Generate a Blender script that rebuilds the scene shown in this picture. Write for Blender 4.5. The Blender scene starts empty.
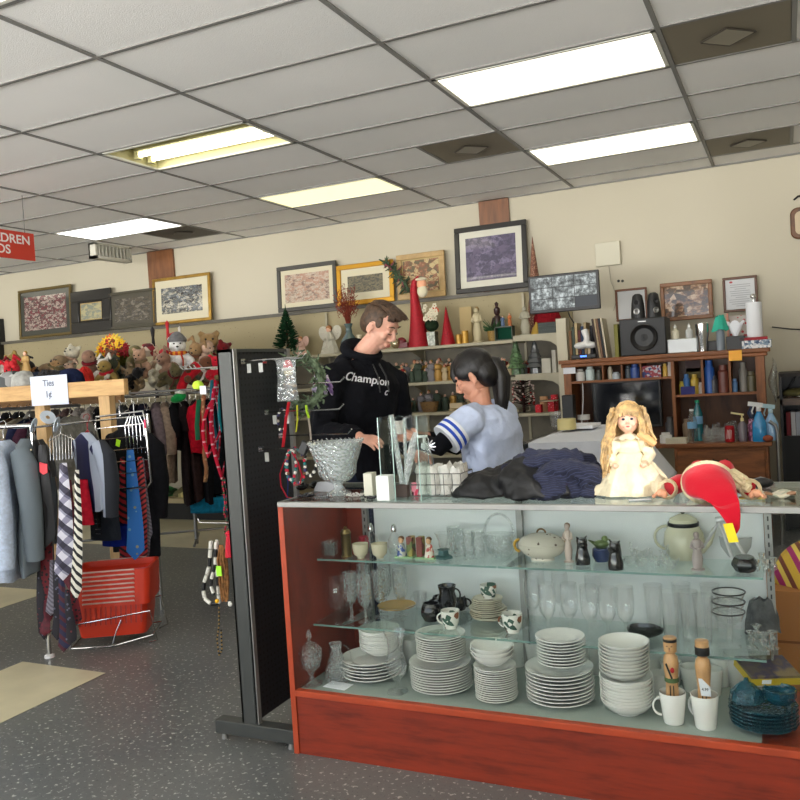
import bpy, math, random
from mathutils import Matrix, Vector, Euler
from mathutils.bvhtree import BVHTree
PI = math.pi
sin, cos = math.sin, math.cos
C = bpy.context.scene.collection
# ------------------------------------------------------------------ camera model
F = 834.67; YAW, PITCH, ROLL = .4364, -.0331, -.0632; EYE = 1.4234
_cy, _sy, _cp, _sp = cos(YAW), sin(YAW), cos(PITCH), sin(PITCH)
_f = Vector((-_sy*_cp, _cy*_cp, _sp)); _r0 = Vector((_cy, _sy, 0)); _u0 = _r0.cross(_f)
_r = _r0*cos(ROLL) + _u0*sin(ROLL); _u = -_r0*sin(ROLL) + _u0*cos(ROLL)
def at(px, py, x=None, y=None, z=None):
    "a measured point of the photograph on a known plane of the room"
    d = _r*((px-400)/F) + _u*((400-py)/F) + _f
    t = x/d.x if x is not None else (y/d.y if y is not None else (z-EYE)/d.z)
    return Vector((d.x*t, d.y*t, EYE+d.z*t))
def mpp(p):
    "metres per pixel at a point"
    return (Vector(p)-Vector((0, 0, EYE))).dot(_f)/F
cd = bpy.data.cameras.new('camera'); cam = bpy.data.objects.new('camera', cd); C.objects.link(cam)
cam.matrix_world = Matrix(((_r.x, _u.x, -_f.x, 0), (_r.y, _u.y, -_f.y, 0), (_r.z, _u.z, -_f.z, EYE), (0, 0, 0, 1)))
cd.sensor_width = 36; cd.lens = F/800*36; cd.clip_start = .05; cd.clip_end = 200
bpy.context.scene.camera = cam
# ------------------------------------------------------------------ meshes
class MB:
    def __init__(s): s.v = []; s.f = []; s.mi = []; s.M = Matrix()
    def add(s, vs, fs, mi=0):
        n = len(s.v); s.v += [s.M @ Vector(v) for v in vs]
        s.f += [[i+n for i in f] for f in fs]; s.mi += [mi]*len(fs); return s
    def box(s, c, d, rot=None, mi=0, taper=1):
        R = Euler(rot).to_matrix() if rot else Matrix.Identity(3)
        vs = []
        for z in (-.5, .5):
            k = taper if z > 0 else 1
            for x, y in ((-.5, -.5), (.5, -.5), (.5, .5), (-.5, .5)):
                vs.append(Vector(c)+R @ Vector((x*d[0]*k, y*d[1]*k, z*d[2])))
        return s.add(vs, [(3, 2, 1, 0), (4, 5, 6, 7), (0, 1, 5, 4), (1, 2, 6, 5), (2, 3, 7, 6), (3, 0, 4, 7)], mi)
    def box2(s, a, b, mi=0):
        return s.box([(a[i]+b[i])/2 for i in range(3)], [abs(a[i]-b[i]) for i in range(3)], None, mi)
    def cyl(s, a, b, r0, r1=None, n=12, mi=0):
        a = Vector(a); b = Vector(b); r1 = r0 if r1 is None else r1
        q = (b-a).to_track_quat('Z', 'Y').to_matrix(); vs = []
        for c, r in ((a, r0), (b, r1)):
            vs += [c+q @ Vector((r*cos(2*PI*i/n), r*sin(2*PI*i/n), 0)) for i in range(n)]
        return s.add(vs, [list(range(n))[::-1], list(range(n, 2*n))]+[(i, (i+1) % n, n+(i+1) % n, n+i) for i in range(n)], mi)
    def lathe(s, prof, n=24, c=(0, 0, 0), sq=(1, 1), mi=0, flute=0, nf=8, closed=False):
        vs = []; m = len(prof)
        for (r, z) in prof:
            for i in range(n):
                a = 2*PI*i/n; rr = r*(1+flute*cos(nf*a))
                vs.append((c[0]+rr*cos(a)*sq[0], c[1]+rr*sin(a)*sq[1], c[2]+z))
        fs = []
        for k in range(m-1+(1 if closed else 0)):
            for i in range(n):
                j = (i+1) % n; k2 = (k+1) % m
                fs.append((k*n+i, k*n+j, k2*n+j, k2*n+i))
        if not closed:
            if prof[0][0] > 1e-4: fs.append(list(range(n))[::-1])
            if prof[-1][0] > 1e-4: fs.append([(m-1)*n+i for i in range(n)])
        return s.add(vs, fs, mi)
    def tube(s, pts, r, n=8, mi=0, flat=1, closed=False):
        pts = [Vector(p) for p in pts]; m = len(pts); vs = []
        rs = r if isinstance(r, (list, tuple)) else [r]*m
        up = None
        for k, p in enumerate(pts):
            a = pts[(k-1) % m] if (closed or k > 0) else p; b = pts[(k+1) % m] if (closed or k < m-1) else p
            t = (b-a).normalized() if (b-a).length > 1e-9 else Vector((0, 0, 1))
            if up is None: up = Vector((0, 0, 1)) if abs(t.z) < .9 else Vector((1, 0, 0))
            x = t.cross(up)
            if x.length < 1e-6: x = t.orthogonal()
            x.normalize(); up = x.cross(t).normalized()
            for i in range(n):
                th = 2*PI*i/n; vs.append(p+x*cos(th)*rs[k]+up*sin(th)*rs[k]*flat)
        fs = []
        for k in range(m if closed else m-1):
            for i in range(n):
                j = (i+1) % n; k2 = (k+1) % m; fs.append((k*n+i, k*n+j, k2*n+j, k2*n+i))
        if not closed: fs += [list(range(n))[::-1], [(m-1)*n+i for i in range(n)]]
        return s.add(vs, fs, mi)
    def ell(s, c, r, rot=None, n=14, m=9, mi=0):
        R = Euler(rot).to_matrix() if rot else Matrix.Identity(3)
        if not isinstance(r, (list, tuple)): r = (r, r, r)
        vs = [Vector(c)+R @ Vector((0, 0, -r[2]))]
        for k in range(1, m):
            ph = -PI/2+PI*k/m
            for i in range(n):
                a = 2*PI*i/n; vs.append(Vector(c)+R @ Vector((r[0]*cos(a)*cos(ph), r[1]*sin(a)*cos(ph), r[2]*sin(ph))))
        vs.append(Vector(c)+R @ Vector((0, 0, r[2]))); L = len(vs)-1
        fs = [(0, 1+(i+1) % n, 1+i) for i in range(n)]
        for k in range(m-2):
            for i in range(n):
                j = (i+1) % n; fs.append((1+k*n+i, 1+k*n+j, 1+(k+1)*n+j, 1+(k+1)*n+i))
        fs += [(L, 1+(m-2)*n+i, 1+(m-2)*n+(i+1) % n) for i in range(n)]
        return s.add(vs, fs, mi)
    def prism(s, poly, h0, h1, plane='xy', mi=0):
        def mk(p, h):
            return {'xy': (p[0], p[1], h), 'xz': (p[0], h, p[1]), 'yz': (h, p[0], p[1])}[plane]
        n = len(poly)
        return s.add([mk(p, h0) for p in poly]+[mk(p, h1) for p in poly],
                     [list(range(n))[::-1], list(range(n, 2*n))]+[(i, (i+1) % n, n+(i+1) % n, n+i) for i in range(n)], mi)
    def grid(s, fn, nu, nv, mi=0, closeu=False):
        vs = [fn(i/nu, j/nv) for j in range(nv+1) for i in range(nu+(0 if closeu else 1))]
        w = nu if closeu else nu+1
        return s.add(vs, [(j*w+i, j*w+(i+1) % w, (j+1)*w+(i+1) % w, (j+1)*w+i) for j in range(nv) for i in range(nu)], mi)
    def mesh(s, name, mats):
        me = bpy.data.meshes.new(name); me.from_pydata([tuple(v) for v in s.v], [], s.f)
        for m in (mats if isinstance(mats, (list, tuple)) else [mats]): me.materials.append(m)
        me.polygons.foreach_set('material_index', s.mi)
        me.polygons.foreach_set('use_smooth', [True]*len(s.f)); me.update()
        me.set_sharp_from_angle(angle=math.radians(38)); return me
    def build(s, name, mats, parent=None, loc=None, rz=0, bevel=0, solid=0, remesh=0, smooth=0, sub=0, rot=None, disp=None):
        me = s.mesh(name, mats); o = bpy.data.objects.new(name, me); C.objects.link(o)
        if parent: o.parent = parent
        if loc is not None: o.location = loc
        if rz: o.rotation_euler = (0, 0, rz)
        if rot: o.rotation_euler = rot
        if solid: m = o.modifiers.new('solid', 'SOLIDIFY'); m.thickness = solid; m.offset = 0
        if remesh:
            m = o.modifiers.new('remesh', 'REMESH'); m.mode = 'VOXEL'; m.voxel_size = remesh; m.use_smooth_shade = True
        if disp:
            tx = bpy.data.textures.new('folds', 'CLOUDS'); tx.noise_scale = disp[1]; m = o.modifiers.new('folds', 'DISPLACE'); m.texture = tx; m.strength = disp[0]; m.mid_level = .5; m.texture_coords = 'LOCAL'
        if smooth: m = o.modifiers.new('smooth', 'SMOOTH'); m.factor = .6; m.iterations = smooth
        if bevel: m = o.modifiers.new('bevel', 'BEVEL'); m.width = bevel; m.segments = 2; m.limit_method = 'ANGLE'
        if sub: m = o.modifiers.new('sub', 'SUBSURF'); m.levels = sub; m.render_levels = sub
        return o
def tag(o, label, cat=None, group=None, kind=None):
    o['label'] = label
    if cat: o['category'] = cat
    if group: o['group'] = group
    if kind: o['kind'] = kind
    return o
def thing(name, label, cat, loc=(0, 0, 0), rz=0, group=None):
    o = bpy.data.objects.new(name, None); C.objects.link(o); o.location = loc; o.rotation_euler = (0, 0, rz)
    o.empty_display_size = .05
    return tag(o, label, cat, group)
def one(name, mb, mat, label, cat, loc=(0, 0, 0), rz=0, group=None, **k):
    return tag(mb.build(name, mat, None, loc, rz, **k), label, cat, group)
def struct(name, mb, mat, **k):
    o = mb.build(name, mat, **k); o['kind'] = 'structure'; return o
def dup(root, loc, rz=None, label=None, group=None, scale=None, mat=None, rot=None):
    r = root.copy(); C.objects.link(r); r.location = loc
    if rz is not None: r.rotation_euler = (0, 0, rz)
    if rot is not None: r.rotation_euler = rot
    if scale is not None: r.scale = (scale,)*3 if not isinstance(scale, (list, tuple)) else scale
    if label: r['label'] = label
    if group: r['group'] = group
    if mat is not None: remat(r, mat)
    for ch in list(root.children):
        c = ch.copy(); C.objects.link(c); c.parent = r
        for g in ch.children: d = g.copy(); C.objects.link(d); d.parent = c
    return r
def remat(o, mat):
    o.material_slots[0].link = 'OBJECT'; o.material_slots[0].material = mat
# ------------------------------------------------------------------ materials
def lin(c):
    c = [x/255 for x in c]; return tuple(x/12.92 if x <= .04045 else ((x+.055)/1.055)**2.4 for x in c)+(1,)
_mats = {}
def newmat(name):
    m = bpy.data.materials.new(name); m.use_nodes = True; nt = m.node_tree
    b = nt.nodes['Principled BSDF']; return m, nt, b
def N(nt, t, **k):
    n = nt.nodes.new(t)
    for a, v in k.items(): setattr(n, a, v)
    return n
def coords(nt, scale=(1, 1, 1), rot=(0, 0, 0), kind='Object'):
    tc = N(nt, 'ShaderNodeTexCoord'); mp = N(nt, 'ShaderNodeMapping'); nt.links.new(tc.outputs[kind], mp.inputs[0])
    mp.inputs['Scale'].default_value = scale; mp.inputs['Rotation'].default_value = rot; return mp.outputs[0]
def ramp(nt, fac, stops, interp='LINEAR'):
    r = N(nt, 'ShaderNodeValToRGB'); r.color_ramp.interpolation = interp; e = r.color_ramp.elements
    while len(e) < len(stops): e.new(.5)
    for i, (p, c) in enumerate(stops): e[i].position = p; e[i].color = lin(c)
    nt.links.new(fac, r.inputs[0]); return r.outputs[0]
def mix(nt, fac, a, b, mode='MIX'):
    m = N(nt, 'ShaderNodeMix', data_type='RGBA', blend_type=mode)
    for s, v in ((m.inputs[0], fac), (m.inputs[6], a), (m.inputs[7], b)):
        if isinstance(v, bpy.types.NodeSocket): nt.links.new(v, s)
        else: s.default_value = v
    return m.outputs[2]
def math_(nt, op, a, b=0):
    m = N(nt, 'ShaderNodeMath', operation=op)
    for s, v in ((m.inputs[0], a), (m.inputs[1], b)):
        if isinstance(v, bpy.types.NodeSocket): nt.links.new(v, s)
        else: s.default_value = v
    return m.outputs[0]
def noise(nt, sc, det=3, vec=None, rough=.5):
    n = N(nt, 'ShaderNodeTexNoise'); n.inputs['Scale'].default_value = sc; n.inputs['Detail'].default_value = det
    n.inputs['Roughness'].default_value = rough
    nt.links.new(vec if vec is not None else coords(nt), n.inputs['Vector']); return n.outputs[0]
def bump(nt, b, h, st=.3, dist=.01):
    n = N(nt, 'ShaderNodeBump'); n.inputs['Strength'].default_value = st; n.inputs['Distance'].default_value = dist
    nt.links.new(h, n.inputs['Height']); nt.links.new(n.outputs[0], b.inputs['Normal'])
def M(name, col, rough=.5, metal=0, var=0, vs=8, bs=0, bsc=60, coat=0, bd=.004, alpha=1, sheen=0, sss=0):
    if name in _mats: return _mats[name]
    m, nt, b = newmat(name); _mats[name] = m
    b.inputs['Base Color'].default_value = lin(col); b.inputs['Roughness'].default_value = rough
    b.inputs['Metallic'].default_value = metal; b.inputs['Coat Weight'].default_value = coat
    b.inputs['Coat Roughness'].default_value = .08
    if rough >= .8: b.inputs['Specular IOR Level'].default_value = .12
    if sheen: b.inputs['Sheen Weight'].default_value = sheen
    if sss: b.inputs['Subsurface Weight'].default_value = sss; b.inputs['Subsurface Radius'].default_value = (.01, .004, .002)
    if var:
        c2 = tuple(max(0, min(255, x*(1-var))) for x in col); c1 = tuple(max(0, min(255, x*(1+var*.6))) for x in col)
        nt.links.new(ramp(nt, noise(nt, vs), [(.3, c2), (.7, c1)]), b.inputs['Base Color'])
    if bs: bump(nt, b, noise(nt, bsc, 4), bs, bd)
    return m
def link_col(nt, b, c): nt.links.new(c, b.inputs['Base Color'])
def wood(name, c1, c2, scale=(1.2, 14, 14), rough=.45, coat=.1):
    m, nt, b = newmat(name); v = coords(nt, scale)
    n = noise(nt, 2.2, 6, v, .65)
    link_col(nt, b, ramp(nt, n, [(.3, c2), (.5, c1), (.72, tuple(min(255, x*1.12) for x in c1))]))
    b.inputs['Roughness'].default_value = rough; b.inputs['Coat Weight'].default_value = coat; b.inputs['Coat Roughness'].default_value = .2
    bump(nt, b, n, .08, .003); return m
def stripes(name, stops, freq, rot=(0, 0, 0), rough=.8, cross=None):
    "hard-edged stripes along a rotated object axis; cross = second set multiplied in (plaid)"
    m, nt, b = newmat(name)
    def band(rt, st, fr):
        sx = N(nt, 'ShaderNodeSeparateXYZ'); nt.links.new(coords(nt, (fr,)*3, rt), sx.inputs[0])
        return ramp(nt, math_(nt, 'FRACT', sx.outputs[0]), st, 'CONSTANT')
    c = band(rot, stops, freq)
    if cross: c = mix(nt, 1.0, c, band(cross[0], cross[1], cross[2]), 'MULTIPLY')
    link_col(nt, b, c); b.inputs['Roughness'].default_value = rough; return m
def dots(name, base, dot, scale, size=.25, rough=.7, dot2=None):
    m, nt, b = newmat(name); vo = N(nt, 'ShaderNodeTexVoronoi'); vo.inputs['Scale'].default_value = scale
    nt.links.new(coords(nt), vo.inputs['Vector'])
    f = ramp(nt, vo.outputs['Distance'], [(0, (255,)*3), (size, (0,)*3)], 'CONSTANT')
    dc = lin(dot)
    if dot2: dc = ramp(nt, vo.outputs['Color'], [(0, dot), (.5, dot2)], 'CONSTANT')
    link_col(nt, b, mix(nt, f, lin(base), dc)); b.inputs['Roughness'].default_value = rough; return m
def blotch(name, cols, scale=10, rough=.6, bs=0, det=2, kind='voronoi'):
    "patches of several colours (painted decoration, printed fabric, heaps)"
    m, nt, b = newmat(name)
    if kind == 'voronoi':
        vo = N(nt, 'ShaderNodeTexVoronoi'); vo.inputs['Scale'].default_value = scale
        nt.links.new(coords(nt), vo.inputs['Vector']); f = math_(nt, 'FRACT', math_(nt, 'MULTIPLY', vo.outputs['Color'], 3.7))
    else: f = noise(nt, scale, det)
    n = len(cols)
    st = [(i/n if kind == 'voronoi' else .3+.4*i/n, c) for i, c in enumerate(cols)]
    link_col(nt, b, ramp(nt, f, st, 'CONSTANT' if kind == 'voronoi' else 'LINEAR')); b.inputs['Roughness'].default_value = rough
    if bs: bump(nt, b, noise(nt, 40, 4), bs, .01)
    return m
def glass(name, tint=(236, 242, 240), haze=.05, gloss=.9, cut=0, cs=60, hazecol=(235, 240, 240), rim=.75, power=2.6):
    m = bpy.data.materials.new(name); m.use_nodes = True; nt = m.node_tree; nt.nodes.clear()
    out = N(nt, 'ShaderNodeOutputMaterial'); tr = N(nt, 'ShaderNodeBsdfTransparent'); tr.inputs[0].default_value = lin(tint)
    gl = N(nt, 'ShaderNodeBsdfGlossy'); gl.inputs['Roughness'].default_value = .04; gl.inputs[0].default_value = lin((250, 252, 252))
    df = N(nt, 'ShaderNodeBsdfDiffuse'); df.inputs[0].default_value = lin(hazecol)
    lw = N(nt, 'ShaderNodeLayerWeight'); lw.inputs[0].default_value = .5
    f = math_(nt, 'ADD', math_(nt, 'MULTIPLY', math_(nt, 'POWER', lw.outputs['Facing'], power), rim), .05*gloss)
    if cut:
        vo = N(nt, 'ShaderNodeTexVoronoi'); vo.inputs['Scale'].default_value = cs; nt.links.new(coords(nt), vo.inputs['Vector'])
        bp = N(nt, 'ShaderNodeBump'); bp.inputs['Strength'].default_value = cut; bp.inputs['Distance'].default_value = .01
        nt.links.new(vo.outputs['Distance'], bp.inputs['Height'])
        nt.links.new(bp.outputs[0], gl.inputs['Normal']); nt.links.new(bp.outputs[0], lw.inputs['Normal'])
    m1 = N(nt, 'ShaderNodeMixShader'); m1.inputs[0].default_value = haze; nt.links.new(tr.outputs[0], m1.inputs[1]); nt.links.new(df.outputs[0], m1.inputs[2])
    m2 = N(nt, 'ShaderNodeMixShader'); nt.links.new(f, m2.inputs[0]); nt.links.new(m1.outputs[0], m2.inputs[1]); nt.links.new(gl.outputs[0], m2.inputs[2])
    nt.links.new(m2.outputs[0], out.inputs[0]); _mats[name] = m; return m
def emis(name, col, st, var=None):
    m, nt, b = newmat(name); b.inputs['Base Color'].default_value = lin(col)
    b.inputs['Emission Color'].default_value = lin(col); b.inputs['Emission Strength'].default_value = st; return m
def painting(name, bg1, bg2, cols, cx=0, cz=0, rad=.6, sc=14, dens=.8):
    "loose dabs of paint gathered about a centre over a soft background (generated coordinates -1..1)"
    m, nt, b = newmat(name)
    v = coords(nt, (2, 2, 2), kind='Generated'); mp = N(nt, 'ShaderNodeMapping'); nt.links.new(v, mp.inputs[0]); mp.inputs['Location'].default_value = (-1-cx, 0, -1-cz)
    sx = N(nt, 'ShaderNodeSeparateXYZ'); nt.links.new(mp.outputs[0], sx.inputs[0])
    d = math_(nt, 'SQRT', math_(nt, 'ADD', math_(nt, 'POWER', math_(nt, 'ABSOLUTE', sx.outputs[0]), 2), math_(nt, 'POWER', math_(nt, 'ABSOLUTE', sx.outputs[2]), 2)))
    vo = N(nt, 'ShaderNodeTexVoronoi'); vo.inputs['Scale'].default_value = sc*.3; vo.inputs['Randomness'].default_value = 1; nt.links.new(v, vo.inputs['Vector'])
    f = math_(nt, 'FRACT', math_(nt, 'MULTIPLY', vo.outputs['Color'], 5.3)); n = len(cols)
    f = math_(nt, 'ADD', math_(nt, 'MULTIPLY', f, .35), math_(nt, 'MULTIPLY', noise(nt, sc*.42, 6, v, .72), .8))
    dab = ramp(nt, f, [(.28+.55*i/n, c) for i, c in enumerate(cols)])
    bg = ramp(nt, noise(nt, 2.2, 5, v), [(.3, bg1), (.7, bg2)])
    k = math_(nt, 'ADD', math_(nt, 'MULTIPLY', noise(nt, 5, 4, v), 1.0), math_(nt, 'MULTIPLY', d, 1/rad))
    mask = ramp(nt, k, [(dens+.35, (255,)*3), (dens+.5, (0,)*3)])
    link_col(nt, b, mix(nt, mask, bg, dab)); b.inputs['Roughness'].default_value = .5
    b.inputs['Coat Weight'].default_value = 1; b.inputs['Coat Roughness'].default_value = .03; return m
GL = glass('clear_glass', (253, 253, 253), .02, rim=.6, power=2.2); CR = glass('cut_crystal', (250, 251, 251), cut=.9, cs=90, haze=.06, rim=.8, power=1.4)
PANE = glass('pane_glass', (250, 252, 251), haze=.002, rim=.3, power=6, gloss=.08)
SHELFG = glass('shelf_glass', (243, 249, 247), haze=.015, rim=.5, gloss=.6, hazecol=(170, 190, 185))
EDGEG = M('glass_edge', (120, 150, 142), .2, var=.1)
WHITE = M('white_porcelain', (242, 241, 236), .15, coat=.5)
CREAM = M('cream_porcelain', (214, 205, 176), .2, coat=.4)
BLACK = M('black_gloss', (10, 10, 12), .12, coat=.6); BLK = M('black_plastic', (20, 20, 22), .45)
CHROME = M('chrome', (200, 200, 200), .18, 1); STEEL = M('brushed_steel', (150, 150, 150), .35, 1)
GOLD = M('gold_paint', (190, 150, 60), .35, .7); REDG = M('red_glitter', (165, 15, 35), .4, .3, var=.5, vs=200, bs=.6, bsc=250)
PAPER = M('white_paper', (232, 234, 240), .8); GRN = M('green_leaf', (40, 80, 42), .7, var=.4, vs=20)
def col(r, g, b, rough=.7, **k): return M('paint_%d_%d_%d' % (r, g, b), (r, g, b), rough, **k)
def fab(r, g, b, **k):
    return M('fabric_%d_%d_%d' % (r, g, b), (r, g, b), .9, var=.15, vs=30, bs=.4, bsc=25, bd=.02, **k)
def text(body, size, name, mat, parent, M4, ext=.0006, align='CENTER', sx=1):
    cu = bpy.data.curves.new(name, 'FONT'); cu.body = body; cu.size = size; cu.extrude = ext; cu.align_x = align; cu.align_y = 'CENTER'; cu.offset = size*.015
    o = bpy.data.objects.new(name, cu); C.objects.link(o); bpy.context.view_layer.update()
    me = bpy.data.meshes.new_from_object(o); bpy.data.objects.remove(o); me.materials.clear(); me.materials.append(mat)
    me.transform(Matrix.Diagonal((sx, 1, 1, 1))); me.transform(M4); me.update()
    o = bpy.data.objects.new(name, me); C.objects.link(o)
    if parent: o.parent = parent
    return o
# in the room the wall faces -Y: text upright on a plane facing -Y
def faceY(x, y, z): return Matrix.Translation((x, y, z)) @ Matrix.Rotation(PI/2, 4, 'X')
# ------------------------------------------------------------------ the room
ZC = 3.028; WY = 7.79; GX = -.507; GY = 3.117; TW, TL = 1.2192, .6096
XL, XR, YF = -12.7, 1.7, -3.2
fm, nt, b = newmat('speckled_floor')
v = coords(nt, kind='Object')
base = ramp(nt, noise(nt, 1.3, 3, v), [(.35, (92, 95, 97)), (.65, (106, 108, 106))])
sp1 = ramp(nt, noise(nt, 55, 2, v), [(.62, (0,)*3), (.68, (255,)*3)])
sp2 = ramp(nt, noise(nt, 28, 3, v), [(.60, (0,)*3), (.66, (150,)*3)])
sp3 = ramp(nt, noise(nt, 90, 2, v), [(.30, (255,)*3), (.37, (0,)*3)])
c = mix(nt, sp3, base, lin((70, 75, 78))); c = mix(nt, sp2, c, lin((134, 136, 132))); c = mix(nt, sp1, c, lin((184, 185, 180)))
link_col(nt, b, c); b.inputs['Roughness'].default_value = .32
bump(nt, b, noise(nt, 3, 2, v), .05, .01)
struct('floor', MB().box2((XL, YF, -.05), (XR, WY+.1, 0)), fm)
beige = M('beige_floor_tile', (204, 196, 166), .35, var=.06, vs=4)
for i, poly in enumerate([[(-3.79, 3.13), (-3.19, 3.12), (-3.19, 1.2), (-3.79, 1.2)],
                          [(-5.6, 4.35), (-4.9, 4.35), (-4.9, 3.75), (-5.6, 3.75)],
                          [(-7.2, 7.3), (-4.3, 7.3), (-4.3, 5.8), (-7.2, 5.8)],
                          [(-4.35, 4.4), (-2.9, 4.4), (-2.9, 5.2), (-4.35, 5.2)][:0] or [(-8.6, 5.2), (-7.4, 5.2), (-7.4, 4.3), (-8.6, 4.3)]]):
    struct('trim_%d' % (i+1), MB().prism(poly[::-1], .0005, .002), beige)
wm, nt, b = newmat('wall_paint'); v = coords(nt)
link_col(nt, b, ramp(nt, noise(nt, .6, 3, v), [(.3, (186, 179, 158)), (.7, (196, 189, 169))])); b.inputs['Roughness'].default_value = .6
bump(nt, b, noise(nt, 5, 3, v), .06, .01)
struct('wall_back', MB().box2((XL, WY, 0), (XR, WY+.12, ZC+.2)), wm)
struct('wall_left', MB().box2((XL-.12, YF, 0), (XL, WY+.12, ZC+.2)), wm)
# unseen right wall; high window opening shaped so sun lands on the dolls
w = MB(); wy0, wy1, wz0, wz1 = .75, 1.36, 1.82, 2.3
w.box2((XR, YF, 0), (XR+.12, wy0, ZC+.2)); w.box2((XR, wy1, 0), (XR+.12, WY+.12, ZC+.2))
w.box2((XR, wy0, 0), (XR+.12, wy1, wz0)); w.box2((XR, wy0, wz1), (XR+.12, wy1, ZC+.2)); struct('wall_right', w, wm)
w = MB(); w.box2((XL, YF-.12, 0), (XR, YF, .45)); w.box2((XL, YF-.12, 2.75), (XR, YF, ZC+.2))
for x in (XL+.2, -9.2, -6.0, -2.8, .2, XR-.1): w.box2((x-.08, YF-.12, .45), (x+.08, YF, 2.75))
struct('wall_front', w, wm)
# suspended ceiling, tile by tile
tm, nt, b = newmat('ceiling_tile'); v = coords(nt)
link_col(nt, b, ramp(nt, noise(nt, .9, 2, v), [(.35, (236, 236, 234)), (.65, (243, 242, 240))]))
b.inputs['Roughness'].default_value = .9; bump(nt, b, noise(nt, 160, 3, v), .35, .004)
gm = M('ceiling_grid', (128, 127, 124), .6)
lights = [(0, 2), (2, 2), (2, 5), (0, 5), (4, 5), (6, 2), (7, 5), (-1, -1), (1, -2), (3, -1), (5, -1), (7, -2)]  # cells beyond the visible fixtures are added to light the room evenly
vents = {(-1, 2): 0, (-1, 6): 0, (1, 4): 1, (4, 6): 1}
w = MB(); hol = set(lights)
random.seed(3)
for i in range(-2, 11):
    for j in range(-11, 8):
        x1 = GX-TW*i; x0 = x1-TW; y0 = GY+TL*j; y1 = min(y0+TL, WY); x1 = min(x1, XR); x0 = max(x0, XL)
        if (i, j) in hol or y0 > WY-.02 or y1 < YF or x1 <= x0: continue
        if (i, j) in vents:
            xm = (GX-TW*i-TW/2); x0, x1 = (xm, x1) if vents[(i, j)] == 0 else (x0, xm)
        dz = random.uniform(0, .003)
        w.add([(x0, y0, ZC+dz), (x1, y0, ZC+dz), (x1, y1, ZC+dz), (x0, y1, ZC+dz)], [(3, 2, 1, 0)])
struct('ceiling', w, tm)
struct('ceiling_slab', MB().box2((XL, YF, ZC+.16), (XR, WY, ZC+.2)), gm)
w = MB()
for i in range(-2, 11):
    x = GX-TW*i
    if XL < x < XR: w.box2((x-.012, YF, ZC-.006), (x+.012, WY, ZC+.006))
for j in range(-11, 9):
    y = GY+TL*j
    if YF < y < WY: w.box2((XL, y-.012, ZC-.005), (XR, y+.012, ZC+.005))
for (i, j), s in vents.items():
    x = GX-TW*i-TW/2; w.box2((x-.012, GY+TL*j, ZC-.006), (x+.012, GY+TL*j+TL, ZC+.006))
w.box2((XL, WY-.03, ZC-.008), (XR, WY, ZC+.01)); struct('trim_ceiling_grid', w, gm)
# fluorescent troffers
hous = M('troffer_enamel', (206, 200, 150), .5); rimm = M('troffer_rim', (210, 210, 200), .4)
tube_m = emis('fluorescent_tube', (255, 250, 232), 5)
dif_w = emis('diffuser_bright', (255, 248, 228), 3.0); dif_y = emis('diffuser_warm', (250, 244, 190), 1.4); dif_c = emis('diffuser_cool', (250, 250, 255), 3.6)
def troffer(i, j, kind, label):
    x1 = GX-TW*i-.014; x0 = x1-TW+.028; y0 = GY+TL*j+.014; y1 = y0+TL-.028; cx, cy = (x0+x1)/2, (y0+y1)/2; W, D = x1-x0, y1-y0
    t = thing('ceiling_light', label, 'ceiling light', (cx, cy, ZC), 0, 'fluorescent ceiling lights')
    h = MB(); e = .11
    h.box2((-W/2, -D/2, e), (W/2, D/2, e+.01)); h.box2((-W/2, -D/2, 0), (-W/2+.012, D/2, e)); h.box2((W/2-.012, -D/2, 0), (W/2, D/2, e))
    h.box2((-W/2, -D/2, 0), (W/2, -D/2+.012, e)); h.box2((-W/2, D/2-.012, 0), (W/2, D/2, e)); h.build('housing', hous, t)
    r = MB()
    for a, bb in (((-W/2, -D/2), (W/2, -D/2+.022)), ((-W/2, D/2-.022), (W/2, D/2)), ((-W/2, -D/2), (-W/2+.022, D/2)), ((W/2-.022, -D/2), (W/2, D/2))):
        r.box2((a[0], a[1], -.008), (bb[0], bb[1], .004))
    r.build('frame', rimm, t)
    if kind == 'open':
        for k in (.28, .05):
            q = MB(); yy = k*D
            q.cyl((-W/2+.07, yy, .045), (W/2-.07, yy, .045), .019, n=14); q.build('tube', tube_m, t)
            for s in (-1, 1):
                q = MB(); q.box((s*(W/2-.055), yy, .045), (.03, .05, .06)); q.build('lamp_holder', hous, t)
        MB().box2((-W/2+.05, -.03*D, .06), (W/2-.05, .36*D, .109)).build('ballast_cover', hous, t)
    else:
        MB().box2((-W/2+.02, -D/2+.02, -.003), (W/2-.02, D/2-.02, .001)).build('diffuser', kind, t)
    return t
labs = {(0, 2): (dif_w, 'bright ceiling light with flat diffuser, the largest and nearest on the right'), (2, 2): ('open', 'open ceiling light with two bare fluorescent tubes'),
        (2, 5): (dif_y, 'yellowish ceiling light beyond the one with bare tubes'), (0, 5): (dif_w, 'narrower ceiling light between two grey vents near the back wall'),
        (4, 5): (dif_c, 'white glaring ceiling light beside the red hanging sign')}
for (i, j) in lights:
    k, l = labs.get((i, j), (dif_w, 'added ceiling light out of view, evens out the room light'))
    troffer(i, j, k, l)
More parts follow.
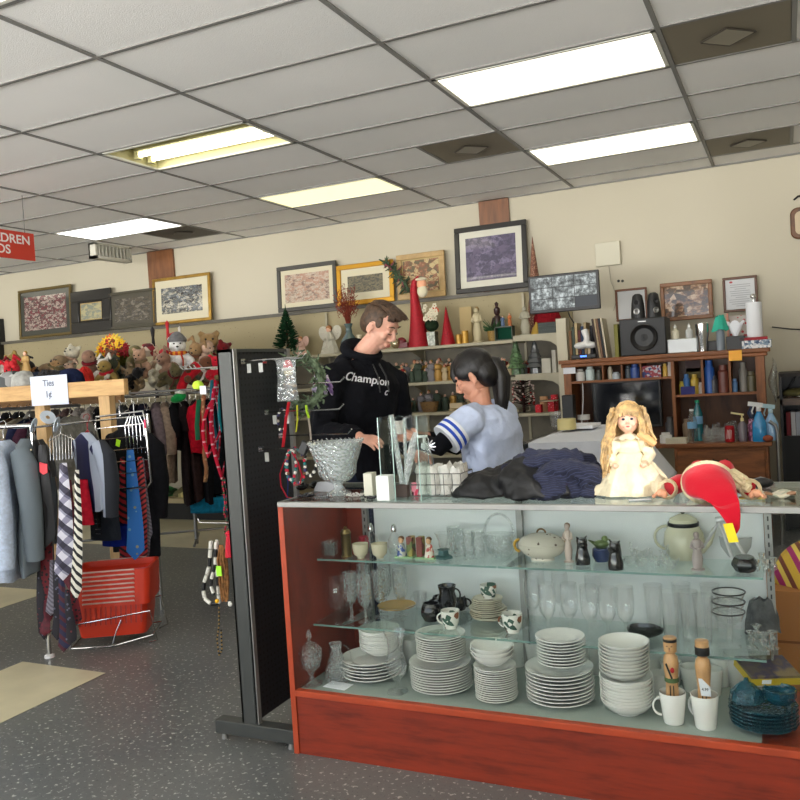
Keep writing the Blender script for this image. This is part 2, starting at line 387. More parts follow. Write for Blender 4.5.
# vents
vm = M('vent_grey', (120, 112, 96), .6, bs=.5, bsc=220); vd = M('vent_dark', (58, 52, 44), .6)
def vent(i, j, side, label, m):
    x1 = GX-TW*i-(TW/2 if side else 0) if side == 0 else GX-TW*i-TW/2+TW/2
    x0 = (GX-TW*i-TW) if side == 1 else GX-TW*i-TW/2
    if side == 1: x0, x1 = GX-TW*i-TW/2, GX-TW*i
    else: x0, x1 = GX-TW*i-TW, GX-TW*i-TW/2
    cx, cy = (x0+x1)/2, GY+TL*j+TL/2; s = TL/2-.014
    t = thing('ceiling_vent', label, 'air vent', (cx, cy, ZC), 0, 'square air vents in the ceiling')
    MB().box2((-s, -s, -.003), (s, s, .02)).build('panel', m, t)
    q = MB()
    for k in range(4):
        a, c2 = k*PI/2, (k+1)*PI/2; r = .13
        q.tube([(r*cos(a), r*sin(a), -.012), (r*cos(c2), r*sin(c2), -.012)], .005, 6)
    q.build('diamond_rim', vd, t)
    MB().box((0, 0, -.012), (.17, .17, .008), (0, 0, PI/4)).build('diamond_plate', M('vent_plate', (140, 134, 118), .5) if m is vm else vd, t)
vent(-1, 2, 0, 'grey square ceiling vent with a diamond, nearest, top right corner', vm)
vent(-1, 6, 0, 'grey ceiling vent with a diamond close to the back wall on the right', vm)
vent(1, 4, 1, 'grey ceiling vent with a diamond between two lights, mid ceiling', vm)
vent(4, 6, 1, 'dark brown ceiling vent beside the glaring white light', vd)
# ------------------------------------------------------------------ glass display case
CX0, CX1, CY0, CY1 = -1.766, .064, 2.637, 3.14; CT = .965; Z0, Z1, Z2 = .245, .452, .698
lam = wood('cherry_laminate', (138, 46, 22), (98, 30, 14), (1.5, 3, 12), .4, .1)
lamv = wood('cherry_laminate_panel', (132, 46, 24), (100, 32, 16), (8, 3, 1.2), .4, .1)
lame = M('cherry_edge_band', (184, 72, 38), .45, var=.08)
alu = M('aluminium_trim', (150, 150, 146), .45, .5); bpan = M('white_back_panel', (222, 226, 226), .5)
case = thing('display_case', 'long glass display counter with cherry wood base full of crockery', 'display case', (CX0, CY0, 0))
def L(x, y, z): return (x-CX0, y-CY0, z)
q = MB(); q.box2(L(CX0+.02, CY0+.006, 0), L(CX1-.02, CY0+.024, .222)); q.build('base_panel', lam, case)
q = MB(); q.box2(L(CX0+.02, CY0, .222), L(CX1-.02, CY0+.03, Z0)); q.build('base_rail', lame, case, bevel=.002)
q = MB(); q.box2(L(CX0+.02, CY0+.03, .222), L(CX1-.02, CY1-.01, Z0-.008)); q.build('deck', lamv, case)
for x0, x1, nm in ((CX0, CX0+.02, 'end_panel'), (CX1-.02, CX1, 'end_panel')):
    q = MB()
    if x0 == CX0: q.box2(L(x0, CY0+.003, 0), L(x1, CY1, CT-.006))
    else:
        q.box2(L(x0, CY0+.003, 0), L(x1, CY1, Z0)); q.box2(L(x0, CY0+.003, Z0), L(x1, CY0+.06, CT-.006)); q.box2(L(x0, CY1-.03, Z0), L(x1, CY1, CT-.006))
    q.build(nm, lamv, case)
    q = MB(); q.box2(L(x0-.001, CY0, 0), L(x1+.001, CY0+.003, CT-.006)); q.build('edge_band', lame, case)
q = MB(); q.box2(L(CX0+.155, CY1-.02, Z0), L(-.10, CY1-.008, CT-.03)); q.build('back_panel', bpan, case)
q = MB(); q.box2(L(CX0+.02, CY1-.012, Z0), L(CX0+.1, CY1, CT-.03)); q.build('back_stile', lamv, case)
for sx in (CX0+.125, -.085):
    q = MB(); q.box2(L(sx-.012, CY1-.05, Z0), L(sx+.012, CY1-.03, CT-.03))
    q.build('shelf_standard', alu, case)
    q = MB()
    for k in range(22): q.box(L(sx, CY1-.0505, Z0+.03+k*.03), (.005, .001, .016))
    q.build('slots', BLK, case.children[-1]).location = (0, 0, 0)
# one shelf standard in the middle
q = MB(); q.box2(L(-.98, CY1-.05, Z0), L(-.956, CY1-.03, CT-.03)); q.build('shelf_standard', alu, case)
q = MB(); a = .018
q.box2(L(CX0, CY0-.004, CT-.02), L(CX1, CY0+.014, CT)); q.box2(L(CX0, CY1-.014, CT-.02), L(CX1, CY1, CT))
q.box2(L(CX0, CY0, CT-.02), L(CX0+.014, CY1, CT)); q.box2(L(CX1-.014, CY0, CT-.02), L(CX1, CY1, CT)); q.build('top_frame', alu, case, bevel=.002)
MB().box2(L(CX0+.014, CY0+.014, CT-.008), L(CX1-.014, CY1-.014, CT-.001)).build('top_glass', SHELFG, case)
MB().box2(L(CX0+.02, CY0+.006, Z0-.004), L(CX1-.02, CY0+.010, CT-.02)).build('front_glass', PANE, case)
MB().box2(L(CX0+.03, CY0+.03, Z0-.008), L(-.12, CY1-.03, Z0)).build('deck_glass', M('frosted_deck', (158, 168, 162), .25, coat=.3), case)
for z, y0 in ((Z1, 2.80), (Z2, 2.86)):
    for xa, xb in ((CX0+.022, -.99), (-.985, -.10)):
        s_ = MB().box2(L(xa, y0, z-.007), L(xb, CY1-.045, z)).build('glass_shelf', SHELFG, case)
        MB().box2(L(xa, y0-.0015, z-.007), L(xb, y0, z)).build('polished_edge', EDGEG, s_)
    for sx in (CX0+.125, -.967, -.085):
        q = MB(); q.prism([(CY1-.05-CY0, z-.008), (y0+.05-CY0, z-.008), (y0+.05-CY0, z-.016), (CY1-.05-CY0, z-.045)], sx-CX0-.003, sx-CX0+.003, 'yz'); q.build('shelf_bracket', alu, case)

# ------------------------------------------------------------------ shapes of the wares (base at z = 0)
def plate_mb(r=.13, h=.02, rim=.35):
    return MB().lathe([(0, .003), (r*.55, .003), (r*.56, 0), (r*.6, .001), (r*.68, h*.45), (r, h), (r*1.0, h+.003), (r*.7, h*.55+.004), (r*.6, .0065), (0, .006)], 40)
def bowl_mb(r=.085, h=.05, t=.004, flare=.4):
    p = [(0, .002), (r*.45, .0), (r*.46, .004), (r*.75, h*.35), (r*.93, h*.75), (r, h), (r-t, h), (r*.93-t, h*.75), (r*.72-t, h*.35+t), (r*.4, .008), (0, .008)]
    return MB().lathe(p, 36)
def handle(mb, r, z0, z1, out, w=.006, ang=PI, lift=0):
    pts = []
    for k in range(9):
        a = -PI/2+PI*k/8; pts.append(((r+out*cos(a))*cos(ang), (r+out*cos(a))*sin(ang), (z0+z1)/2+(z1-z0)/2*sin(a)+lift*cos(a)))
    mb.tube(pts, w, 8, flat=.7); return mb
def cup_mb(r=.04, h=.07, t=.003, foot=.6, ang=PI, hd=True, straight=False):
    if straight: p = [(0, 0), (r*.72, 0), (r*.76, .004), (r*.9, h*.55), (r, h-.002), (r-.001, h), (r-t, h-.001), (r*.9-t, h*.55), (r*.74-t, .007), (0, .006)]
    else: p = [(0, 0), (r*foot, 0), (r*foot, .005), (r*.85, h*.3), (r*.97, h*.7), (r, h), (r-t, h), (r*.96-t, h*.7), (r*.83-t, h*.32), (r*foot*.7, .008), (0, .008)]
    mb = MB().lathe(p, 28)
    return handle(mb, r*.86, h*.22, h*.8, r*.62, r*.13, ang) if hd else mb
def goblet_mb(h=.16, r=.036, stem=.4, foot=.03, fl=0, nf=10):
    b0 = h*stem
    p = [(0, 0), (foot, 0), (foot, .002), (foot*.3, .008), (.005, b0*.3), (.009, b0*.5), (.005, b0*.75), (.006, b0), (r*.55, b0+h*.05), (r*.9, b0+h*.17), (r, b0+(h-b0)*.6), (r*.93, h),
         (r*.93-.0016, h), (r-.0016, b0+(h-b0)*.6), (r*.86, b0+h*.18), (r*.5, b0+h*.07), (0, b0+h*.04)]
    return MB().lathe(p, 28, flute=fl, nf=nf)
def tumbler_mb(h=.12, r=.034, base=.75):
    return MB().lathe([(0, 0), (r*base, 0), (r*base*1.01, .004), (r, h), (r-.002, h), (r*base-.001, .012), (0, .010)], 28)
def PL(px, py, z): return at(px, py, z=z)
def put(name, mb, mat, label, cat, px, py, z, rz=0, group=None, **k):
    p = PL(px, py, z); p.y = min(p.y, CY1-.03) if z < CT else p.y
    return one(name, mb, mat, label, cat, (p.x, p.y, z+.0005), rz, group, **k)
WM = WHITE
# ---- white mug, two with figures
def stack(name, protomb, mat, label, cat, px, py, z, n, dz, group, r=None, base=0, jit=.0015, p=None):
    p = PL(px, py, z) if p is None else p
    if r and p.y-r < CY0+.016: p.y = CY0+.016+r
    o = None
    for k in range(n):
        loc = (p.x+random.uniform(-jit, jit), p.y+random.uniform(-jit, jit), z+.0005+base+k*dz)
        if o is None: o = one(name, protomb, mat, label, cat, loc, 0, group)
        else: dup(o, loc)
    return p
rimW = M('grey_rim', (150, 148, 142), .3)  # plain grey rim tone, not assigned to any object
random.seed(5)
p = stack('dinner_plate', plate_mb(.115, .022), WHITE, 'white dinner plate in the loose leftmost stack, under the deep bowls', 'plate', 372, 677, Z0, 6, .0125, 'dinner plates left of the hurricane glass', .115, jit=.004)
stack('deep_bowl', bowl_mb(.08, .035), WHITE, 'white deep bowl stacked on the leftmost dinner plates', 'bowl', 0, 0, Z0, 9, .0085, 'bowls on the leftmost plate stack', base=.094, p=Vector((p.x+.04, p.y+.01, 0)))
p = stack('dinner_plate', plate_mb(.115, .018), WHITE, 'white dinner plate in the tall second stack, under smaller plates', 'plate', 442, 688, Z0, 10, .0095, 'large plates of the second stack', .115)
stack('side_plate', plate_mb(.093, .016), WHITE, 'white side plate on top of the second stack of plates', 'plate', 0, 0, Z0, 10, .0085, 'small plates of the second stack', base=.112, p=Vector((p.x+.004, p.y+.005, 0)))
p = stack('saucer', plate_mb(.075, .014), WHITE, 'white saucer in the narrow stack under three soup bowls', 'saucer', 497, 699, Z0, 15, .0078, 'saucers under the soup bowls', .075)
stack('soup_bowl', bowl_mb(.078, .042), WHITE, 'white soup bowl nested on the narrow stack of saucers', 'bowl', 0, 0, Z0, 3, .014, 'soup bowls on the saucers', base=.128, p=Vector((p.x-.008, p.y, 0)))
p = stack('dinner_plate', plate_mb(.118, .02), WHITE, 'shiny white dinner plate in the widest middle stack', 'plate', 561, 700, Z0, 9, .0125, 'plates of the widest middle stack', .118)
stack('side_plate', plate_mb(.085, .016), WHITE, 'shiny white side plate on top of the widest middle stack', 'plate', 0, 0, Z0, 9, .0105, 'small plates of the widest middle stack', base=.128, p=Vector((p.x+.01, p.y, 0)))
p = stack('cereal_bowl', bowl_mb(.088, .045), WHITE, 'white shallow bowl in the lower half of the rightmost crockery stack', 'bowl', 628, 712, Z0, 9, .0105, 'lower bowls of the right stack', .09)
stack('small_bowl', bowl_mb(.083, .032), WHITE, 'white shallow bowl in the upper half of the rightmost crockery stack', 'bowl', 0, 0, Z0, 9, .0115, 'upper bowls of the right stack', base=.118, p=Vector((p.x-.003, p.y, 0)))
mugm = cup_mb(.042, .1, ang=PI*1.05, straight=True)
g1 = put('coffee_mug', mugm, WHITE, 'white mug at the front holding the wooden doll with a painted face', 'mug', 674, 722, Z0)
g2 = put('coffee_mug', cup_mb(.043, .106, ang=PI*.8, straight=True), WHITE, 'white mug at the front holding the wooden doll with a paper tag', 'mug', 706, 727, Z0)
woodl = M('doll_wood', (206, 158, 108), .4, var=.1, vs=30, coat=.3)
def kokeshi(loc, label, face, tagm):
    t = thing('wooden_doll', label, 'wooden doll', loc)
    MB().lathe([(0, 0), (.02, 0), (.02, .05), (.018, .1), (.021, .13), (.023, .155), (.020, .172), (.012, .18), (0, .181)], 24).build('body', woodl, t)
    h = MB().lathe([(0, .18), (.014, .181), (.019, .186), (.02, .205), (.02, .222), (.018, .224), (0, .225)], 24).build('head', woodl, t)
    q = MB(); q.lathe([(.0202, .212), (.0208, .213), (.0208, .219), (.0198, .22)] if face else [(.0206, .186), (.021, .188), (.0212, .207), (.0206, .208)], 24, closed=True); q.build('hair_band', M('doll_black', (30, 26, 24), .5), h)
    if face:
        q = MB()
        for s in (-1, 1): q.ell((s*.007, -.0196, .203), (.0028, .0012, .0014), None, 8, 5)
        q.ell((0, -.0205, .197), (.0015, .0015, .003), None, 8, 5); q.build('face', M('doll_black', (0, 0, 0)), h)
        q = MB(); q.ell((0, -.0195, .191), (.003, .0012, .001), None, 8, 5); q.build('mouth', col(170, 30, 30), h)
        q = MB(); q.prism([(-.014, .155), (-.010, .158), (.006, .118), (.002, .116)], -.0235, -.018, 'xz'); q.build('collar_stripe', _mats['doll_black'], t)
        q = MB(); q.ell((.006, -.022, .14), (.006, .002, .008), None, 8, 5); q.build('red_flower', col(180, 30, 36), t)
        q = MB(); q.lathe([(.0205, .104), (.0212, .106), (.0212, .114), (.0205, .116)], 24, closed=True); q.build('sash', col(80, 104, 62), t)
    else:
        q = MB(); q.prism([(-.012, .13), (-.002, .13), (.02, .11), (.022, .085), (-.006, .085)], -.0285, -.0275, 'xz'); q.build('paper_tag', PAPER, t)
        text('4.99', .011, 'price', _mats['doll_black'], t, faceY(.006, -.0287, .102), .0002)
    q = MB()
    for k in (-.006, .004): q.box((k+.003, -.0205, .055), (.0028, .003, .085), (0, .0, 0))
    q.build('painted_stripes', _mats['doll_black'], t)
    t.scale = (1.05, 1.05, 1.2); return t
kokeshi((g1.location.x, g1.location.y, Z0+.009), 'wooden doll with painted face and red flower standing in a mug', True, 0)
kokeshi((g2.location.x, g2.location.y, Z0+.009), 'wooden doll with black band and white price tag standing in a mug', False, 0)
for i, (px, py, r, h, lb) in enumerate([(660, 703, .036, .085, 'white mug half hidden behind the mug with the painted doll'), (672, 690, .038, .085, 'white mug in the second row behind the wooden dolls, left one'),
        (693, 696, .04, .085, 'white mug directly behind the two dolls at mid height'), (712, 700, .04, .09, 'white mug behind the doll with a tag, right one'),
        (722, 688, .042, .1, 'greyish white mug left of the large mug near the right end'), (739, 689, .047, .12, 'large white mug behind the board game box'),
        (652, 684, .036, .08, 'white mug far back beside the rightmost bowl stack')]):
    put('coffee_mug', cup_mb(r, h, ang=random.uniform(.3, 1.2), straight=True), WHITE, lb, 'mug', px, py-6, Z0)
for i, (px, py) in enumerate([(470, 668), (488, 668), (512, 660), (520, 682), (540, 664), (588, 668), (606, 670), (412, 665)]):
    put('coffee_mug', cup_mb(.04, .1, ang=random.uniform(0, 6), straight=True), WHITE, 'plain white mug in the back row behind the plate stacks', 'mug', px, min(py, 662), Z0, group='mugs behind the plate stacks')
q = MB(); q.lathe([(0, 0), (.03, 0), (.036, .08), (.036, .1), (0, .1)], 24); put('lying_beaker', MB().cyl((0, 0, 0), (.1, -.02, .03), .033, .04, 24), WHITE, 'white beaker tipped on its side behind the plates', 'beaker', 477, 655, Z0+.04)
# ---- glassware
def jar(label, px, py, z):
    p = PL(px, py, z); t = thing('candy_jar', label, 'glass jar', (p.x, max(p.y, CY0+.06), z))
    MB().lathe([(0, 0), (.042, 0), (.042, .004), (.012, .015), (.009, .035), (.016, .05), (.04, .075), (.047, .11), (.045, .13), (.043, .13), (.045, .11), (.037, .078), (0, .055)], 32, flute=.04, nf=8).build('bowl', CR, t)
    MB().lathe([(.046, .13), (.047, .136), (.03, .156), (.008, .166), (.005, .174), (.012, .182), (.011, .196), (.004, .212), (0, .214)], 24).build('lid', CR, t)
    return t
jar('cut glass candy jar with pointed lid in the front left corner', 312, 684, Z0)
p = PL(334, 684, Z0); t = thing('glass_decanter', 'cut glass cone shaped vessel between the candy jar and plates', 'glass vessel', (p.x, p.y+.03, Z0))
MB().lathe([(0, 0), (.045, 0), (.05, .02), (.045, .05), (.03, .09), (.02, .12), (.026, .15), (.024, .15), (.018, .12), (.027, .09), (.042, .05), (0, .01)], 28, flute=.03, nf=12).build('body', CR, t)
q = MB(); handle(q, .03, .03, .14, .03, .004, PI*.1); q.build('handle', GL, t)
hg = lambda: MB().lathe([(0, 0), (.04, 0), (.04, .003), (.012, .012), (.007, .03), (.012, .045), (.034, .07), (.04, .1), (.034, .135), (.028, .165), (.034, .2), (.042, .228), (.0405, .228), (.0325, .2), (.0262, .165), (.032, .135), (.038, .1), (.032, .073), (0, .052)], 32)
put('hurricane_glass', hg(), GL, 'tall clear hurricane glass standing in front of the plates', 'glass', 398, 692, Z0+.001)
# pitcher
p = PL(336, 612, Z1); t = thing('glass_pitcher', 'clear glass pitcher with handle on the middle shelf', 'pitcher', (p.x, p.y+.02, Z1))
q = MB(); q.lathe([(0, 0), (.045, 0), (.055, .02), (.062, .06), (.055, .1), (.05, .135), (.058, .16), (.056, .16), (.048, .135), (.053, .1), (.06, .06), (.052, .022), (0, .008)], 36); q.build('body', GL, t)
q = MB(); handle(q, .05, .03, .145, .045, .006, PI*1.1); q.build('handle', GL, t)
gob = None
for i, (px, py, lb) in enumerate([(352, 619, 0), (366, 622, 0), (381, 617, 0), (390, 609, 0), (402, 615, 0), (372, 606, 0)]):
    p = PL(px, py, Z1); p.y = min(p.y, 3.02)
    if gob is None: gob = one('crystal_goblet', goblet_mb(.19, .03, .3, .03, .03), CR, 'cut crystal goblet in the cluster beside the glass pitcher', 'goblet', (p.x, p.y, Z1), group='crystal goblets beside the pitcher')
    else: dup(gob, (p.x, p.y, Z1))
gob = None
for i, (px, py) in enumerate([(534, 628), (549, 636), (571, 636), (591, 639), (609, 641), (627, 641), (541, 618), (562, 622), (595, 625)]):
    p = PL(px, py, Z1); p.y = min(max(p.y, 2.84), 3.04)
    if gob is None: gob = one('wine_glass', goblet_mb(.19, .032, .33, .031, .02, 12), GL, 'tall clear wine glass in the row right of the floral cup', 'wine glass', (p.x, p.y, Z1), group='wine glasses on the middle shelf')
    else: dup(gob, (p.x, p.y, Z1))
gob = None
for px, py in ((655, 632), (672, 640), (690, 640), (705, 645), (684, 628), (712, 632)):
    p = PL(px, py, Z1); p.y = min(max(p.y, 2.84), 3.04)
    if gob is None: gob = one('water_glass', tumbler_mb(.17, .034, .7), GL, 'tall straight water glass between black dish and sherbet glasses', 'glass', (p.x, p.y, Z1), group='water glasses on the middle shelf')
    else: dup(gob, (p.x, p.y, Z1))
sherb = M('dark_rim', (30, 28, 26), .3)
sg = None
for k in range(3):
    p = PL(730, 646, Z1); p.y = max(p.y, 2.86)
    if sg is None:
        sg = thing('sherbet_glass', 'low stemmed sherbet glass with dark rim, nested with two others', 'glass', (p.x, p.y, Z1), 0, 'nested sherbet glasses')
        MB().lathe([(0, 0), (.036, 0), (.036, .003), (.01, .01), (.007, .05), (.012, .07), (.04, .085), (.052, .115), (.05, .115), (.038, .088), (0, .075)], 32).build('glass_bowl', GL, sg)
        MB().lathe([(.0495, .114), (.053, .114), (.053, .118), (.0495, .118)], 32, closed=True).build('rim', sherb, sg)
    else: dup(sg, (p.x+.002*k, p.y, Z1+k*.033))
# amber compote
p = PL(392, 622, Z1); t = thing('amber_compote', 'shallow amber glass dish on a clear foot', 'dish', (p.x+.01, p.y+.03, Z1))
MB().lathe([(0, 0), (.035, 0), (.01, .012), (.008, .04), (0, .04)], 28).build('foot', GL, t)
MB().lathe([(0, .04), (.03, .042), (.075, .058), (.076, .061), (.03, .046), (0, .044)], 36).build('dish', M('amber_glass', (176, 142, 82), .15, coat=.5), t)
# black tea ware
t0 = None
for px, py, r, lb, a in [(432, 620, .042, 'round black mug nearest in the black cluster', 2.2), (440, 609, .034, 'black mug second from left in the black cluster', 4), (452, 606, .036, 'black mug at the centre of the black cluster', 1),
                         (466, 604, .035, 'black mug at the right of the black cluster', 0)]:
    put('black_mug', handle(MB().lathe([(0, 0), (r*.7, 0), (r, r*.55), (r*.98, r*1.1), (r*.75, r*1.6), (r*.7, r*1.6), (r*.9, r*1.1), (0, .01)], 28), r*.9, r*.4, r*1.3, r*.6, r*.14, a), BLACK, lb, 'mug', px, py, Z1)
put('black_jug', handle(MB().lathe([(0, 0), (.03, 0), (.038, .03), (.03, .06), (.036, .085), (.033, .085), (.027, .06), (0, .01)], 24), .03, .02, .07, .02, .005, 0), BLACK, 'small black jug lying on top of the black mugs', 'jug', 448, 607, Z1+.055, rz=.4)
flor = blotch('floral_china', [(232, 230, 222)]*5+[(70, 96, 84), (146, 96, 70), (232, 230, 222)], 55, .15)
put('floral_cup', cup_mb(.036, .068, ang=PI*1.0), flor, 'white cup with blue-green flowers at the shelf edge, left one', 'cup', 451, 628, Z1)
put('floral_cup', cup_mb(.038, .07, ang=PI*.95), flor, 'white cup with brown butterflies at the shelf edge, right of saucers', 'cup', 513, 632, Z1)
gstk = M('gold_rim_china', (216, 208, 184), .2, coat=.4)
def rimplate(r):
    return plate_mb(r, .012)
p = PL(489, 619, Z1); o = None
for k in range(11):
    r = .07 if k < 6 else .058
    if k in (0, 6): o = one('saucer', rimplate(r), gstk, 'cream saucer with gold rim in the uneven stack under a floral cup' if k < 6 else 'smaller cream plate on top of the gold rimmed saucers', 'saucer', (p.x, p.y, Z1), group='gold rimmed saucers' if k < 6 else 'smaller cream plates')
    (o if k in (0, 6) else dup(o, (0, 0, 0))).location = (p.x+random.uniform(-.006, .006), p.y+random.uniform(-.006, .006), Z1+.001+k*.0068)
one('floral_cup', cup_mb(.034, .052, ang=PI*1.75), flor, 'floral cup sitting on top of the stack of saucers', 'cup', (p.x+.005, p.y, Z1+.083))
put('black_dish', MB().lathe([(0, 0), (.03, 0), (.05, .014), (.055, .03), (.045, .034), (.04, .02), (0, .008)], 32, flute=.06, nf=5, sq=(1.15, .8)), BLACK, 'black scalloped oval dish on the middle shelf', 'dish', 645, 636, Z1)
put('glass_mug', cup_mb(.03, .07, hd=True, ang=PI), GL, 'small clear glass mug left of the black mugs', 'mug', 421, 609, Z1)
# grey felt bag on middle shelf
q = MB(); q.grid(lambda u, v: ((.055*(1-.25*v)+.008*sin(9*u*PI+v*4))*cos(2*PI*u)*(1 if v < .97 else .6), .026*sin(2*PI*u)*(1-.3*v), .115*v+.006*sin(5*2*PI*u)), 30, 12, closeu=True)
put('felt_bag', q, fab(92, 94, 96), 'crumpled grey felt bag standing at the right end of the shelf', 'bag', 763, 632, Z1, rz=.4)
sp = None
for k, (px, py) in enumerate([(752, 648), (764, 650), (773, 648), (757, 641)]):
    p = PL(px, py, Z1); p.y = min(max(p.y, 2.83), 3.02)
    if sp is None: sp = one('crystal_candle_holder', MB().lathe([(0, 0), (.022, 0), (.006, .012), (.012, .03), (.006, .04), (.018, .055), (.014, .056), (0, .045)], 10), CR, 'small cut crystal candle holder at the right end below the felt bag', 'candle holder', (p.x, p.y, Z1), group='crystal candle holders, middle shelf')
    else: dup(sp, (p.x, p.y, Z1))
# ---- top shelf
stack('saucer', plate_mb(.034, .01), CR, 'small clear glass coaster in a stack at the left end of the top shelf', 'coaster', 330, 556, Z2, 9, .0058, 'glass coasters on the top shelf')
brass = M('aged_brass', (134, 116, 74), .35, .9, var=.15)
p = PL(347, 556, Z2); t = thing('pepper_mill', 'tall aged brass pepper mill on the top shelf', 'pepper mill', (p.x, p.y, Z2))
MB().lathe([(0, 0), (.023, 0), (.023, .003), (.020, .006), (.020, .088), (.023, .092), (.021, .1), (0, .1)], 24).build('body', brass, t)
MB().lathe([(0, .1), (.018, .1), (.016, .108), (.006, .112), (.008, .118), (0, .122)], 20).build('cap', brass, t)
for px, lb in ((361, 'cream footed cup on the top shelf beside the brass mill'), (380, 'cream footed cup on the top shelf in front of glass shakers')):
    put('cream_cup', cup_mb(.033, .058, hd=False, foot=.45), CREAM, lb, 'cup', px, 558, Z2)
put('red_tin', MB().lathe([(0, 0), (.022, 0), (.022, .04), (.018, .05), (0, .052)], 20), col(170, 30, 50), 'small red lidded pot behind the cream cups', 'pot', 364, 548, Z2)
for px, py, lb in ((379, 549, 'glass cruet with silver stopper behind the cream cups'), (396, 553, 'glass shaker with silver top beside the cream cups')):
    p = PL(px, py, Z2); t = thing('glass_shaker', lb, 'glass shaker', (p.x, min(p.y, 3.0), Z2))
    MB().lathe([(0, 0), (.022, 0), (.03, .03), (.026, .06), (.01, .085), (.01, .09), (0, .09)], 20).build('bottle', GL, t)
    MB().lathe([(.011, .088), (.012, .1), (.009, .112), (.003, .12), (0, .121)], 16).build('stopper', CHROME, t)
def child_fig(px, py, lb, dress, skin=(214, 170, 130), mirror=1):
    p = PL(px, py, Z2); t = thing('child_bookend', lb, 'figurine', (p.x, p.y+.01, Z2))
    MB().box2((-.04, -.025, 0), (.04, .025, .008)).build('base', col(150, 186, 140), t, bevel=.002)
    q = MB(); q.box2((mirror*.012, -.018, .008), (mirror*.036, .02, .084)); q.build('books', blotch('book_spines'+lb[:9], [(150, 140, 70), (96, 110, 60), (176, 150, 90), (120, 60, 50)], 30), t, bevel=.002)
    q = MB(); q.lathe([(0, .008), (.02, .008), (.016, .035), (.011, .055), (0, .06)], 16, c=(-mirror*.014, -.006, 0)); q.build('body', dress, t)
    q = MB(); q.ell((-mirror*.014, -.008, .07), (.011, .011, .013)); q.build('head', col(*skin), t)
    q = MB(); q.ell((-mirror*.014, -.004, .076), (.012, .012, .010)); q.build('hair', col(104, 70, 40), t)
    q = MB(); q.tube([(-mirror*.024, -.006, .05), (-mirror*.03, -.018, .035), (-mirror*.014, -.022, .034)], .004, 6); q.build('arm', dress, t)
child_fig(405, 558, 'ceramic bookend of a child in blue beside ceramic books', blotch('blue_check_dress', [(60, 84, 150), (190, 190, 180)], 90, .3))
child_fig(426, 559, 'ceramic bookend of a child in red and white beside ceramic books', blotch('red_white_dress', [(190, 70, 60), (226, 216, 200)], 90, .3), mirror=-1)
p = PL(444, 558, Z2); t = thing('candle_lamp', 'glass candle cup on a teal ceramic base', 'candle holder', (p.x, p.y, Z2))
MB().lathe([(0, 0), (.033, 0), (.033, .008), (.02, .012), (.018, .03), (.024, .034), (0, .034)], 20, flute=.08, nf=5).build('base', M('teal_ceramic', (52, 92, 92), .4), t)
MB().lathe([(.008, .034), (.018, .045), (.02, .07), (.034, .1), (.033, .1), (.018, .07), (.016, .046), (.008, .036)], 24).build('cup', GL, t)
g = None
for px, py in ((459, 556), (469, 559), (479, 558), (463, 548)):
    p = PL(px, py, Z2); p.y = min(p.y, 3.04)
    if g is None: g = one('glass_tumbler', tumbler_mb(.105, .027, .8), CR, 'clear tumbler right of the teal candle cup on the top shelf', 'glass', (p.x, p.y, Z2), group='tumblers on the top shelf')
    else: dup(g, (p.x, p.y, Z2))
p = PL(499, 558, Z2); t = thing('glass_basket', 'cut glass basket with high arched handle', 'glass basket', (p.x, p.y+.02, Z2))
MB().lathe([(0, 0), (.035, 0), (.05, .02), (.06, .06), (.062, .09), (.06, .09), (.057, .06), (.046, .022), (0, .006)], 32, flute=.03, nf=16, sq=(1, .7)).build('bowl', CR, t)
q = MB(); q.tube([(.058*cos(a), 0, .09+.075*sin(a)) for a in [PI*k/16 for k in range(17)]], .005, 8); q.build('handle', CR, t)
rose = dots('rose_spray_china', (212, 206, 190), (110, 96, 84), 34, .16, .2)
p = PL(541, 561, Z2); t = thing('soup_tureen', 'oval lidded soup tureen with gold handles and tiny rose sprays', 'tureen', (p.x, p.y+.025, Z2))
q = MB(); q.lathe([(0, 0), (.045, 0), (.042, .008), (.07, .022), (.088, .045), (.09, .056), (.086, .056), (.08, .045), (0, .012)], 36, sq=(1, .72)); q.build('bowl', rose, t)
q = MB(); q.lathe([(.088, .056), (.091, .06), (.078, .08), (.045, .095), (.012, .1), (0, .1)], 36, sq=(1, .72)); l_ = q.build('lid', rose, t)
q = MB(); q.tube([(.016*cos(a), 0, .1+.014*sin(a)) for a in [PI*k/8 for k in range(9)]], .0035, 8); q.build('knob', M('dark_gold', (110, 84, 50), .4, .6), l_)
for s in (-1, 1):
    q = MB(); q.tube([(s*(.086+.02*sin(a)), 0, .05+.022*cos(a)) for a in [PI*k/8 for k in range(9)]], .0055, 8); q.build('handle', GOLD, t)
porc = M('pale_pink_porcelain', (196, 178, 166), .3, coat=.3)
def fig(name, label, cat, px, py, z, h, m1, m2, hair=None, w=1, group=None, p=None):
    p = PL(px, py, z) if p is None else p; t = thing(name, label, cat, (p.x, p.y, p.z), random.uniform(-.4, .4), group)
    MB().lathe([(0, 0), (.16*h*w, 0), (.16*h*w, .03*h), (.1*h*w, .05*h), (.13*h*w, .3*h), (.09*h*w, .52*h), (.12*h*w, .7*h), (.1*h*w, .78*h), (.03*h, .83*h), (0, .84*h)], 16, sq=(1, .8)).build('robe', m1, t)
    q = MB(); q.ell((0, -.01*h, .89*h), (.07*h, .07*h, .085*h), None, 12, 8); q.build('head', m2, t)
    q = MB()
    for s in (-1, 1): q.tube([(s*.1*h*w, 0, .74*h), (s*.14*h*w, -.03*h, .6*h), (s*.03*h, -.12*h*w, .56*h)], [.035*h, .035*h, .025*h], 8)
    q.build('arms', m1, t)
    if hair: q = MB(); q.ell((0, .015*h, .915*h), (.078*h, .075*h, .08*h), None, 12, 8); q.build('hair', hair, t)
    return t
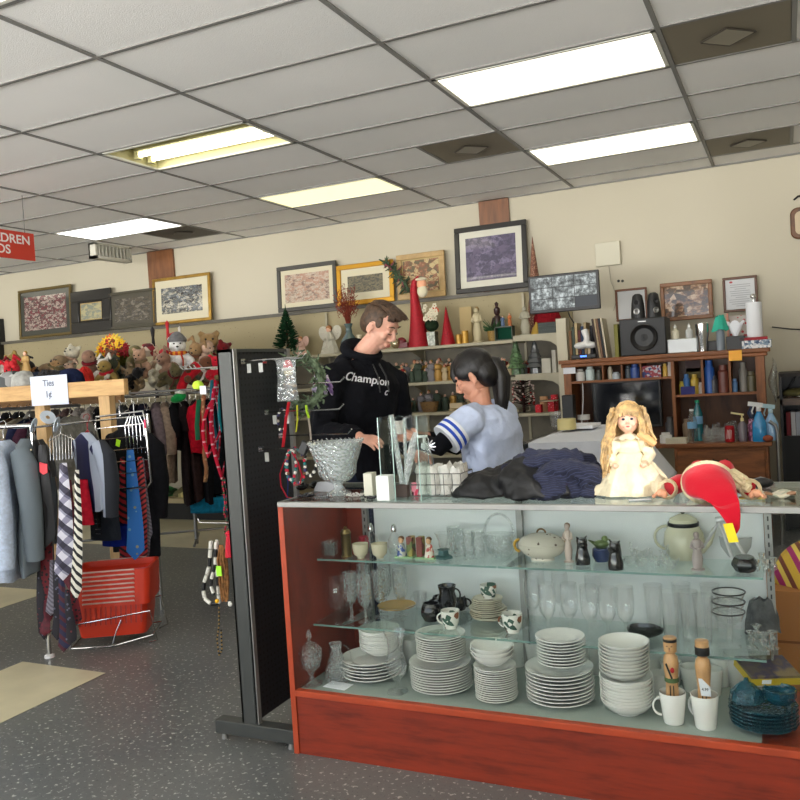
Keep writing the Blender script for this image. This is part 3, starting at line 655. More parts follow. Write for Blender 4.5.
fig('porcelain_girl', 'slender pale porcelain figurine of a girl beside the tureen', 'figurine', 569, 562, Z2, .145, porc, porc, M('pale_brown_glaze', (150, 124, 104), .4), .8)
fig('praying_angel', 'pale grey praying angel figurine in front of the cream teapot', 'figurine', 698, 570, Z2, .13, M('bisque_grey', (168, 156, 152), .6), M('bisque_grey', (0, 0, 0)), M('bisque_grey', (0, 0, 0)), 1.1)
def blackcow(px, py, lb, rz):
    p = PL(px, py, Z2); t = thing('black_creamer', lb, 'creamer', (p.x, p.y, Z2), rz)
    q = MB(); q.lathe([(0, 0), (.026, 0), (.027, .02), (.02, .05), (.017, .07), (.02, .085), (.016, .095), (0, .096)], 20); q.build('body', BLACK, t)
    q = MB(); q.cyl((0, -.01, .065), (0, -.034, .075), .012, .008); q.tube([(0, .02, .02), (0, .04, .04), (0, .034, .07), (0, .018, .08)], .004, 8)
    for s in (-1, 1): q.cyl((s*.01, 0, .09), (s*.02, 0, .1), .005, .002, 8)
    q.build('head_and_handle', BLACK, t)
blackcow(583, 564, 'black glazed cow creamer left of the green bird pot', .6)
blackcow(616, 569, 'black glazed cow creamer right of the green bird pot', -.3)
p = PL(602, 561, Z2); t = thing('bird_pot', 'blue pot with a green bird lid between two black creamers', 'pot', (p.x, p.y, Z2))
MB().lathe([(0, 0), (.024, 0), (.034, .02), (.032, .045), (.026, .05), (0, .05)], 24).build('pot', M('navy_glaze', (34, 52, 96), .2, coat=.5), t)
q = MB(); q.ell((0, 0, .062), (.028, .017, .015)); q.ell((.014, 0, .08), (.012, .011, .013)); q.cyl((.022, 0, .08), (.036, 0, .078), .004, .001, 8); q.cyl((-.02, 0, .062), (-.045, 0, .075), .008, .002, 8)
q.build('bird_lid', M('green_glaze', (96, 116, 62), .3, coat=.4), t)
# clear small animals
s0 = None
for px, py in ((630, 566), (642, 567), (655, 569), (663, 565), (638, 560), (669, 570)):
    p = PL(px, py, Z2); p.y = min(max(p.y, 2.89), 3.05)
    if s0 is None:
        q = MB(); q.ell((0, 0, .018), (.024, .015, .018)); q.tube([(.015, 0, .022), (.026, 0, .045), (.02, 0, .062), (.03, 0, .066)], [.009, .006, .005, .003], 8); q.cyl((-.018, 0, .02), (-.036, 0, .04), .01, .002, 8)
        s0 = one('glass_swan', q, CR, 'small clear glass swan between the black creamer and teapot', 'glass animal', (p.x, p.y, Z2), 0, 'glass swans on the top shelf')
    else: dup(s0, (p.x, p.y, Z2), random.uniform(0, 6))
# teapot
tp = blotch('teapot_bamboo', [(206, 204, 178)]*6+[(116, 124, 92), (206, 204, 178)], 24, .25)
p = PL(684, 560, Z2); t = thing('enamel_teapot', 'cream teapot with dark band, leaf pattern and round knob', 'teapot', (p.x, p.y+.03, Z2), PI)
MB().lathe([(0, 0), (.048, 0), (.062, .02), (.07, .055), (.066, .09), (.052, .118), (.05, .118), (0, .118)], 32).build('pot', tp, t)
MB().lathe([(.052, .116), (.0535, .118), (.0535, .13), (.05, .131)], 32, closed=True).build('dark_band', BLK, t)
l_ = MB().lathe([(.05, .13), (.046, .142), (.02, .156), (.008, .158), (0, .158)], 28).build('lid', M('teapot_cream', (206, 204, 178), .25), t)
MB().ell((0, 0, .168), (.009, .009, .01)).build('knob', BLACK, l_)
q = MB(); q.tube([(-.055, 0, .03), (-.085, 0, .06), (-.105, 0, .11)], [.016, .011, .007], 10); q.build('spout', _mats['teapot_cream'], t)
q = MB(); handle(q, .056, .03, .115, .045, .007, 0); q.build('handle', _mats['teapot_cream'], t)
# metal stand and tilted plate
p = PL(722, 568, Z2); t = thing('folding_easel', 'folding white metal easel with crossed legs', 'easel', (p.x, p.y, Z2))
for nm, a, b2 in (('leg', (-.005, 0, .165), (.045, -.0, .0)), ('leg', (.01, .0, .165), (.085, .005, .02)), ('rear_leg', (0, .0, .16), (-.06, .03, .06))):
    q = MB(); q.cyl(a, b2, .0055, n=8); q.build(nm, M('white_metal', (206, 208, 208), .3, .3), t)
MB().cyl((-.012, 0, .162), (.016, 0, .168), .011, n=12).build('hinge', _mats['white_metal'], t)
p = PL(736, 560, Z2)
one('tilted_bowl', MB().lathe([(0, 0), (.03, 0), (.055, .04), (.06, .075), (.056, .075), (.05, .04), (0, .008)], 30, flute=.03, nf=20), M('pearl_glass', (186, 190, 188), .2, coat=.5), 'pearly fluted bowl behind the metal easel', 'bowl', (p.x, p.y+.05, Z2+.001))
p = PL(745, 571, Z2); t = thing('tealight_holder', 'squat black hexagonal candle holder with grey wax', 'candle holder', (p.x, p.y, Z2))
MB().lathe([(0, 0), (.03, 0), (.042, .02), (.04, .03), (.032, .045), (0, .045)], 6).build('holder', BLACK, t)
MB().lathe([(0, .045), (.03, .045), (.029, .05), (0, .05)], 6).build('wax', col(120, 124, 124, .5), t)
s0 = None
for px, py in ((757, 572), (766, 573), (774, 571), (762, 566)):
    p = PL(px, py, Z2); p.y = min(max(p.y, 2.89), 3.03)
    if s0 is None: s0 = one('crystal_ornament', MB().ell((0, 0, .014), (.012, .012, .014), None, 7, 5).cyl((0, 0, .02), (0, 0, .045), .006, .012, 6), CR, 'tiny faceted crystal ornament at the right end of the top shelf', 'crystal ornament', (p.x, p.y, Z2), 0, 'crystal ornaments, top shelf')
    else: dup(s0, (p.x, p.y, Z2))
# blue glass plates and bowl, box
blueg = glass('blue_glass', (90, 176, 196), .35, hazecol=(26, 110, 132), cut=.5, cs=60)
p = stack('blue_glass_plate', MB().lathe([(0, 0), (.05, 0), (.085, .012), (.1, .02), (.1, .024), (.08, .016), (0, .005)], 36, flute=.015, nf=24), blueg, 'turquoise glass plate in the stack at the right front corner', 'plate', 764, 727, Z0, 6, .011, 'turquoise glass plates', .1)
p.x = min(p.x, CX1-.13)
one('blue_glass_bowl', MB().lathe([(.048, 0), (.05, .002), (.045, .03), (.02, .055), (.008, .06), (.006, .07), (0, .072)], 32, flute=.05, nf=12), blueg, 'ribbed turquoise glass bowl upside down on the turquoise plates', 'bowl', (p.x-.045, p.y-.005, Z0+.083))
one('blue_glass_dish', MB().lathe([(0, 0), (.03, 0), (.045, .02), (.048, .045), (.045, .045), (.04, .02), (0, .006)], 32, flute=.05, nf=12), blueg, 'second ribbed turquoise dish at the right on the turquoise plates', 'dish', (p.x+.05, p.y, Z0+.083))
t = thing('game_box', 'purple printed box with yellow side and white sticker on the blue glass', 'box', (p.x+.01, p.y+.09, Z0+.135), -.5); t.rotation_euler = (.22, .06, .5)
MB().box2((-.08, -.06, 0), (.08, .06, .03)).build('box_body', M('box_yellow', (196, 170, 40), .4), t)
MB().box2((-.0805, -.0605, .024), (.0805, .0605, .032)).build('printed_lid', blotch('printed_purple', [(78, 62, 84), (96, 84, 70), (60, 54, 84), (120, 104, 74)], 14, .35, kind='noise'), t)
MB().box2((-.045, -.061, .006), (-.015, -.0605, .02)).build('sticker', PAPER, t)
q = MB(); q.box2((-.05, -.03, .0), (.05, .03, .0015)); p = PL(330, 690, Z0)
one('paper_card', q, PAPER, 'long white paper card lying at the front left of the glass deck', 'card', (p.x+.01, p.y+.045, Z0+.0005), -.1)
# ------------------------------------------------------------------ on the counter
def ct(px, py): p = PL(px, py, CT); p.z = CT+.0005; return p
p = ct(334, 494); t = thing('crystal_punch_bowl', 'large square rimmed cut crystal bowl on a foot, left end of counter', 'crystal bowl', (p.x+.022, min(p.y, 3.0), CT))
CRW = glass('frosted_crystal', cut=1, cs=70, haze=.3, hazecol=(225, 230, 232), rim=.8, power=1.5)
def sqp(r, z, n=40, k=.5):
    out = []
    for i in range(n):
        a = 2*PI*i/n; q_ = (abs(cos(a))**4+abs(sin(a))**4)**(-.25)*k+(1-k); out.append((r*q_*cos(a+.3), r*q_*sin(a+.3), z))
    return out
q = MB(); rings = [sqp(.05, 0, k=.2), sqp(.048, .006, k=.2), sqp(.02, .02, k=0), sqp(.018, .04, k=0), sqp(.05, .055, k=.1), sqp(.073, .08, k=.2), sqp(.078, .12, k=.3), sqp(.085, .14, k=.6), sqp(.104, .205, k=.8), sqp(.1, .205, k=.8), sqp(.08, .14, k=.6), sqp(.072, .115, k=.3), sqp(.04, .062, k=.1)]
vs = [v_ for r_ in rings for v_ in r_]; n = 40
q.add(vs, [(k*n+i, k*n+(i+1) % n, (k+1)*n+(i+1) % n, (k+1)*n+i) for k in range(len(rings)-1) for i in range(n)]+[list(range(n))[::-1], [(len(rings)-1)*n+i for i in range(n)]])
q.build('bowl', CRW, t)
q = MB()
for k in range(36):
    a = 2*PI*k/36; v_ = sqp(.102, .206, 36, .8)[k]; q.ell(v_, .006, None, 6, 4)
q.build('beaded_rim', CR, t)
silver = M('tarnished_silver', (120, 120, 122), .25, .9)
def coil(name, label, px, py, R, m, n=26, seed=1, th=.003, cat='necklace', bead=True):
    rnd = random.Random(seed); p = ct(px, py); q = MB()
    for k in range(n):
        a = 2*PI*k/n; r = R*(1+.35*rnd.uniform(-1, 1))
        if bead: q.ell((r*cos(a)*1.3, r*sin(a), th+rnd.uniform(0, .004)), th, None, 6, 4)
    q.tube([(R*1.3*cos(2*PI*k/12), R*sin(2*PI*k/12), .002) for k in range(12)], .0012, 5, closed=True)
    return one(name, q, m, label, cat, p)
coil('bead_necklace', 'dark bead necklace coiled on the counter corner left of the crystal bowl', 305, 497, .022, M('dark_beads', (40, 40, 46), .2), seed=2, th=.005)
coil('chain_necklace', 'silver chain necklace lying in front of the crystal bowl', 322, 499, .02, silver, seed=3, th=.0035)
coil('pearl_necklace', 'white pearl necklace lying right of the crystal bowl foot', 356, 496, .022, M('pearl', (210, 206, 200), .2), seed=4, th=.004)
coil('stone_bracelet', 'dark stone bracelet lying on the counter beside the white boxes', 371, 499, .013, M('dark_beads', (0, 0, 0)), seed=5, th=.004, cat='bracelet')
p = ct(326, 492); one('silver_purse', MB().grid(lambda u, v: ((.075-.02*v)*cos(2*PI*u), .026*sin(2*PI*u)*(1-.6*v), .035*v), 24, 5, closeu=True).prism([(.052*cos(2*PI*k/16), .01*sin(2*PI*k/16)) for k in range(16)], .034, .036), M('silver_cloth', (176, 178, 182), .35, .3, bs=.6, bsc=120), 'flat glittery silver evening purse below the crystal bowl', 'purse', (p.x, p.y+.03, CT+.0005))
p = ct(309, 490); t = thing('sunglasses', 'black folded sunglasses on the counter beside the purse', 'sunglasses', p, .9)
q = MB()
for s in (-1, 1): q.ell((s*.03, 0, .018), (.026, .004, .017))
q.box((0, 0, .022), (.02, .004, .004)); q.build('lenses', BLACK, t)
q = MB()
for s in (-1, 1): q.cyl((s*.055, 0, .022), (s*.02, .05, .006), .002, n=6)
q.build('arms', BLK, t)
# boxes on the counter
for px, py, w_, d_, h_, c_, lb, rz in [(371, 495, .035, .05, .085, (214, 212, 196), 'cream gift box standing beside the crystal bowl', .1), (386, 500, .05, .05, .09, (238, 242, 240), 'upright white box left of the acrylic display', .05),
                                   (403, 497, .05, .03, .045, (84, 70, 66), 'dark brown photo box inside the acrylic display', 0), (417, 496, .033, .02, .05, (230, 60, 96), 'pink card with dark print inside the acrylic display', 0)]:
    p = ct(px, py)
    q = MB(); q.box((0, 0, h_/2), (w_, d_, h_)); m_ = col(*c_)
    if c_[0] == 230: m_ = blotch('pink_card', [(230, 60, 96)]*4+[(90, 30, 50), (250, 150, 170)], 60)
    one('small_box', q, m_, lb, 'box', p, rz, bevel=.0015)
p = ct(404, 500); t = thing('acrylic_display', 'clear acrylic display stand with tall upright panels', 'display stand', (p.x, p.y+.04, CT+.0005))
hb = .3
for x, y, w_, d_ in ((-.075, -.02, .002, .09), (.08, -.02, .002, .09)):
    MB().box((x, y, hb/2), (w_, d_, hb)).build('side_panel', SHELFG, t)
MB().box((0, .03, hb/2), (.155, .003, hb)).build('back_panel', PANE, t)
MB().box((0, -.01, .002), (.16, .1, .004)).build('base', SHELFG, t)
for x in (-.073, -.02, .08): MB().box((x, -.066, hb/2), (.0025, .0025, hb)).build('edge_strip', M('acrylic_edge', (176, 206, 200), .2), t)
tubeg = glass('ribbed_acrylic', (226, 240, 238), .25, cut=.6, cs=120, rim=.9, power=1.2)
for nm, a, b2, r, lb in (('glass_rod', (-.05, 0, .305), (-.012, -.02, .055), .010, 'thick ribbed glass rod leaning in the acrylic stand'), ('glass_rod', (-.002, .01, .29), (-.005, 0, .05), .006, 'thin straight glass rod standing at the centre of the acrylic stand')):
    q = MB(); q.tube([(a[0]+(b2[0]-a[0])*k/6, a[1]+(b2[1]-a[1])*k/6, a[2]+(b2[2]-a[2])*k/6) for k in range(7)], [r]*7, 10)
    one(nm, q, tubeg, lb, 'glass rod', (p.x, p.y+.04, CT))
q = MB(); q.tube([(.045, 0, .24), (.035, -.005, .2), (.02, -.01, .14), (.008, -.015, .09), (.006, -.02, .06)], [.008, .016, .014, .012, .006], 12)
one('glass_vase', q, CRW, 'slim curved glass bud vase leaning right in the acrylic stand', 'vase', (p.x, p.y+.04, CT))
# wire basket with white paper bags
wire = M('thin_wire', (120, 118, 116), .3, .9)
p = ct(437, 497); t = thing('wire_basket', 'low wire basket full of white paper bags behind the acrylic stand', 'wire basket', (p.x, p.y+.05, CT+.0005))
q = MB(); bw, bd, bh = .1, .06, .085
for z in (.004, .045, bh):
    q.tube([(-bw, -bd, z), (bw, -bd, z), (bw, bd, z), (-bw, bd, z)], .0018, 5, closed=True)
for k in range(7):
    x = -bw+2*bw*k/6; q.tube([(x, -bd, bh), (x, -bd, .004), (x, bd, .004), (x, bd, bh)], .0015, 5)
for s in (-1, 1): q.tube([(s*bw, -.02, bh), (s*(bw-.005), -.02, bh+.03), (s*(bw-.005), .02, bh+.03), (s*bw, .02, bh)], .0018, 5)
q.build('wire_frame', wire, t)
bagm = M('crumpled_paper', (222, 220, 214), .85, bs=.9, bsc=30, bd=.02)
rnd = random.Random(8)
for k in range(4):
    q = MB(); q.grid(lambda u, v: ((.026+.006*rnd.uniform(-1, 1))*cos(2*PI*u), (.045+.006*rnd.uniform(-1, 1))*sin(2*PI*u), .006+.105*v+.01*rnd.uniform(-1, 1)*v), 14, 6, closeu=True); q.box((0, 0, .05), (.03, .06, .09))
    one('paper_bag', q, bagm, 'crumpled white paper bag standing in the low wire basket', 'paper bag', (p.x-.07+.047*k, p.y+.05, CT+.001), 0, 'paper bags in the wire basket')
# sanitizer
p = at(440, 436, y=3.25); t = thing('pump_bottle', 'clear pump bottle of sanitizer behind the counter', 'pump bottle', (p.x, 3.08, CT+.0005))
MB().lathe([(0, 0), (.032, 0), (.034, .02), (.034, .1), (.026, .125), (.012, .14), (.012, .15), (0, .15)], 24).build('bottle', GL, t)
MB().lathe([(.013, .145), (.014, .148), (.014, .165), (.006, .168), (.006, .19), (0, .19)], 16).box((-.012, 0, .194), (.045, .016, .01)).build('pump', col(236, 238, 238, .3), t)
# crystal flower clip
p = at(418, 446, y=3.1); q = MB()
for k in range(14):
    a = 2*PI*k/14; q.cyl((0, 0, .03), (.03*cos(a), .012*sin(a), .05+.028*sin(a)), .004, .001, 5)
q.cyl((0, 0, 0), (0, 0, .04), .003, n=6); q.lathe([(0, 0), (.02, 0), (.018, .004), (0, .005)], 12)
q.cyl((.0, 0, .03), (0, 0, .15), .002, n=6)
for k in range(12):
    a = 2*PI*k/12; q.cyl((0, 0, .15), (.035*cos(a), .012*sin(a), .15+.03*sin(a)), .005, .002, 5)
one('rhinestone_flower', q, M('rhinestone', (214, 216, 222), .1, .5), 'white rhinestone flower on a short stand behind the acrylic panels', 'ornament', (-1.335, 3.10, CT+.0005))
# navy pinstripe suit pile
pin, nt, b = newmat('navy_pinstripe')
sx = N(nt, 'ShaderNodeSeparateXYZ'); nt.links.new(coords(nt, (90, 90, 90), (0, 0, -.35)), sx.inputs[0])
dv = math_(nt, 'FRACT', math_(nt, 'ADD', math_(nt, 'MULTIPLY', sx.outputs[1], 1.0), math_(nt, 'MULTIPLY', sx.outputs[2], 1.1)))
link_col(nt, b, ramp(nt, dv, [(0, (56, 62, 92)), (.14, (14, 19, 44))], 'CONSTANT')); b.inputs['Roughness'].default_value = .85; b.inputs['Sheen Weight'].default_value = .05
bump(nt, b, noise(nt, 12, 3), .4, .02)
t = thing('folded_suit', 'rumpled navy pinstripe suit heaped on the glass counter', 'suit', (-.865, 2.87, CT+.001)); t.scale = (1.1, 1.0, .98)
lining = M('navy_lining', (6, 7, 11), .6, bs=.4, bsc=12, bd=.02)
rnd = random.Random(21)
def heap(q, c, r, rot=0, seed=0, amp=.12, n=36, m=16):
    rn = random.Random(seed); ph = [rn.uniform(0, 6) for _ in range(6)]
    def f(u, v):
        a = 2*PI*u; el = -.02+1.5*v; el = min(el, PI/2)
        k = 1+amp*sin(3*a+ph[0]+2*v)+amp*.6*sin(7*a+ph[1]-5*v)+amp*.5*sin(11*a+ph[2]+6*v)
        x, y, z = r[0]*cos(a)*cos(el)*k, r[1]*sin(a)*cos(el)*k, max(0, r[2]*sin(el)*(1+amp*.9*sin(4*a+ph[3]+3*v)))
        return (c[0]+x*cos(rot)-y*sin(rot), c[1]+x*sin(rot)+y*cos(rot), c[2]+z+.001)
    q.grid(f, n, m, closeu=True); q.add([f(i_/n, 0) for i_ in range(n)], [list(range(n))[::-1]]); q.add([f(i_/n, 1) for i_ in range(n)], [list(range(n))])
q = MB(); heap(q, (-.11, 0, 0), (.16, .13, .085), .1, 1, .08); heap(q, (.02, .0, 0), (.17, .15, .12), -.1, 2, .1); q.build('jacket_body', lining, t, remesh=.006, smooth=2, disp=(.045, .08))
q = MB()
q.tube([(-.05, -.05, .075), (.03, -.02, .115), (.12, .02, .11), (.2, .04, .075), (.235, .03, .04)], [.03, .045, .05, .05, .035], 14)
q.tube([(.02, -.09, .04), (.09, -.07, .07), (.16, -.05, .08), (.215, -.05, .06), (.23, -.04, .045)], [.025, .04, .052, .05, .03], 14)
heap(q, (.1, -.01, 0), (.14, .12, .1), .2, 7, .12)
q.build('sleeves', pin, t, remesh=.005, smooth=2, disp=(.05, .045))
q = MB(); q.tube([(.0, -.11, .05), (.03, -.125, .03), (.06, -.13, .018), (.1, -.125, .02)], [.018, .03, .026, .012], 10); q.tube([(.02, -.1, .085), (.035, -.12, .055), (.05, -.13, .03)], [.012, .02, .014], 8); q.build('lapel', pin, t, smooth=1)
# ---------------- porcelain doll, sitting
def curls(q, pts, r, n, spread, seed, wob=.004):
    rn = random.Random(seed)
    for k in range(n):
        o = Vector((rn.uniform(-1, 1)*spread[0], rn.uniform(-1, 1)*spread[1], rn.uniform(-1, 1)*spread[2])); ph = rn.uniform(0, 6)
        q.tube([Vector(p_)+o+Vector((wob*sin(i*1.9+ph), wob*cos(i*1.9+ph), 0)) for i, p_ in enumerate(pts)], [r*(1-.5*i/len(pts)) for i in range(len(pts))], 6)
p = ct(628, 494); t = thing('porcelain_doll', 'blonde porcelain doll in a cream satin dress sitting on the counter', 'doll', (p.x+.01, p.y+.02, CT+.001), .12)
satin = M('cream_satin', (236, 224, 190), .4, var=.1, vs=14, bs=.7, bsc=14, bd=.03, sheen=.3)
skin_d = M('doll_skin', (236, 190, 164), .4, sss=.1)
q = MB(); q.grid(lambda u, v: ((.035+(.098+.012*sin(9*2*PI*u))*(v**.8))*cos(2*PI*u), (.028+(.07+.01*sin(8*2*PI*u))*(v**.8))*sin(2*PI*u)-.01*v, .135*(1-v)**.85+.003), 54, 12, closeu=True)
q.build('skirt', satin, t)
q = MB(); q.ell((0, .005, .155), (.042, .032, .05)); q.ell((0, 0, .185), (.03, .024, .02)); q.build('bodice', satin, t)
for s in (-1, 1):
    q = MB(); q.ell((s*.048, 0, .165), (.026, .024, .028)); q.tube([(s*.048, 0, .165), (s*.066, -.012, .13), (s*.05, -.045, .105)], [.022, .02, .016], 10); sl = q.build('sleeve', satin, t)
    q = MB(); q.ell((s*.045, -.055, .1), (.011, .014, .009)); q.build('hand', skin_d, t)
q = MB(); q.grid(lambda u, v: ((.02+.028*v)*cos(2*PI*u), (.018+.024*v)*sin(2*PI*u)-.002, .2-.014*v+.003*sin(10*2*PI*u)*v), 40, 4, closeu=True); q.build('lace_collar', M('cream_lace', (232, 224, 200), .7), t)
q = MB(); q.cyl((0, 0, .19), (0, 0, .215), .013, .014); q.ell((0, -.004, .247), (.036, .036, .043), None, 20, 14); q.ell((0, -.03, .222), (.014, .012, .012)); q.ell((0, -.041, .243), (.0045, .006, .005)); q.ell((-.016, -.03, .236), (.01, .01, .01)); q.ell((.016, -.03, .236), (.01, .01, .01))
hd = q.build('head', skin_d, t, remesh=.0022, smooth=3)
q = MB()
for s in (-1, 1): q.ell((s*.0135, -.0375, .2535), (.0055, .003, .0042), None, 10, 6)
q.build('eyes', M('doll_eye', (40, 50, 70), .1), hd)
q = MB()
for s in (-1, 1): q.tube([(s*.007, -.0395, .262), (s*.0135, -.0395, .265), (s*.02, -.036, .262)], .001, 5)
q.build('eyebrows', M('doll_brow', (150, 110, 60), .6), hd)
q = MB(); q.ell((0, -.0405, .2285), (.006, .003, .0026), None, 10, 6); q.build('mouth', M('doll_lips', (196, 70, 74), .4), hd)
hairm = M('blonde_doll_hair', (196, 162, 110), .5, var=.25, vs=60, bs=.6, bsc=120)
q = MB(); q.ell((0, .008, .262), (.046, .042, .047), None, 22, 14)
rn = random.Random(4)
for k in range(40):
    x = rn.uniform(-.034, .034); zt = .305-9*x*x; q.tube([(x*.5, .0, zt+.004), (x*.9, -.026, zt-.006), (x, -.038, zt-.022), (x*1.05+rn.uniform(-.003, .003), -.0405, zt-.036+rn.uniform(-.004, .004))], [.004, .005, .004, .0015], 5)
for k in range(60):
    a = rn.uniform(0, PI); q.tube([(.044*cos(a)*f, .01+.045*sin(a)*f-.02*(1-f), .262+.05*math.sqrt(max(0, 1-f*f*.98))) for f in (.1, .5, .85, 1.02)], [.003, .0045, .0045, .003], 5)
for s, n_ in ((-1, 26), (1, 18)):
    curls(q, [(s*.036, 0, .28), (s*.05, -.004, .25), (s*.056, -.006, .215), (s*.07, -.012, .17), (s*.076, -.02, .12), (s*.08, -.03, .07)][:6 if s < 0 else 4], .0065, n_*2, (.013, .022, .012), 6+s, .007)
curls(q, [(0, .03, .28), (0, .045, .24), (0, .05, .18), (0, .05, .12)], .009, 20, (.04, .008, .01), 9, .006)
q.build('hair', hairm, t)
q = MB(); q.tube([(.1+.045*cos(a), -.0, .17+.03*sin(a)) for a in [PI*k/5 for k in range(3)]][:0] or [(.03, -.02, .2), (.06, -.03, .185), (.085, -.03, .165)], [.008, .014, .01], 8); q.build('ribbon', M('peach_ribbon', (226, 176, 120), .5), t)
# lace hat and paper by the doll
p = ct(646, 492); one('black_lace_fan', MB().grid(lambda u, v: ((.055*v+.012)*cos(-.3+3.6*u), (.035*v+.01)*sin(-.3+3.6*u), .014+.006*sin(24*u)+.01*v), 50, 6), M('black_lace', (26, 24, 30), .7), 'small black lace fan lying between the two dolls', 'fan', (p.x, p.y+.01, CT+.002), solid=.002)
p = ct(640, 500); one('paper_slip', MB().box((0, 0, .0008), (.07, .025, .0012)), PAPER, 'white paper slip at the counter edge below the doll', 'paper', (p.x, p.y, CT+.0005), .3)
# ---------------- santa doll lying on its back, head (hat) towards the viewer
redf = M('red_felt', (200, 14, 40), .85, sheen=.4, bs=.3, bsc=60); trimf = M('cream_plush', (228, 212, 174), .9, bs=.8, bsc=60, bd=.02)
skin_s = M('santa_skin', (232, 168, 132), .5, sss=.1)
p = ct(712, 497); p.y = 2.735; t = thing('santa_doll', 'plush santa doll lying on the counter with its red hat hanging over the edge', 'santa doll', (p.x-.005, p.y+.005, CT+.001))
q = MB(); q.ell((0, .1, .04), (.085, .1, .045)); q.build('coat', redf, t, remesh=.005, smooth=2)
for s in (-1, 1):
    q = MB(); q.tube([(s*.05, .07, .045), (s*.09, .05, .045), (s*.115, .02, .035)], [.028, .03, .027], 12); q.build('sleeve', redf, t)
    q = MB(); q.lathe([(.03, -.012), (.034, 0), (.03, .012), (.022, 0)], 14, closed=True); q.build('fur_cuff', trimf, t, (s*.122, .006, .033), rot=(1.2, s*.7, 0))
    q = MB(); q.ell((s*.138, -.016, .024), (.02, .015, .013), (0, 0, -s*.9)); q.tube([(s*.13, -.02, .026), (s*.123, -.034, .022), (s*.127, -.044, .016)], .007, 8)
    for k in range(3): q.tube([(s*(.145+.006*k), -.02, .026-.004*k), (s*(.157+.003*k), -.034+.009*k, .02-.003*k), (s*(.158+.003*k), -.042+.01*k, .014)], .0055, 7)
    q.build('hand', skin_s, t, remesh=.0025, smooth=1)
    q = MB(); q.tube([(s*.035, .13, .05), (s*.04, .17, .075), (s*.05, .2, .045)], [.03, .03, .028], 12); q.build('trouser_leg', redf, t)
    q = MB(); q.ell((s*.052, .225, .032), (.024, .03, .028)); q.build('boot', BLACK, t)
q = MB(); q.ell((-.005, .022, .052), (.042, .036, .043), None, 18, 12); q.ell((-.005, .03, .092), (.008, .009, .01)); hd = q.build('head', skin_s, t)
q = MB(); curls(q, [(-.005, .035, .085), (-.005, .055, .078), (-.005, .075, .07), (0, .09, .075)], .011, 34, (.036, .006, .01), 12, .006); curls(q, [(.04, .02, .06), (.07, .03, .07), (.095, .02, .05), (.115, .0, .04)], .013, 14, (.01, .02, .012), 13, .006); q.build('beard', trimf, t)
q = MB()
def hat(u, v):
    a = 2*PI*u; pts = [((0, .0, .058), .074, .058), ((.0, -.03, .06), .076, .058), ((.01, -.06, .055), .072, .05), ((.03, -.09, .044), .056, .038), ((.055, -.12, .02), .04, .026), ((.072, -.134, -.02), .027, .016), ((.08, -.136, -.055), .016, .012), ((.082, -.136, -.075), .004, .004)]
    s_ = v*(len(pts)-1); i = min(int(s_), len(pts)-2); f = s_-i
    c0 = Vector(pts[i][0]).lerp(Vector(pts[i+1][0]), f); rx = pts[i][1]*(1-f)+pts[i+1][1]*f; rz = pts[i][2]*(1-f)+pts[i+1][2]*f
    w_ = 1+.05*sin(5*a+6*v)*min(1, 3*v)
    ax = Vector((1, 0, 0)); up = Vector((0, .25+.6*v, 1)).normalized() if v < .95 else Vector((0, 1, .2)).normalized()
    return c0+ax*cos(a)*rx*w_+up*sin(a)*rz*w_
q.grid(hat, 36, 28, closeu=True); h_ = q.build('hat', redf, t, smooth=2)
q = MB(); q.tube([(.07*cos(a), .008+.004*sin(3*a), .052+.06*sin(a)) for a in [2*PI*k/28 for k in range(28)]], .012, 8, closed=True); q.build('fur_band', trimf, t)
q = MB(); q.prism([(-.014, -.02), (.012, -.026), (.018, .03), (-.008, .036)], -.001, .001, 'xz'); q.build('yellow_tag', M('yellow_tag_paper', (250, 222, 20), .6), h_, (.07, -.156, -.075), rot=(0, -.35, 0))
# right end of the counter
p = ct(761, 488); t = thing('black_coin_purse', 'small black leather coin purse at the right end of the counter', 'purse', p, .3)
q = MB(); q.ell((0, 0, .016), (.042, .026, .018)); q.build('pouch', M('black_leather', (28, 28, 32), .4, bs=.5, bsc=80), t, remesh=.004)
q = MB(); q.tube([(-.034, 0, .024), (0, -.004, .036), (.034, 0, .024)], .003, 6); q.build('clasp', STEEL, t)
p = ct(752, 499); one('wooden_ruler', MB().box((0, 0, .003), (.075, .028, .005)), M('yellow_card', (232, 206, 110), .6), 'yellow card lying beside the black coin purse', 'card', (p.x, p.y, CT+.0005), .05)
p = ct(781, 498); one('patterned_scarf', MB().grid(lambda u, v: (-.05+.1*u, -.035+.075*v, .006+.006*sin(8*u+3*v)+.004*sin(11*v)), 24, 18), blotch('scarf_print', [(200, 196, 176), (176, 180, 160), (220, 214, 190), (160, 120, 90), (210, 206, 188)], 50), 'pale printed scarf folded at the right end of the counter', 'scarf', (p.x-.01, p.y+.03, CT+.001), .1, solid=.006)
# ------------------------------------------------------------------ pegboard gondola left of the counter
RX0, RX1, RY0, RY1, RZ1 = -2.012, -1.938, 2.655, 3.06, 1.555
steel_g = M('gondola_grey', (70, 72, 70), .5, .2); 
pb, nt, b = newmat('black_pegboard'); v = coords(nt, (40, 40, 40))
vf = N(nt, 'ShaderNodeVectorMath', operation='FRACTION'); nt.links.new(v, vf.inputs[0])
vd_ = N(nt, 'ShaderNodeVectorMath', operation='SUBTRACT'); nt.links.new(vf.outputs[0], vd_.inputs[0]); vd_.inputs[1].default_value = (.5, .5, .5)
sx = N(nt, 'ShaderNodeSeparateXYZ'); nt.links.new(vd_.outputs[0], sx.inputs[0])
dd = math_(nt, 'SQRT', math_(nt, 'ADD', math_(nt, 'POWER', math_(nt, 'ABSOLUTE', sx.outputs[1]), 2), math_(nt, 'POWER', math_(nt, 'ABSOLUTE', sx.outputs[2]), 2)))
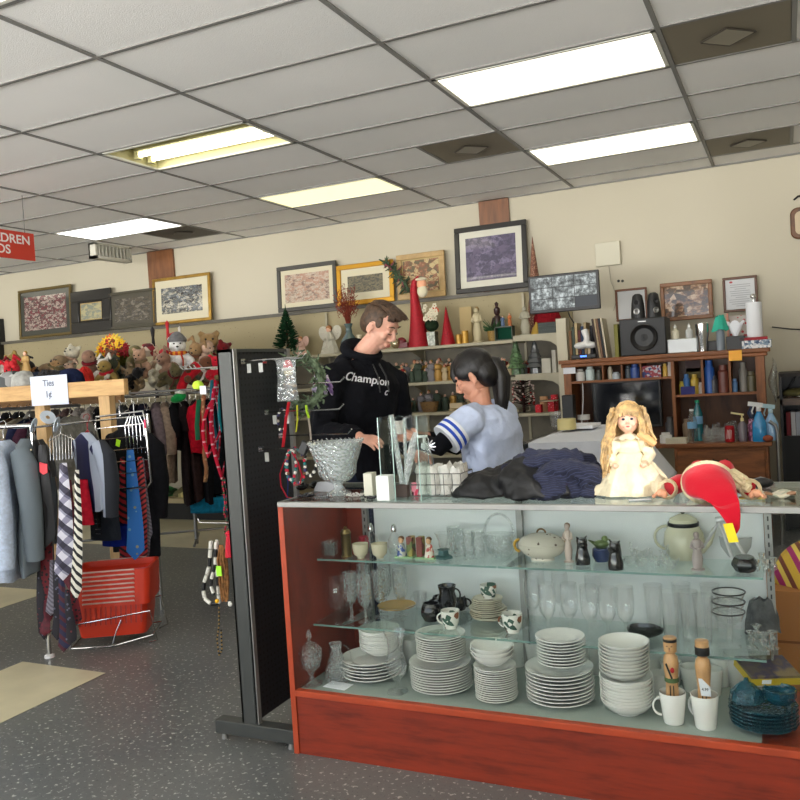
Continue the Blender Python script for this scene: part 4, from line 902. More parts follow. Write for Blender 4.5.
link_col(nt, b, ramp(nt, dd, [(0, (6, 6, 6)), (.2, (34, 38, 42))], 'CONSTANT')); b.inputs['Roughness'].default_value = .55
t = thing('pegboard_rack', 'free standing two sided black pegboard rack with grey steel ends', 'pegboard rack', (RX0, RY0, 0))
def LR(x, y, z): return (x-RX0, y-RY0, z)
MB().box2(LR(RX0+.012, RY0+.03, .09), LR(RX1-.012, RY1-.02, RZ1-.01)).build('pegboard_panel', pb, t)
q = MB(); q.box2(LR(RX0, RY0, .06), LR(RX1, RY0+.008, RZ1)); q.box2(LR(RX0, RY0, .06), LR(RX0+.008, RY0+.03, RZ1)); q.build('end_upright', steel_g, t)
q = MB(); q.box2(LR(RX1-.008, RY0, .06), LR(RX1+.004, RY0+.022, RZ1)); q.build('edge_trim', alu, t)
q = MB(); q.box2(LR(RX1-.012, RY1-.02, .06), LR(RX1+.004, RY1, RZ1)); q.build('edge_trim', alu, t)
q = MB(); q.box2(LR(RX0, RY0, RZ1-.012), LR(RX1, RY1, RZ1)); q.build('top_cap', steel_g, t)
q = MB(); q.box2(LR(-2.14, RY0-.01, .028), LR(CX0-.004, RY0+.045, .082)); ft = q.build('foot', steel_g, t, bevel=.003)
q = MB()
for x in (-2.115, -1.80): q.cyl(LR(x, RY0+.015, 0), LR(x, RY0+.015, .03), .014, .009, 12)
q.build('levelling_foot', alu, t)
hk = None
hooks = [(2.72, 1.505, .27), (2.87, 1.505, .2), (2.86, 1.295, .36), (2.80, 1.15, .2), (2.95, 1.19, .34), (2.99, 1.4, .3)]
for y, z, L_ in hooks:
    q = MB(); q.tube([LR(RX1, y, z), LR(RX1+L_-.02, y, z), LR(RX1+L_, y, z+.018)], .003, 6); q.box(LR(RX1-.002, y, z), (.006, .03, .02)); q.build('peg_hook', CHROME, t)
for y, z, x in ((2.72, 1.488, .03), (2.72, 1.488, .085), (2.86, 1.275, .04), (2.86, 1.275, .1), (2.80, 1.13, .03)):
    q = MB(); q.box(LR(RX1+x, y-.004, z-.012), (.018, .003, .036)); q.build('plastic_hang_tab', col(176, 178, 174), t)
# bagged item
one('plastic_bag', MB().grid(lambda u, v: (-.045+.09*u, .006*sin(9*u+5*v)-.01*sin(PI*u)*sin(PI*v), -.16*v), 16, 20), glass('thin_plastic', (244, 246, 247), .1, cut=.7, cs=50, rim=.6, power=2), 'clear plastic bag hanging on the top hook of the pegboard', 'plastic bag', (RX1+.2, 2.715, 1.5), solid=.001)
# hanging goods at the right of the rack
def strap(name, label, pts, w_, m, cat='strap', n=None, group=None, closed=False):
    q = MB(); q.tube(pts, w_, 6, flat=.25, closed=closed); p0 = Vector(pts[0])
    q.v = [v_-p0 for v_ in q.v]; return one(name, q, m, label, cat, p0, 0, group)
def wob(p0, p1, n=10, a=.004, s=0):
    rn = random.Random(s); p0, p1 = Vector(p0), Vector(p1); return [p0.lerp(p1, k/n)+Vector((a*sin(k*1.3+s), a*cos(k*1.7+s), 0)) for k in range(n+1)]
hx = RX1
redw = stripes('red_lettered_lanyard', [(0, (206, 20, 60)), (.55, (236, 190, 200)), (.7, (206, 20, 60))], 22, (0, PI/2, 0))
def A(px, py, y): return at(px, py, y=y)
strap('lanyard', 'bright red flat lanyard on the second hook right of the pegboard', [A(289, 402, 2.85), A(286, 420, 2.85), A(283, 447, 2.85)], .012, col(220, 26, 50), 'lanyard')
strap('ribbon_strap', 'neon yellow ribbon hanging right of the red lanyard', [A(297, 405, 2.86), A(297.5, 420, 2.86), A(296, 432, 2.86)], .006, col(222, 226, 60), 'ribbon')
strap('ribbon_strap', 'neon green ribbon on the tip of the hook near the black sleeve', [A(306, 405, 2.86), A(307, 412, 2.86), A(309, 418, 2.86)], .009, col(190, 236, 50), 'ribbon')
strap('striped_strap', 'grey and white strap below the neon green ribbon', [A(308, 416, 2.86), A(310, 428, 2.86), A(311, 440, 2.86)], .007, col(190, 180, 170), 'strap')
bead_mats = [col(200, 30, 60), col(40, 120, 120), col(230, 226, 216), col(60, 60, 110), M('bead_brown', (120, 80, 50), .3)]
def beadchain(name, label, pts, r, m, cat='beads', closed=False, n=40, elong=1):
    q = MB(); pts = [Vector(p_) for p_ in pts]; p0 = pts[0].copy(); seg = []
    P2 = pts+([pts[0]] if closed else []); tot = sum((P2[i+1]-P2[i]).length for i in range(len(P2)-1)); step = r*2.05*elong; d = 0; i = 0; acc = 0
    while d < tot and i < len(P2)-1:
        l_ = (P2[i+1]-P2[i]).length
        if d-acc > l_: acc += l_; i += 1; continue
        seg.append(P2[i].lerp(P2[i+1], (d-acc)/l_)-p0); d += step
    for k, s_ in enumerate(seg):
        if elong > 1 and k+1 < len(seg): q.cyl(s_, s_.lerp(seg[k+1], .88), r, n=8, mi=k % len(m) if isinstance(m, list) else 0)
        else: q.ell(s_, r, None, 7, 5, mi=k % len(m) if isinstance(m, list) else 0)
    return one(name, q, m, label, cat, p0)
def loop(c, w_, h_, y, n=20, sk=0): return [A(c[0]+w_*sin(2*PI*k/n)+sk*(1-cos(2*PI*k/n)), c[1]+h_*(1-cos(2*PI*k/n))/2, y+.01*sin(4*PI*k/n)) for k in range(n)]
beadchain('bead_necklace', 'multicoloured bead necklace loop hanging behind the crystal bowl', loop((295, 448), 9, 36, 2.82, sk=1), .0065, bead_mats, 'necklace', True)
beadchain('bead_necklace', 'second multicoloured bead strand, tighter, on the third hook', loop((291, 450), 5, 30, 2.84), .007, [bead_mats[1], bead_mats[2], bead_mats[0]], 'necklace', True)
beadchain('shell_necklace', 'black and cream shell necklace just left of the crystal bowl', loop((312, 442), 6, 34, 2.83, sk=-1), .007, [BLK, bead_mats[2]], 'necklace', True)
strap('red_lead', 'thick red cord drooping across the bead necklaces', [A(292, 452, 2.8), A(298, 462, 2.8), A(302, 475, 2.8), A(300, 484, 2.8), A(294, 486, 2.8)], .006, col(190, 24, 50), 'cord')
strap('red_lead', 'red looped cord hanging lowest beside the counter corner', [A(284, 462, 2.9), A(280, 474, 2.9), A(281, 486, 2.9), A(287, 497, 2.9), A(292, 498, 2.9)], .005, col(206, 24, 54), 'cord')
strap('blue_lead', 'dark blue cord hanging beside the counter corner', [A(287, 470, 2.92), A(288, 485, 2.92), A(287, 500, 2.92)], .004, col(40, 60, 150), 'cord')
beadchain('bead_necklace', 'dark blue and white bead strand on the middle hook', loop((282, 409), 4, 22, 2.88), .0065, [bead_mats[3], bead_mats[2], BLK], 'necklace', True)
t_ = A(304, 448, 2.8); one('sunglasses_case', MB().box((0, 0, 0), (.035, .02, .055), (0, .5, 0)), BLK, 'black tag shaped case hanging beside the crystal bowl rim', 'case', t_, bevel=.004)
# wreath and santa ornament
p = A(303, 382, 3.0); q = MB(); rn = random.Random(4)
for k in range(160):
    a = rn.uniform(0, 2*PI); r = .085+rn.uniform(-.03, .03); c_ = Vector((r*cos(a), rn.uniform(-.02, .02), r*1.2*sin(a))); d_ = Vector((rn.uniform(-1, 1), rn.uniform(-1, .4), rn.uniform(-1, 1)))*.028
    q.cyl(c_, c_+d_, .006, .002, 4)
q.tube([(.085*cos(2*PI*k/20), .005, .1*sin(2*PI*k/20)) for k in range(20)], .016, 8, closed=True)
one('leafy_wreath', q, M('sage_leaf', (92, 106, 84), .8, var=.4, vs=40), 'sage green leafy wreath hanging right of the pegboard', 'wreath', p)
p = A(288, 367, 2.95); t = thing('santa_ornament', 'small santa ornament with red hat hanging at the pegboard top corner', 'ornament', p)
q = MB(); q.ell((0, 0, -.02), (.02, .018, .022)); q.build('face', trimf, t)
q = MB(); q.lathe([(.024, -.01), (.02, .012), (.01, .032), (0, .04)], 16, sq=(1, .8)); q.build('red_hat', redf, t)
q = MB(); q.tube([(.024*cos(2*PI*k/14), .02*sin(2*PI*k/14), -.008) for k in range(14)], .007, 6, closed=True); q.build('hat_band', col(236, 232, 226), t)
p = A(290, 388, 2.93); one('beaded_bag', MB().ell((0, 0, 0), (.032, .02, .055), None, 14, 10), blotch('jewel_mix', [(40, 34, 30), (90, 80, 60), (20, 20, 20), (150, 120, 80), (60, 30, 30)], 70, .3), 'dark beaded pouch hanging below the santa ornament', 'pouch', p)
p = A(322, 385, 3.1); q = MB(); rn = random.Random(7)
for k in range(26):
    a = rn.uniform(0, 6.28); q.tube([(0, 0, .02), (.03*cos(a), .01*sin(a), .04*sin(a*2)), (.05*cos(a), .02*sin(a), -.05+.08*rn.random())], [.008, .012, .006], 6, flat=.3)
one('organza_flower', q, blotch('lilac_mix', [(150, 120, 176), (196, 184, 214), (110, 80, 140), (220, 214, 226)], 30, .5), 'lilac organza flower bunch hanging beside the leafy wreath', 'artificial flower', p)
# left side of the rack: leashes and beads
def leash(name, label, top, bot, wpx, y, m, s=0, cat='leash', half=.011):
    n = 12; pts = []
    for k in range(n+1):
        f = k/n; pts.append(A(top[0]+(bot[0]-top[0])*f-wpx*sin(PI*f), top[1]+(bot[1]-top[1])*f, y))
    for k in range(n, -1, -1):
        f = k/n; pts.append(A(top[0]+(bot[0]-top[0])*f+wpx*sin(PI*f), top[1]+(bot[1]-top[1])*f, y+.02))
    return strap(name, label, pts, half, m, cat)
leash('dog_leash', 'red leash with white lettering looping lowest left of the rack', (216, 383), (222, 478), 8, 2.7, redw)
leash('dog_leash', 'second red lettered leash hanging straight close to the rack', (214, 388), (218, 462), 4, 2.75, redw)
leash('dog_leash', 'third red lettered leash with the widest loop', (217, 392), (208, 456), 9, 2.72, redw)
leash('dog_leash', 'teal leash behind the red lettered leashes', (212, 380), (219, 450), 3, 2.78, col(20, 130, 150))
leash('dog_leash', 'teal leash at the very edge of the rack', (221, 384), (222, 430), 2, 2.69, col(20, 140, 150))
strap('braided_rope', 'tan braided rope hanging left of the red leashes', wob(A(203, 395, 2.75), A(206, 482, 2.75), 12, .003, 1), .013, dots('braid_tan', (150, 116, 78), (206, 180, 130), 60, .35), 'rope')
strap('green_strap', 'green flat strap hanging beside the red garment', [A(199, 400, 2.8), A(197, 425, 2.8), A(198, 440, 2.8)], .016, col(20, 120, 80), 'strap')
strap('pink_strap', 'pink flat strap hanging right of the green strap', [A(204, 408, 2.82), A(205, 425, 2.82), A(204, 445, 2.82)], .012, col(206, 60, 110), 'strap')
q = MB(); q.lathe([(0, -.02), (.02, -.014), (.024, 0), (.016, .014), (0, .02)], 12); one('green_tag_toy', q, col(190, 230, 60), 'lime green tagged toy at the top of the leashes', 'toy', A(198, 385, 2.78))
p = A(203, 390, 2.76); one('price_tag', MB().box((0, 0, 0), (.03, .002, .034)), PAPER, 'white price tag hanging at the top of the braided rope', 'price tag', p)
hkm = MB(); 
for k in range(4): hkm.tube([(0, .03*k, 0), (-.2, .03*k, 0), (-.215, .03*k, .015)], .003, 6)
o_ = hkm.build('peg_hook', CHROME, bpy.data.objects['pegboard_rack'], LR(RX0, 2.69, 1.49))
o_ = MB().tube([(0, 0, 0), (-.16, 0, 0), (-.17, 0, .015)], .003, 6).build('peg_hook', CHROME, bpy.data.objects['pegboard_rack'], LR(RX0, 2.68, .87))
beadchain('bead_garland', 'thin dark green and red bead garland hanging along the rack edge', wob(A(226, 480, 2.7), A(229, 533, 2.7), 14, .006, 3), .005, [col(30, 80, 60), col(180, 30, 60), BLK], 'garland')
beadchain('bead_garland', 'red and green bead garland next to the rack upright', wob(A(223, 478, 2.72), A(227, 540, 2.72), 14, .005, 8), .0045, [col(170, 20, 50), col(60, 90, 50), col(170, 20, 50)], 'garland')
p = A(229, 533, 2.68); t = thing('red_tassel', 'red tassel hanging beside the rack upright', 'tassel', p)
MB().ell((0, 0, 0), (.012, .012, .01)).build('knot', col(206, 20, 50), t)
q = MB(); q.lathe([(.004, 0), (.013, -.02), (.018, -.06), (.02, -.095), (0, -.097)], 18, flute=.08, nf=9); q.build('fringe', col(200, 16, 46), t)
bone = M('bone_bead', (220, 218, 208), .4)
beadchain('bone_necklace', 'white tube bead necklace with black spacers, long loop low on the rack', [A(211, 541, 2.7), A(210, 556, 2.7), A(209, 568, 2.7), A(204, 583, 2.7), A(203, 597, 2.7), A(211, 604, 2.7), A(219, 604, 2.71), A(218, 580, 2.72), A(216, 560, 2.72), A(217, 541, 2.72)], .008, [bone, bone, BLK], 'necklace', elong=2.2)
beadchain('bone_necklace', 'shorter white tube bead necklace behind the long loop', [A(216, 542, 2.68), A(215, 566, 2.68), A(210, 584, 2.68), A(216, 600, 2.68)], .007, [bone, BLK], 'necklace', elong=2.2)
q = MB(); rn = random.Random(5)
for k in range(30):
    x = rn.uniform(-.02, .018); q.tube([(x*.4, 0, 0), (x, rn.uniform(-.01, .01), -.06), (x*1.3, rn.uniform(-.01, .01), -.13-rn.random()*.04), (x*.9, 0, -.2-rn.random()*.03)], .003, 5)
one('cord_necklace', q, M('tan_cord', (150, 106, 66), .8, var=.3, vs=60), 'bunch of brown cord necklaces beside the white tube beads', 'necklace', A(221, 545, 2.69))
one('price_sticker', MB().box((0, 0, 0), (.024, .003, .04)), col(170, 250, 60), 'lime green price sticker on the brown cord necklaces', 'sticker', A(219, 571, 2.665))
one('shell_pendant', MB().ell((0, 0, 0), (.011, .005, .011), None, 12, 8), bone, 'round white shell pendant low on the brown cords', 'pendant', A(230, 604, 2.69))
one('yellow_bead', MB().ell((0, 0, 0), (.009, .009, .009), None, 12, 8), col(240, 180, 30), 'round yellow bead on the brown cord necklaces', 'bead', A(217, 601, 2.675))
beadchain('bead_drop', 'black and gold bead drop ending the long bone necklace', [A(219, 606, 2.7), A(219, 625, 2.7), A(217, 640, 2.7), A(219, 655, 2.7), A(222, 650, 2.7), A(221, 630, 2.7)], .004, [BLK, M('brass_bead', (180, 150, 90), .3, .8)], 'necklace')
# ------------------------------------------------------------------ back wall
rail = M('picture_rail', (92, 88, 78), .5, var=.1); brown = wood('brown_pilaster', (120, 76, 44), (98, 60, 34), (10, 3, 1.5), .4)
struct('trim_picture_rail', MB().box2((-12, WY-.075, 2.112), (-1.9, WY, 2.145)), rail)
for i, (a, b2) in enumerate(((-6.79, -6.41), (-2.65, -2.35))): struct('trim_pilaster_%d' % (i+1), MB().box2((a, WY-.03, 2.15), (b2, WY, ZC)), brown)
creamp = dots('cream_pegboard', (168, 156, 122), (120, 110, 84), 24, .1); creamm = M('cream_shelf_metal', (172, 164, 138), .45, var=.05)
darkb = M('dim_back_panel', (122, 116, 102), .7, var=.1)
struct('trim_pegboard', MB().box2((-12, WY-.03, 1.5), (-1.8, WY-.002, 2.112)), creamp)
def frame(name, label, cat, x0, y0, x1, y1, fm_, fw, pm, mat_=None, mw=0, dark=None, lean=.05, yy=WY-.045, slip=None):
    A0 = at(x0, y1, y=yy); B0 = at(x1, y0, y=yy); w_, h_ = B0.x-A0.x, B0.z-A0.z; cx = (A0.x+B0.x)/2; z0 = A0.z
    if abs(z0-2.16) < .06: z0 = 2.147
    t = thing(name, label, cat, (cx, yy-.01-(.03 if z0 == 2.147 else 0), z0)); t.rotation_euler = (-lean, 0, 0)
    q = MB(); k = .022
    for a, b2 in (((-w_/2, 0), (w_/2, fw)), ((-w_/2, h_-fw), (w_/2, h_)), ((-w_/2, fw), (-w_/2+fw, h_-fw)), ((w_/2-fw, fw), (w_/2, h_-fw))): q.box2((a[0], -k, a[1]), (b2[0], 0, b2[1]))
    q.build('frame', fm_, t, bevel=.006)
    i_ = fw
    if slip:
        q = MB(); s_ = .022
        for a, b2 in (((-w_/2+i_, i_), (w_/2-i_, i_+s_)), ((-w_/2+i_, h_-i_-s_), (w_/2-i_, h_-i_)), ((-w_/2+i_, i_), (-w_/2+i_+s_, h_-i_)), ((w_/2-i_-s_, i_), (w_/2-i_, h_-i_))): q.box2((a[0], -k*.7, a[1]), (b2[0], 0, b2[1]))
        q.build('inner_slip', slip, t)
    if mat_: MB().box2((-w_/2+i_*.8, -.008, i_*.8), (w_/2-i_*.8, -.004, h_-i_*.8)).build('mat_board', mat_, t); i_ += mw
    MB().box2((-w_/2+i_*.9, -.0095, i_*.9), (w_/2-i_*.9, -.006, h_-i_*.9)).build('picture', pm, t)
    return t
offw = M('off_white_mat', (208, 200, 172), .6, coat=.8); darkf = M('dark_frame', (34, 32, 30), .35, coat=.3); goldf = M('gold_frame', (168, 132, 60), .35, .6, var=.15)
frame('framed_picture', 'large dark framed flower still life with dark mat, leftmost on the rail', 'picture', 23, 282, 72, 338, M('gilt_dark_frame', (110, 94, 56), .4, .5), .035, painting('paint_red_still', (96, 80, 78), (130, 108, 104), [(90, 30, 40), (130, 50, 60), (60, 40, 40), (190, 170, 160), (50, 50, 44), (110, 40, 50)], 0, -.3, .8, 26), M('dark_green_mat', (52, 54, 46), .6, coat=.8), .075)
frame('framed_picture', 'black deep framed small landscape with gold slip', 'picture', 75, 286, 112, 333, darkf, .13, painting('paint_misty', (150, 156, 150), (176, 170, 140), [(160, 160, 140), (120, 130, 120), (180, 170, 130)], 0, 0, .7, 8), M('gold_mat', (190, 160, 96), .5, .3), .05, slip=M('black_slip', (16, 14, 14), .3))
frame('framed_picture', 'dull brown framed dark sketch of objects on a table', 'picture', 113, 287, 157, 330, M('dull_frame', (70, 66, 52), .5), .035, painting('paint_dark_sketch', (56, 54, 46), (76, 72, 62), [(100, 96, 86), (120, 112, 100), (46, 42, 38), (84, 76, 60)], .05, -.1, .6, 18), M('grey_mat', (74, 70, 58), .6), .06)
frame('framed_picture', 'gold framed flower bouquet picture with cream mat under the brown pilaster', 'picture', 157, 271, 211, 325, goldf, .035, painting('paint_bouquet', (70, 52, 44), (118, 70, 50), [(150, 160, 176), (90, 100, 116), (196, 190, 170), (60, 60, 56), (110, 116, 120), (50, 44, 40)], .1, .1, .55, 22), offw, .1)
frame('framed_picture', 'dark grey framed pastel landscape left of the red branches', 'picture', 281, 259, 337, 312, M('charcoal_frame', (62, 60, 54), .4), .045, painting('paint_pastel', (186, 172, 134), (200, 190, 160), [(150, 110, 96), (120, 96, 84), (196, 180, 160), (170, 130, 110)], 0, -.6, .9, 22), offw, .06)
frame('framed_picture', 'gold framed dark green landscape with a leafy garland on its corner', 'picture', 340, 255, 394, 303, M('bright_gold', (190, 140, 40), .35, .6), .05, painting('paint_green_land', (84, 84, 66), (110, 108, 84), [(96, 90, 66), (70, 66, 50), (126, 116, 84), (54, 54, 44)], 0, -.7, 1.2, 22), offw, .09)
frame('framed_picture', 'tan wooden framed santa card picture behind the tall red cone', 'picture', 400, 247, 445, 298, wood('tan_frame', (176, 146, 96), (150, 120, 74), (3, 3, 3)), .055, painting('paint_tan_card', (190, 170, 116), (198, 178, 124), [(170, 110, 60), (196, 180, 130), (140, 80, 50), (90, 80, 50)], .15, 0, .42, 14), M('tan_mat', (176, 156, 104), .6), .02)
frame('framed_picture', 'large black framed purple abstract print with white mat', 'picture', 458, 216, 526, 292, darkf, .05, painting('paint_purple', (84, 76, 104), (110, 100, 130), [(70, 62, 90), (120, 110, 140), (58, 52, 78), (90, 80, 108)], .1, -.1, .6, 9), M('white_mat', (206, 204, 190), .5, coat=.9), .075, lean=.07)
frame('framed_certificate', 'brown framed white certificate behind the small speakers', 'certificate', 617, 287, 647, 322, M('brown_frame', (110, 66, 40), .4), .02, M('document_paper', (200, 202, 204), .5, coat=.4), lean=0)
frame('framed_picture', 'wooden framed dark still life with fruit on the wall above the hutch', 'picture', 662, 279, 712, 322, wood('walnut_frame', (130, 84, 44), (100, 62, 32), (5, 5, 5)), .035, painting('paint_fruit', (40, 28, 20), (110, 80, 54), [(160, 120, 84), (90, 60, 36), (46, 34, 24), (140, 96, 60), (200, 176, 150)], 0, -.2, .8, 10), lean=0)
t = frame('framed_certificate', 'dark wood framed printed certificate near the paper towels', 'certificate', 724, 275, 757, 313, M('dark_wood_frame', (92, 56, 34), .4), .022, M('document_paper', (0, 0, 0)), lean=0)
lnm = M('print_grey', (130, 130, 136), .7)
q = MB(); rn = random.Random(2)
for k in range(11): w_ = .16 if k % 4 else .09; q.box((rn.uniform(-.01, .01), -.0105, .05+.018*k), (w_, .0008, .004))
q.build('printed_lines', lnm, t); MB().ell((-.07, -.0105, .255), (.014, .001, .009)).build('red_emblem', col(170, 60, 60), t)
p = at(608, 254, y=WY-.02); t = thing('wall_box', 'square beige chime box mounted on the back wall', 'wall box', (p.x, WY-.001, p.z))
MB().box((0, -.02, 0), (.225, .04, .215)).build('cover', M('beige_plastic', (200, 196, 176), .5), t, bevel=.006)
q = MB(); q.tube([(.0, -.008, -.108), (.01, -.008, -.25), (.06, -.008, -.4), (.02, -.012, -.52)], .003, 6); q.build('cord', M('beige_cord', (150, 146, 128), .5), t)
for i, px in enumerate((618.5, 622.5)):
    p = at(px, 281, y=WY); one('wall_screw', MB().cyl((0, 0, 0), (0, -.006, 0), .013, .011, 12), BLK, 'left dark screw plug in the wall above the small speakers' if i == 0 else 'right dark screw plug in the wall above the small speakers', 'screw', (p.x, WY, p.z))
p = at(801, 223, y=WY-.03); t = thing('wall_clock', 'brown wooden wall clock cut off by the right picture edge', 'clock', (p.x+.02, WY-.001, p.z))
def rr(w_, h_, r, n=6):
    out = []
    for cx_, cz_, a0 in ((w_-r, h_-r, 0), (-w_+r, h_-r, PI/2), (-w_+r, -h_+r, PI), (w_-r, -h_+r, 1.5*PI)):
        out += [(cx_+r*cos(a0+PI/2*k/n), cz_+r*sin(a0+PI/2*k/n)) for k in range(n+1)]
    return out
MB().prism(rr(.1, .13, .06), -.05, 0, 'xz').build('case', wood('clock_wood', (104, 66, 36), (66, 38, 22), (6, 6, 6)), t, bevel=.01)
MB().prism(rr(.065, .095, .04), -.056, -.05, 'xz').build('dial', M('clock_dial', (196, 178, 146), .5), t)
p = at(799, 196, y=WY); one('wall_hook', MB().tube([(0, 0, 0), (-.03, -.02, -.005), (-.06, -.02, -.03)], .008, 6), BLK, 'black hook on the wall above the clock at the right edge', 'hook', (p.x+.02, WY, p.z))
q = MB(); q.tube([at(772, 327, y=WY-.01), at(790, 329, y=WY-.01), at(830, 331, y=WY-.01)], .006, 6); one('wall_cable', q, BLK, 'thin dark cable running along the wall right of the hutch', 'cable')
q = MB(); q.tube([at(778, 398, y=7.4), at(788, 388, y=7.5), at(800, 372, y=7.5), at(820, 350, y=7.5)], .008, 6); one('wall_cable', q, BLK, 'dark cable rising to the right edge above the low cabinet', 'cable')
struct('trim_wall_post', MB().box2((-9.6, WY-.15, 1.5), (-9.28, WY, 2.45)), BLK)
# ------------------------------------------------------------------ wall shelving
gon = thing('wall_shelving', 'long beige metal wall shelving with three stepped shelves', 'shelving', (-3.6, WY-.03, 0))
def LG(x, y, z): return (x+3.6, y-(WY-.03), z)
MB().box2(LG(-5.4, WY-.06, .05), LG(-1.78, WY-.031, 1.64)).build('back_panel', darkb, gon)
SH = [(-5.4, -2.25, 1.655, 7.32), (-5.4, -2.25, 1.315, 7.36), (-5.4, -2.25, 1.02, 7.38), (-2.24, -1.80, 1.688, 7.32), (-2.24, -1.80, 1.335, 7.34), (-5.4, -1.80, .62, 7.3), (-2.24, -1.8, .98, 7.34)]
for x0, x1, z, y0 in SH: MB().box2(LG(x0, y0, z-.03), LG(x1, WY-.06, z)).build('shelf', creamm, gon, bevel=.003)
for x in (-4.4, -3.3, -2.25):
    q = MB(); q.box2(LG(x-.012, WY-.075, .1), LG(x+.012, WY-.06, 2.1)); q.build('slotted_upright', creamm, gon)
for x, z, y0 in [(-3.3, 1.655, 7.32), (-3.3, 1.315, 7.36), (-4.4, 1.655, 7.32)]:
    q = MB(); q.prism([(WY-.08-7.76, z-.03), (y0+.04-7.76, z-.03), (WY-.08-7.76, z-.13)], x+3.6-.002, x+3.6+.002, 'yz'); q.build('bracket', creamm, gon)
for z in (1.688, 1.335):     # rounded end brackets beside the post
    q = MB(); q.prism([(-2.24+3.6, z), (-1.80+3.6, z), (-1.80+3.6, z-.16), (-1.83+3.6, z-.16), (-1.85+3.6, z-.11), (-1.9+3.6, z-.075), (-1.98+3.6, z-.06), (-2.24+3.6, z-.05)], 7.305-7.76, 7.315-7.76, 'xz'); q.build('curved_end_bracket', creamm, gon)
def onshelf(px, py, z=None, y=7.5):
    "a spot on a shelf whose front is seen at (px, py)"
    p = at(px, py, y=y); return Vector((p.x, y, z if z is not None else p.z))
SZ = 1.6555; S1 = 1.6885; S2 = 1.3155; S3 = 1.0205
def hh(ypx0, ypx1, y=7.5): return (ypx1-ypx0)*mpp((0-2.6, y, 1.6))
# ---- figures and trees on the top shelf
def simple(name, label, cat, mb, m, px, py, z, y=7.5, group=None, rz=0, **k):
    p = onshelf(px, py, z, y); return one(name, mb, m, label, cat, p, rz, group, **k)
wlace = M('white_lace', (200, 196, 180), .8, bs=.8, bsc=50, bd=.02)
def angel(px, py, h, label, m, head, wings=True, z=SZ, y=7.52):
    p = onshelf(px, py, z, y); t = thing('angel_figure', label, 'angel figure', p)
    MB().lathe([(0, 0), (.38*h, 0), (.34*h, .05*h), (.22*h, .4*h), (.12*h, .68*h), (.06*h, .74*h), (0, .75*h)], 24, flute=.07, nf=8, sq=(1, .7)).build('gown', m, t)
    q = MB(); q.ell((0, 0, .82*h), (.09*h, .09*h, .1*h)); q.build('head', head, t)
    q = MB(); q.ell((0, .02*h, .86*h), (.11*h, .1*h, .1*h)); q.build('hair', M('angel_hair', (170, 120, 80), .8), t)
    if wings:
        for s in (-1, 1):
            q = MB(); q.ell((s*.22*h, .08*h, .7*h), (.2*h, .02*h, .26*h), (0, s*.5, 0)); q.build('wing', m, t)
    q = MB()
    for s in (-1, 1): q.tube([(s*.1*h, 0, .65*h), (s*.18*h, -.08*h, .5*h), (s*.05*h, -.2*h, .48*h)], .05*h, 8)
    q.build('arms', m, t); return t
angel(301, 351, .22, 'pink gowned angel figure on the top shelf next to the green tree', M('pink_gown', (206, 170, 156), .8, bs=.5, bsc=30), skin_d)
angel(330, 350, .31, 'large white lace angel figure beside the blue glass vase', wlace, skin_d)
p = onshelf(350, 349, SZ, 7.45); t = thing('dried_branch_vase', 'blue glass vase holding red dried branches', 'vase', p)
MB().lathe([(0, 0), (.05, 0), (.1, .06), (.085, .12), (.035, .19), (.03, .25), (.045, .29), (.04, .29), (.025, .25), (0, .1)], 24, flute=.04, nf=10).build('vase', M('smoky_blue_glass', (84, 104, 106), .12, coat=.6), t)
q = MB(); rn = random.Random(3)
for k in range(60):
    a = rn.uniform(0, 6.28); s_ = rn.uniform(.03, .17); h_ = rn.uniform(.2, .42); e = Vector((s_*cos(a), s_*sin(a)*.6, .27+h_)); q.tube([(0, 0, .2), (e.x*.3, e.y*.3, .3+h_*.3), e], [.003, .0025, .002], 4)
    for j in range(4): o_ = e*(.75+.08*j); q.cyl(o_, o_+Vector((rn.uniform(-.03, .03), rn.uniform(-.03, .03), rn.uniform(0, .03))), .004, .002, 4)
q.build('dried_branches', M('dried_red', (130, 60, 46), .8, var=.3, vs=20), t)
simple('white_vase', 'small white bud vase right of the blue vase', 'vase', MB().lathe([(0, 0), (.03, 0), (.04, .05), (.02, .13), (.03, .17), (.024, .17), (0, .1)], 20), M('warm_white_glaze', (220, 210, 180), .3), 360, 348, SZ, 7.45)
# leaf garland on the picture corner
q = MB(); rn = random.Random(6); a_ = at(384, 262, y=7.66); b_ = at(411, 293, y=7.66)
for k in range(120):
    f = k/120; c_ = a_.lerp(b_, f)-a_+Vector((0, 0, .03*sin(f*PI))); r1 = Vector((rn.uniform(-1, 1), rn.uniform(-.5, .2), rn.uniform(-1, 1))); q.cyl(c_, c_+r1*.085, .012, .003, 4, mi=0 if k % 9 else 1)
one('leaf_garland', q, [M('dusty_green', (70, 86, 66), .8, var=.4, vs=20), col(140, 70, 80)], 'dusty green leaf garland draped over the gold picture corner', 'garland', a_)
# tall red santa cone
p = onshelf(419, 345, SZ, 7.42); t = thing('santa_cone', 'tall red glitter cone santa with curled hat tip and bearded face', 'christmas cone', p)
q = MB(); q.tube([(0, 0, 0), (0, 0, .15), (-.005, 0, .3), (-.015, 0, .45), (-.02, 0, .56), (-.005, 0, .63), (.03, 0, .66), (.06, 0, .62)], [.105, .085, .062, .045, .036, .03, .026, .02], 20, ); q.build('cone', REDG, t)
q = MB(); q.ell((.075, -.02, .6), (.05, .03, .055)); q.build('face', skin_s, t)
q = MB(); q.ell((.08, -.025, .53), (.055, .03, .06)); q.ell((.075, -.03, .645), (.06, .03, .018)); q.build('beard', M('cream_white_fur', (214, 206, 180), .9), t)
simple('red_cone_tree', 'shorter red glitter cone tree on the top shelf', 'christmas cone', MB().lathe([(0, 0), (.07, 0), (.07, .01), (.004, .36), (0, .365)], 24), REDG, 448, 343, SZ, 7.42)
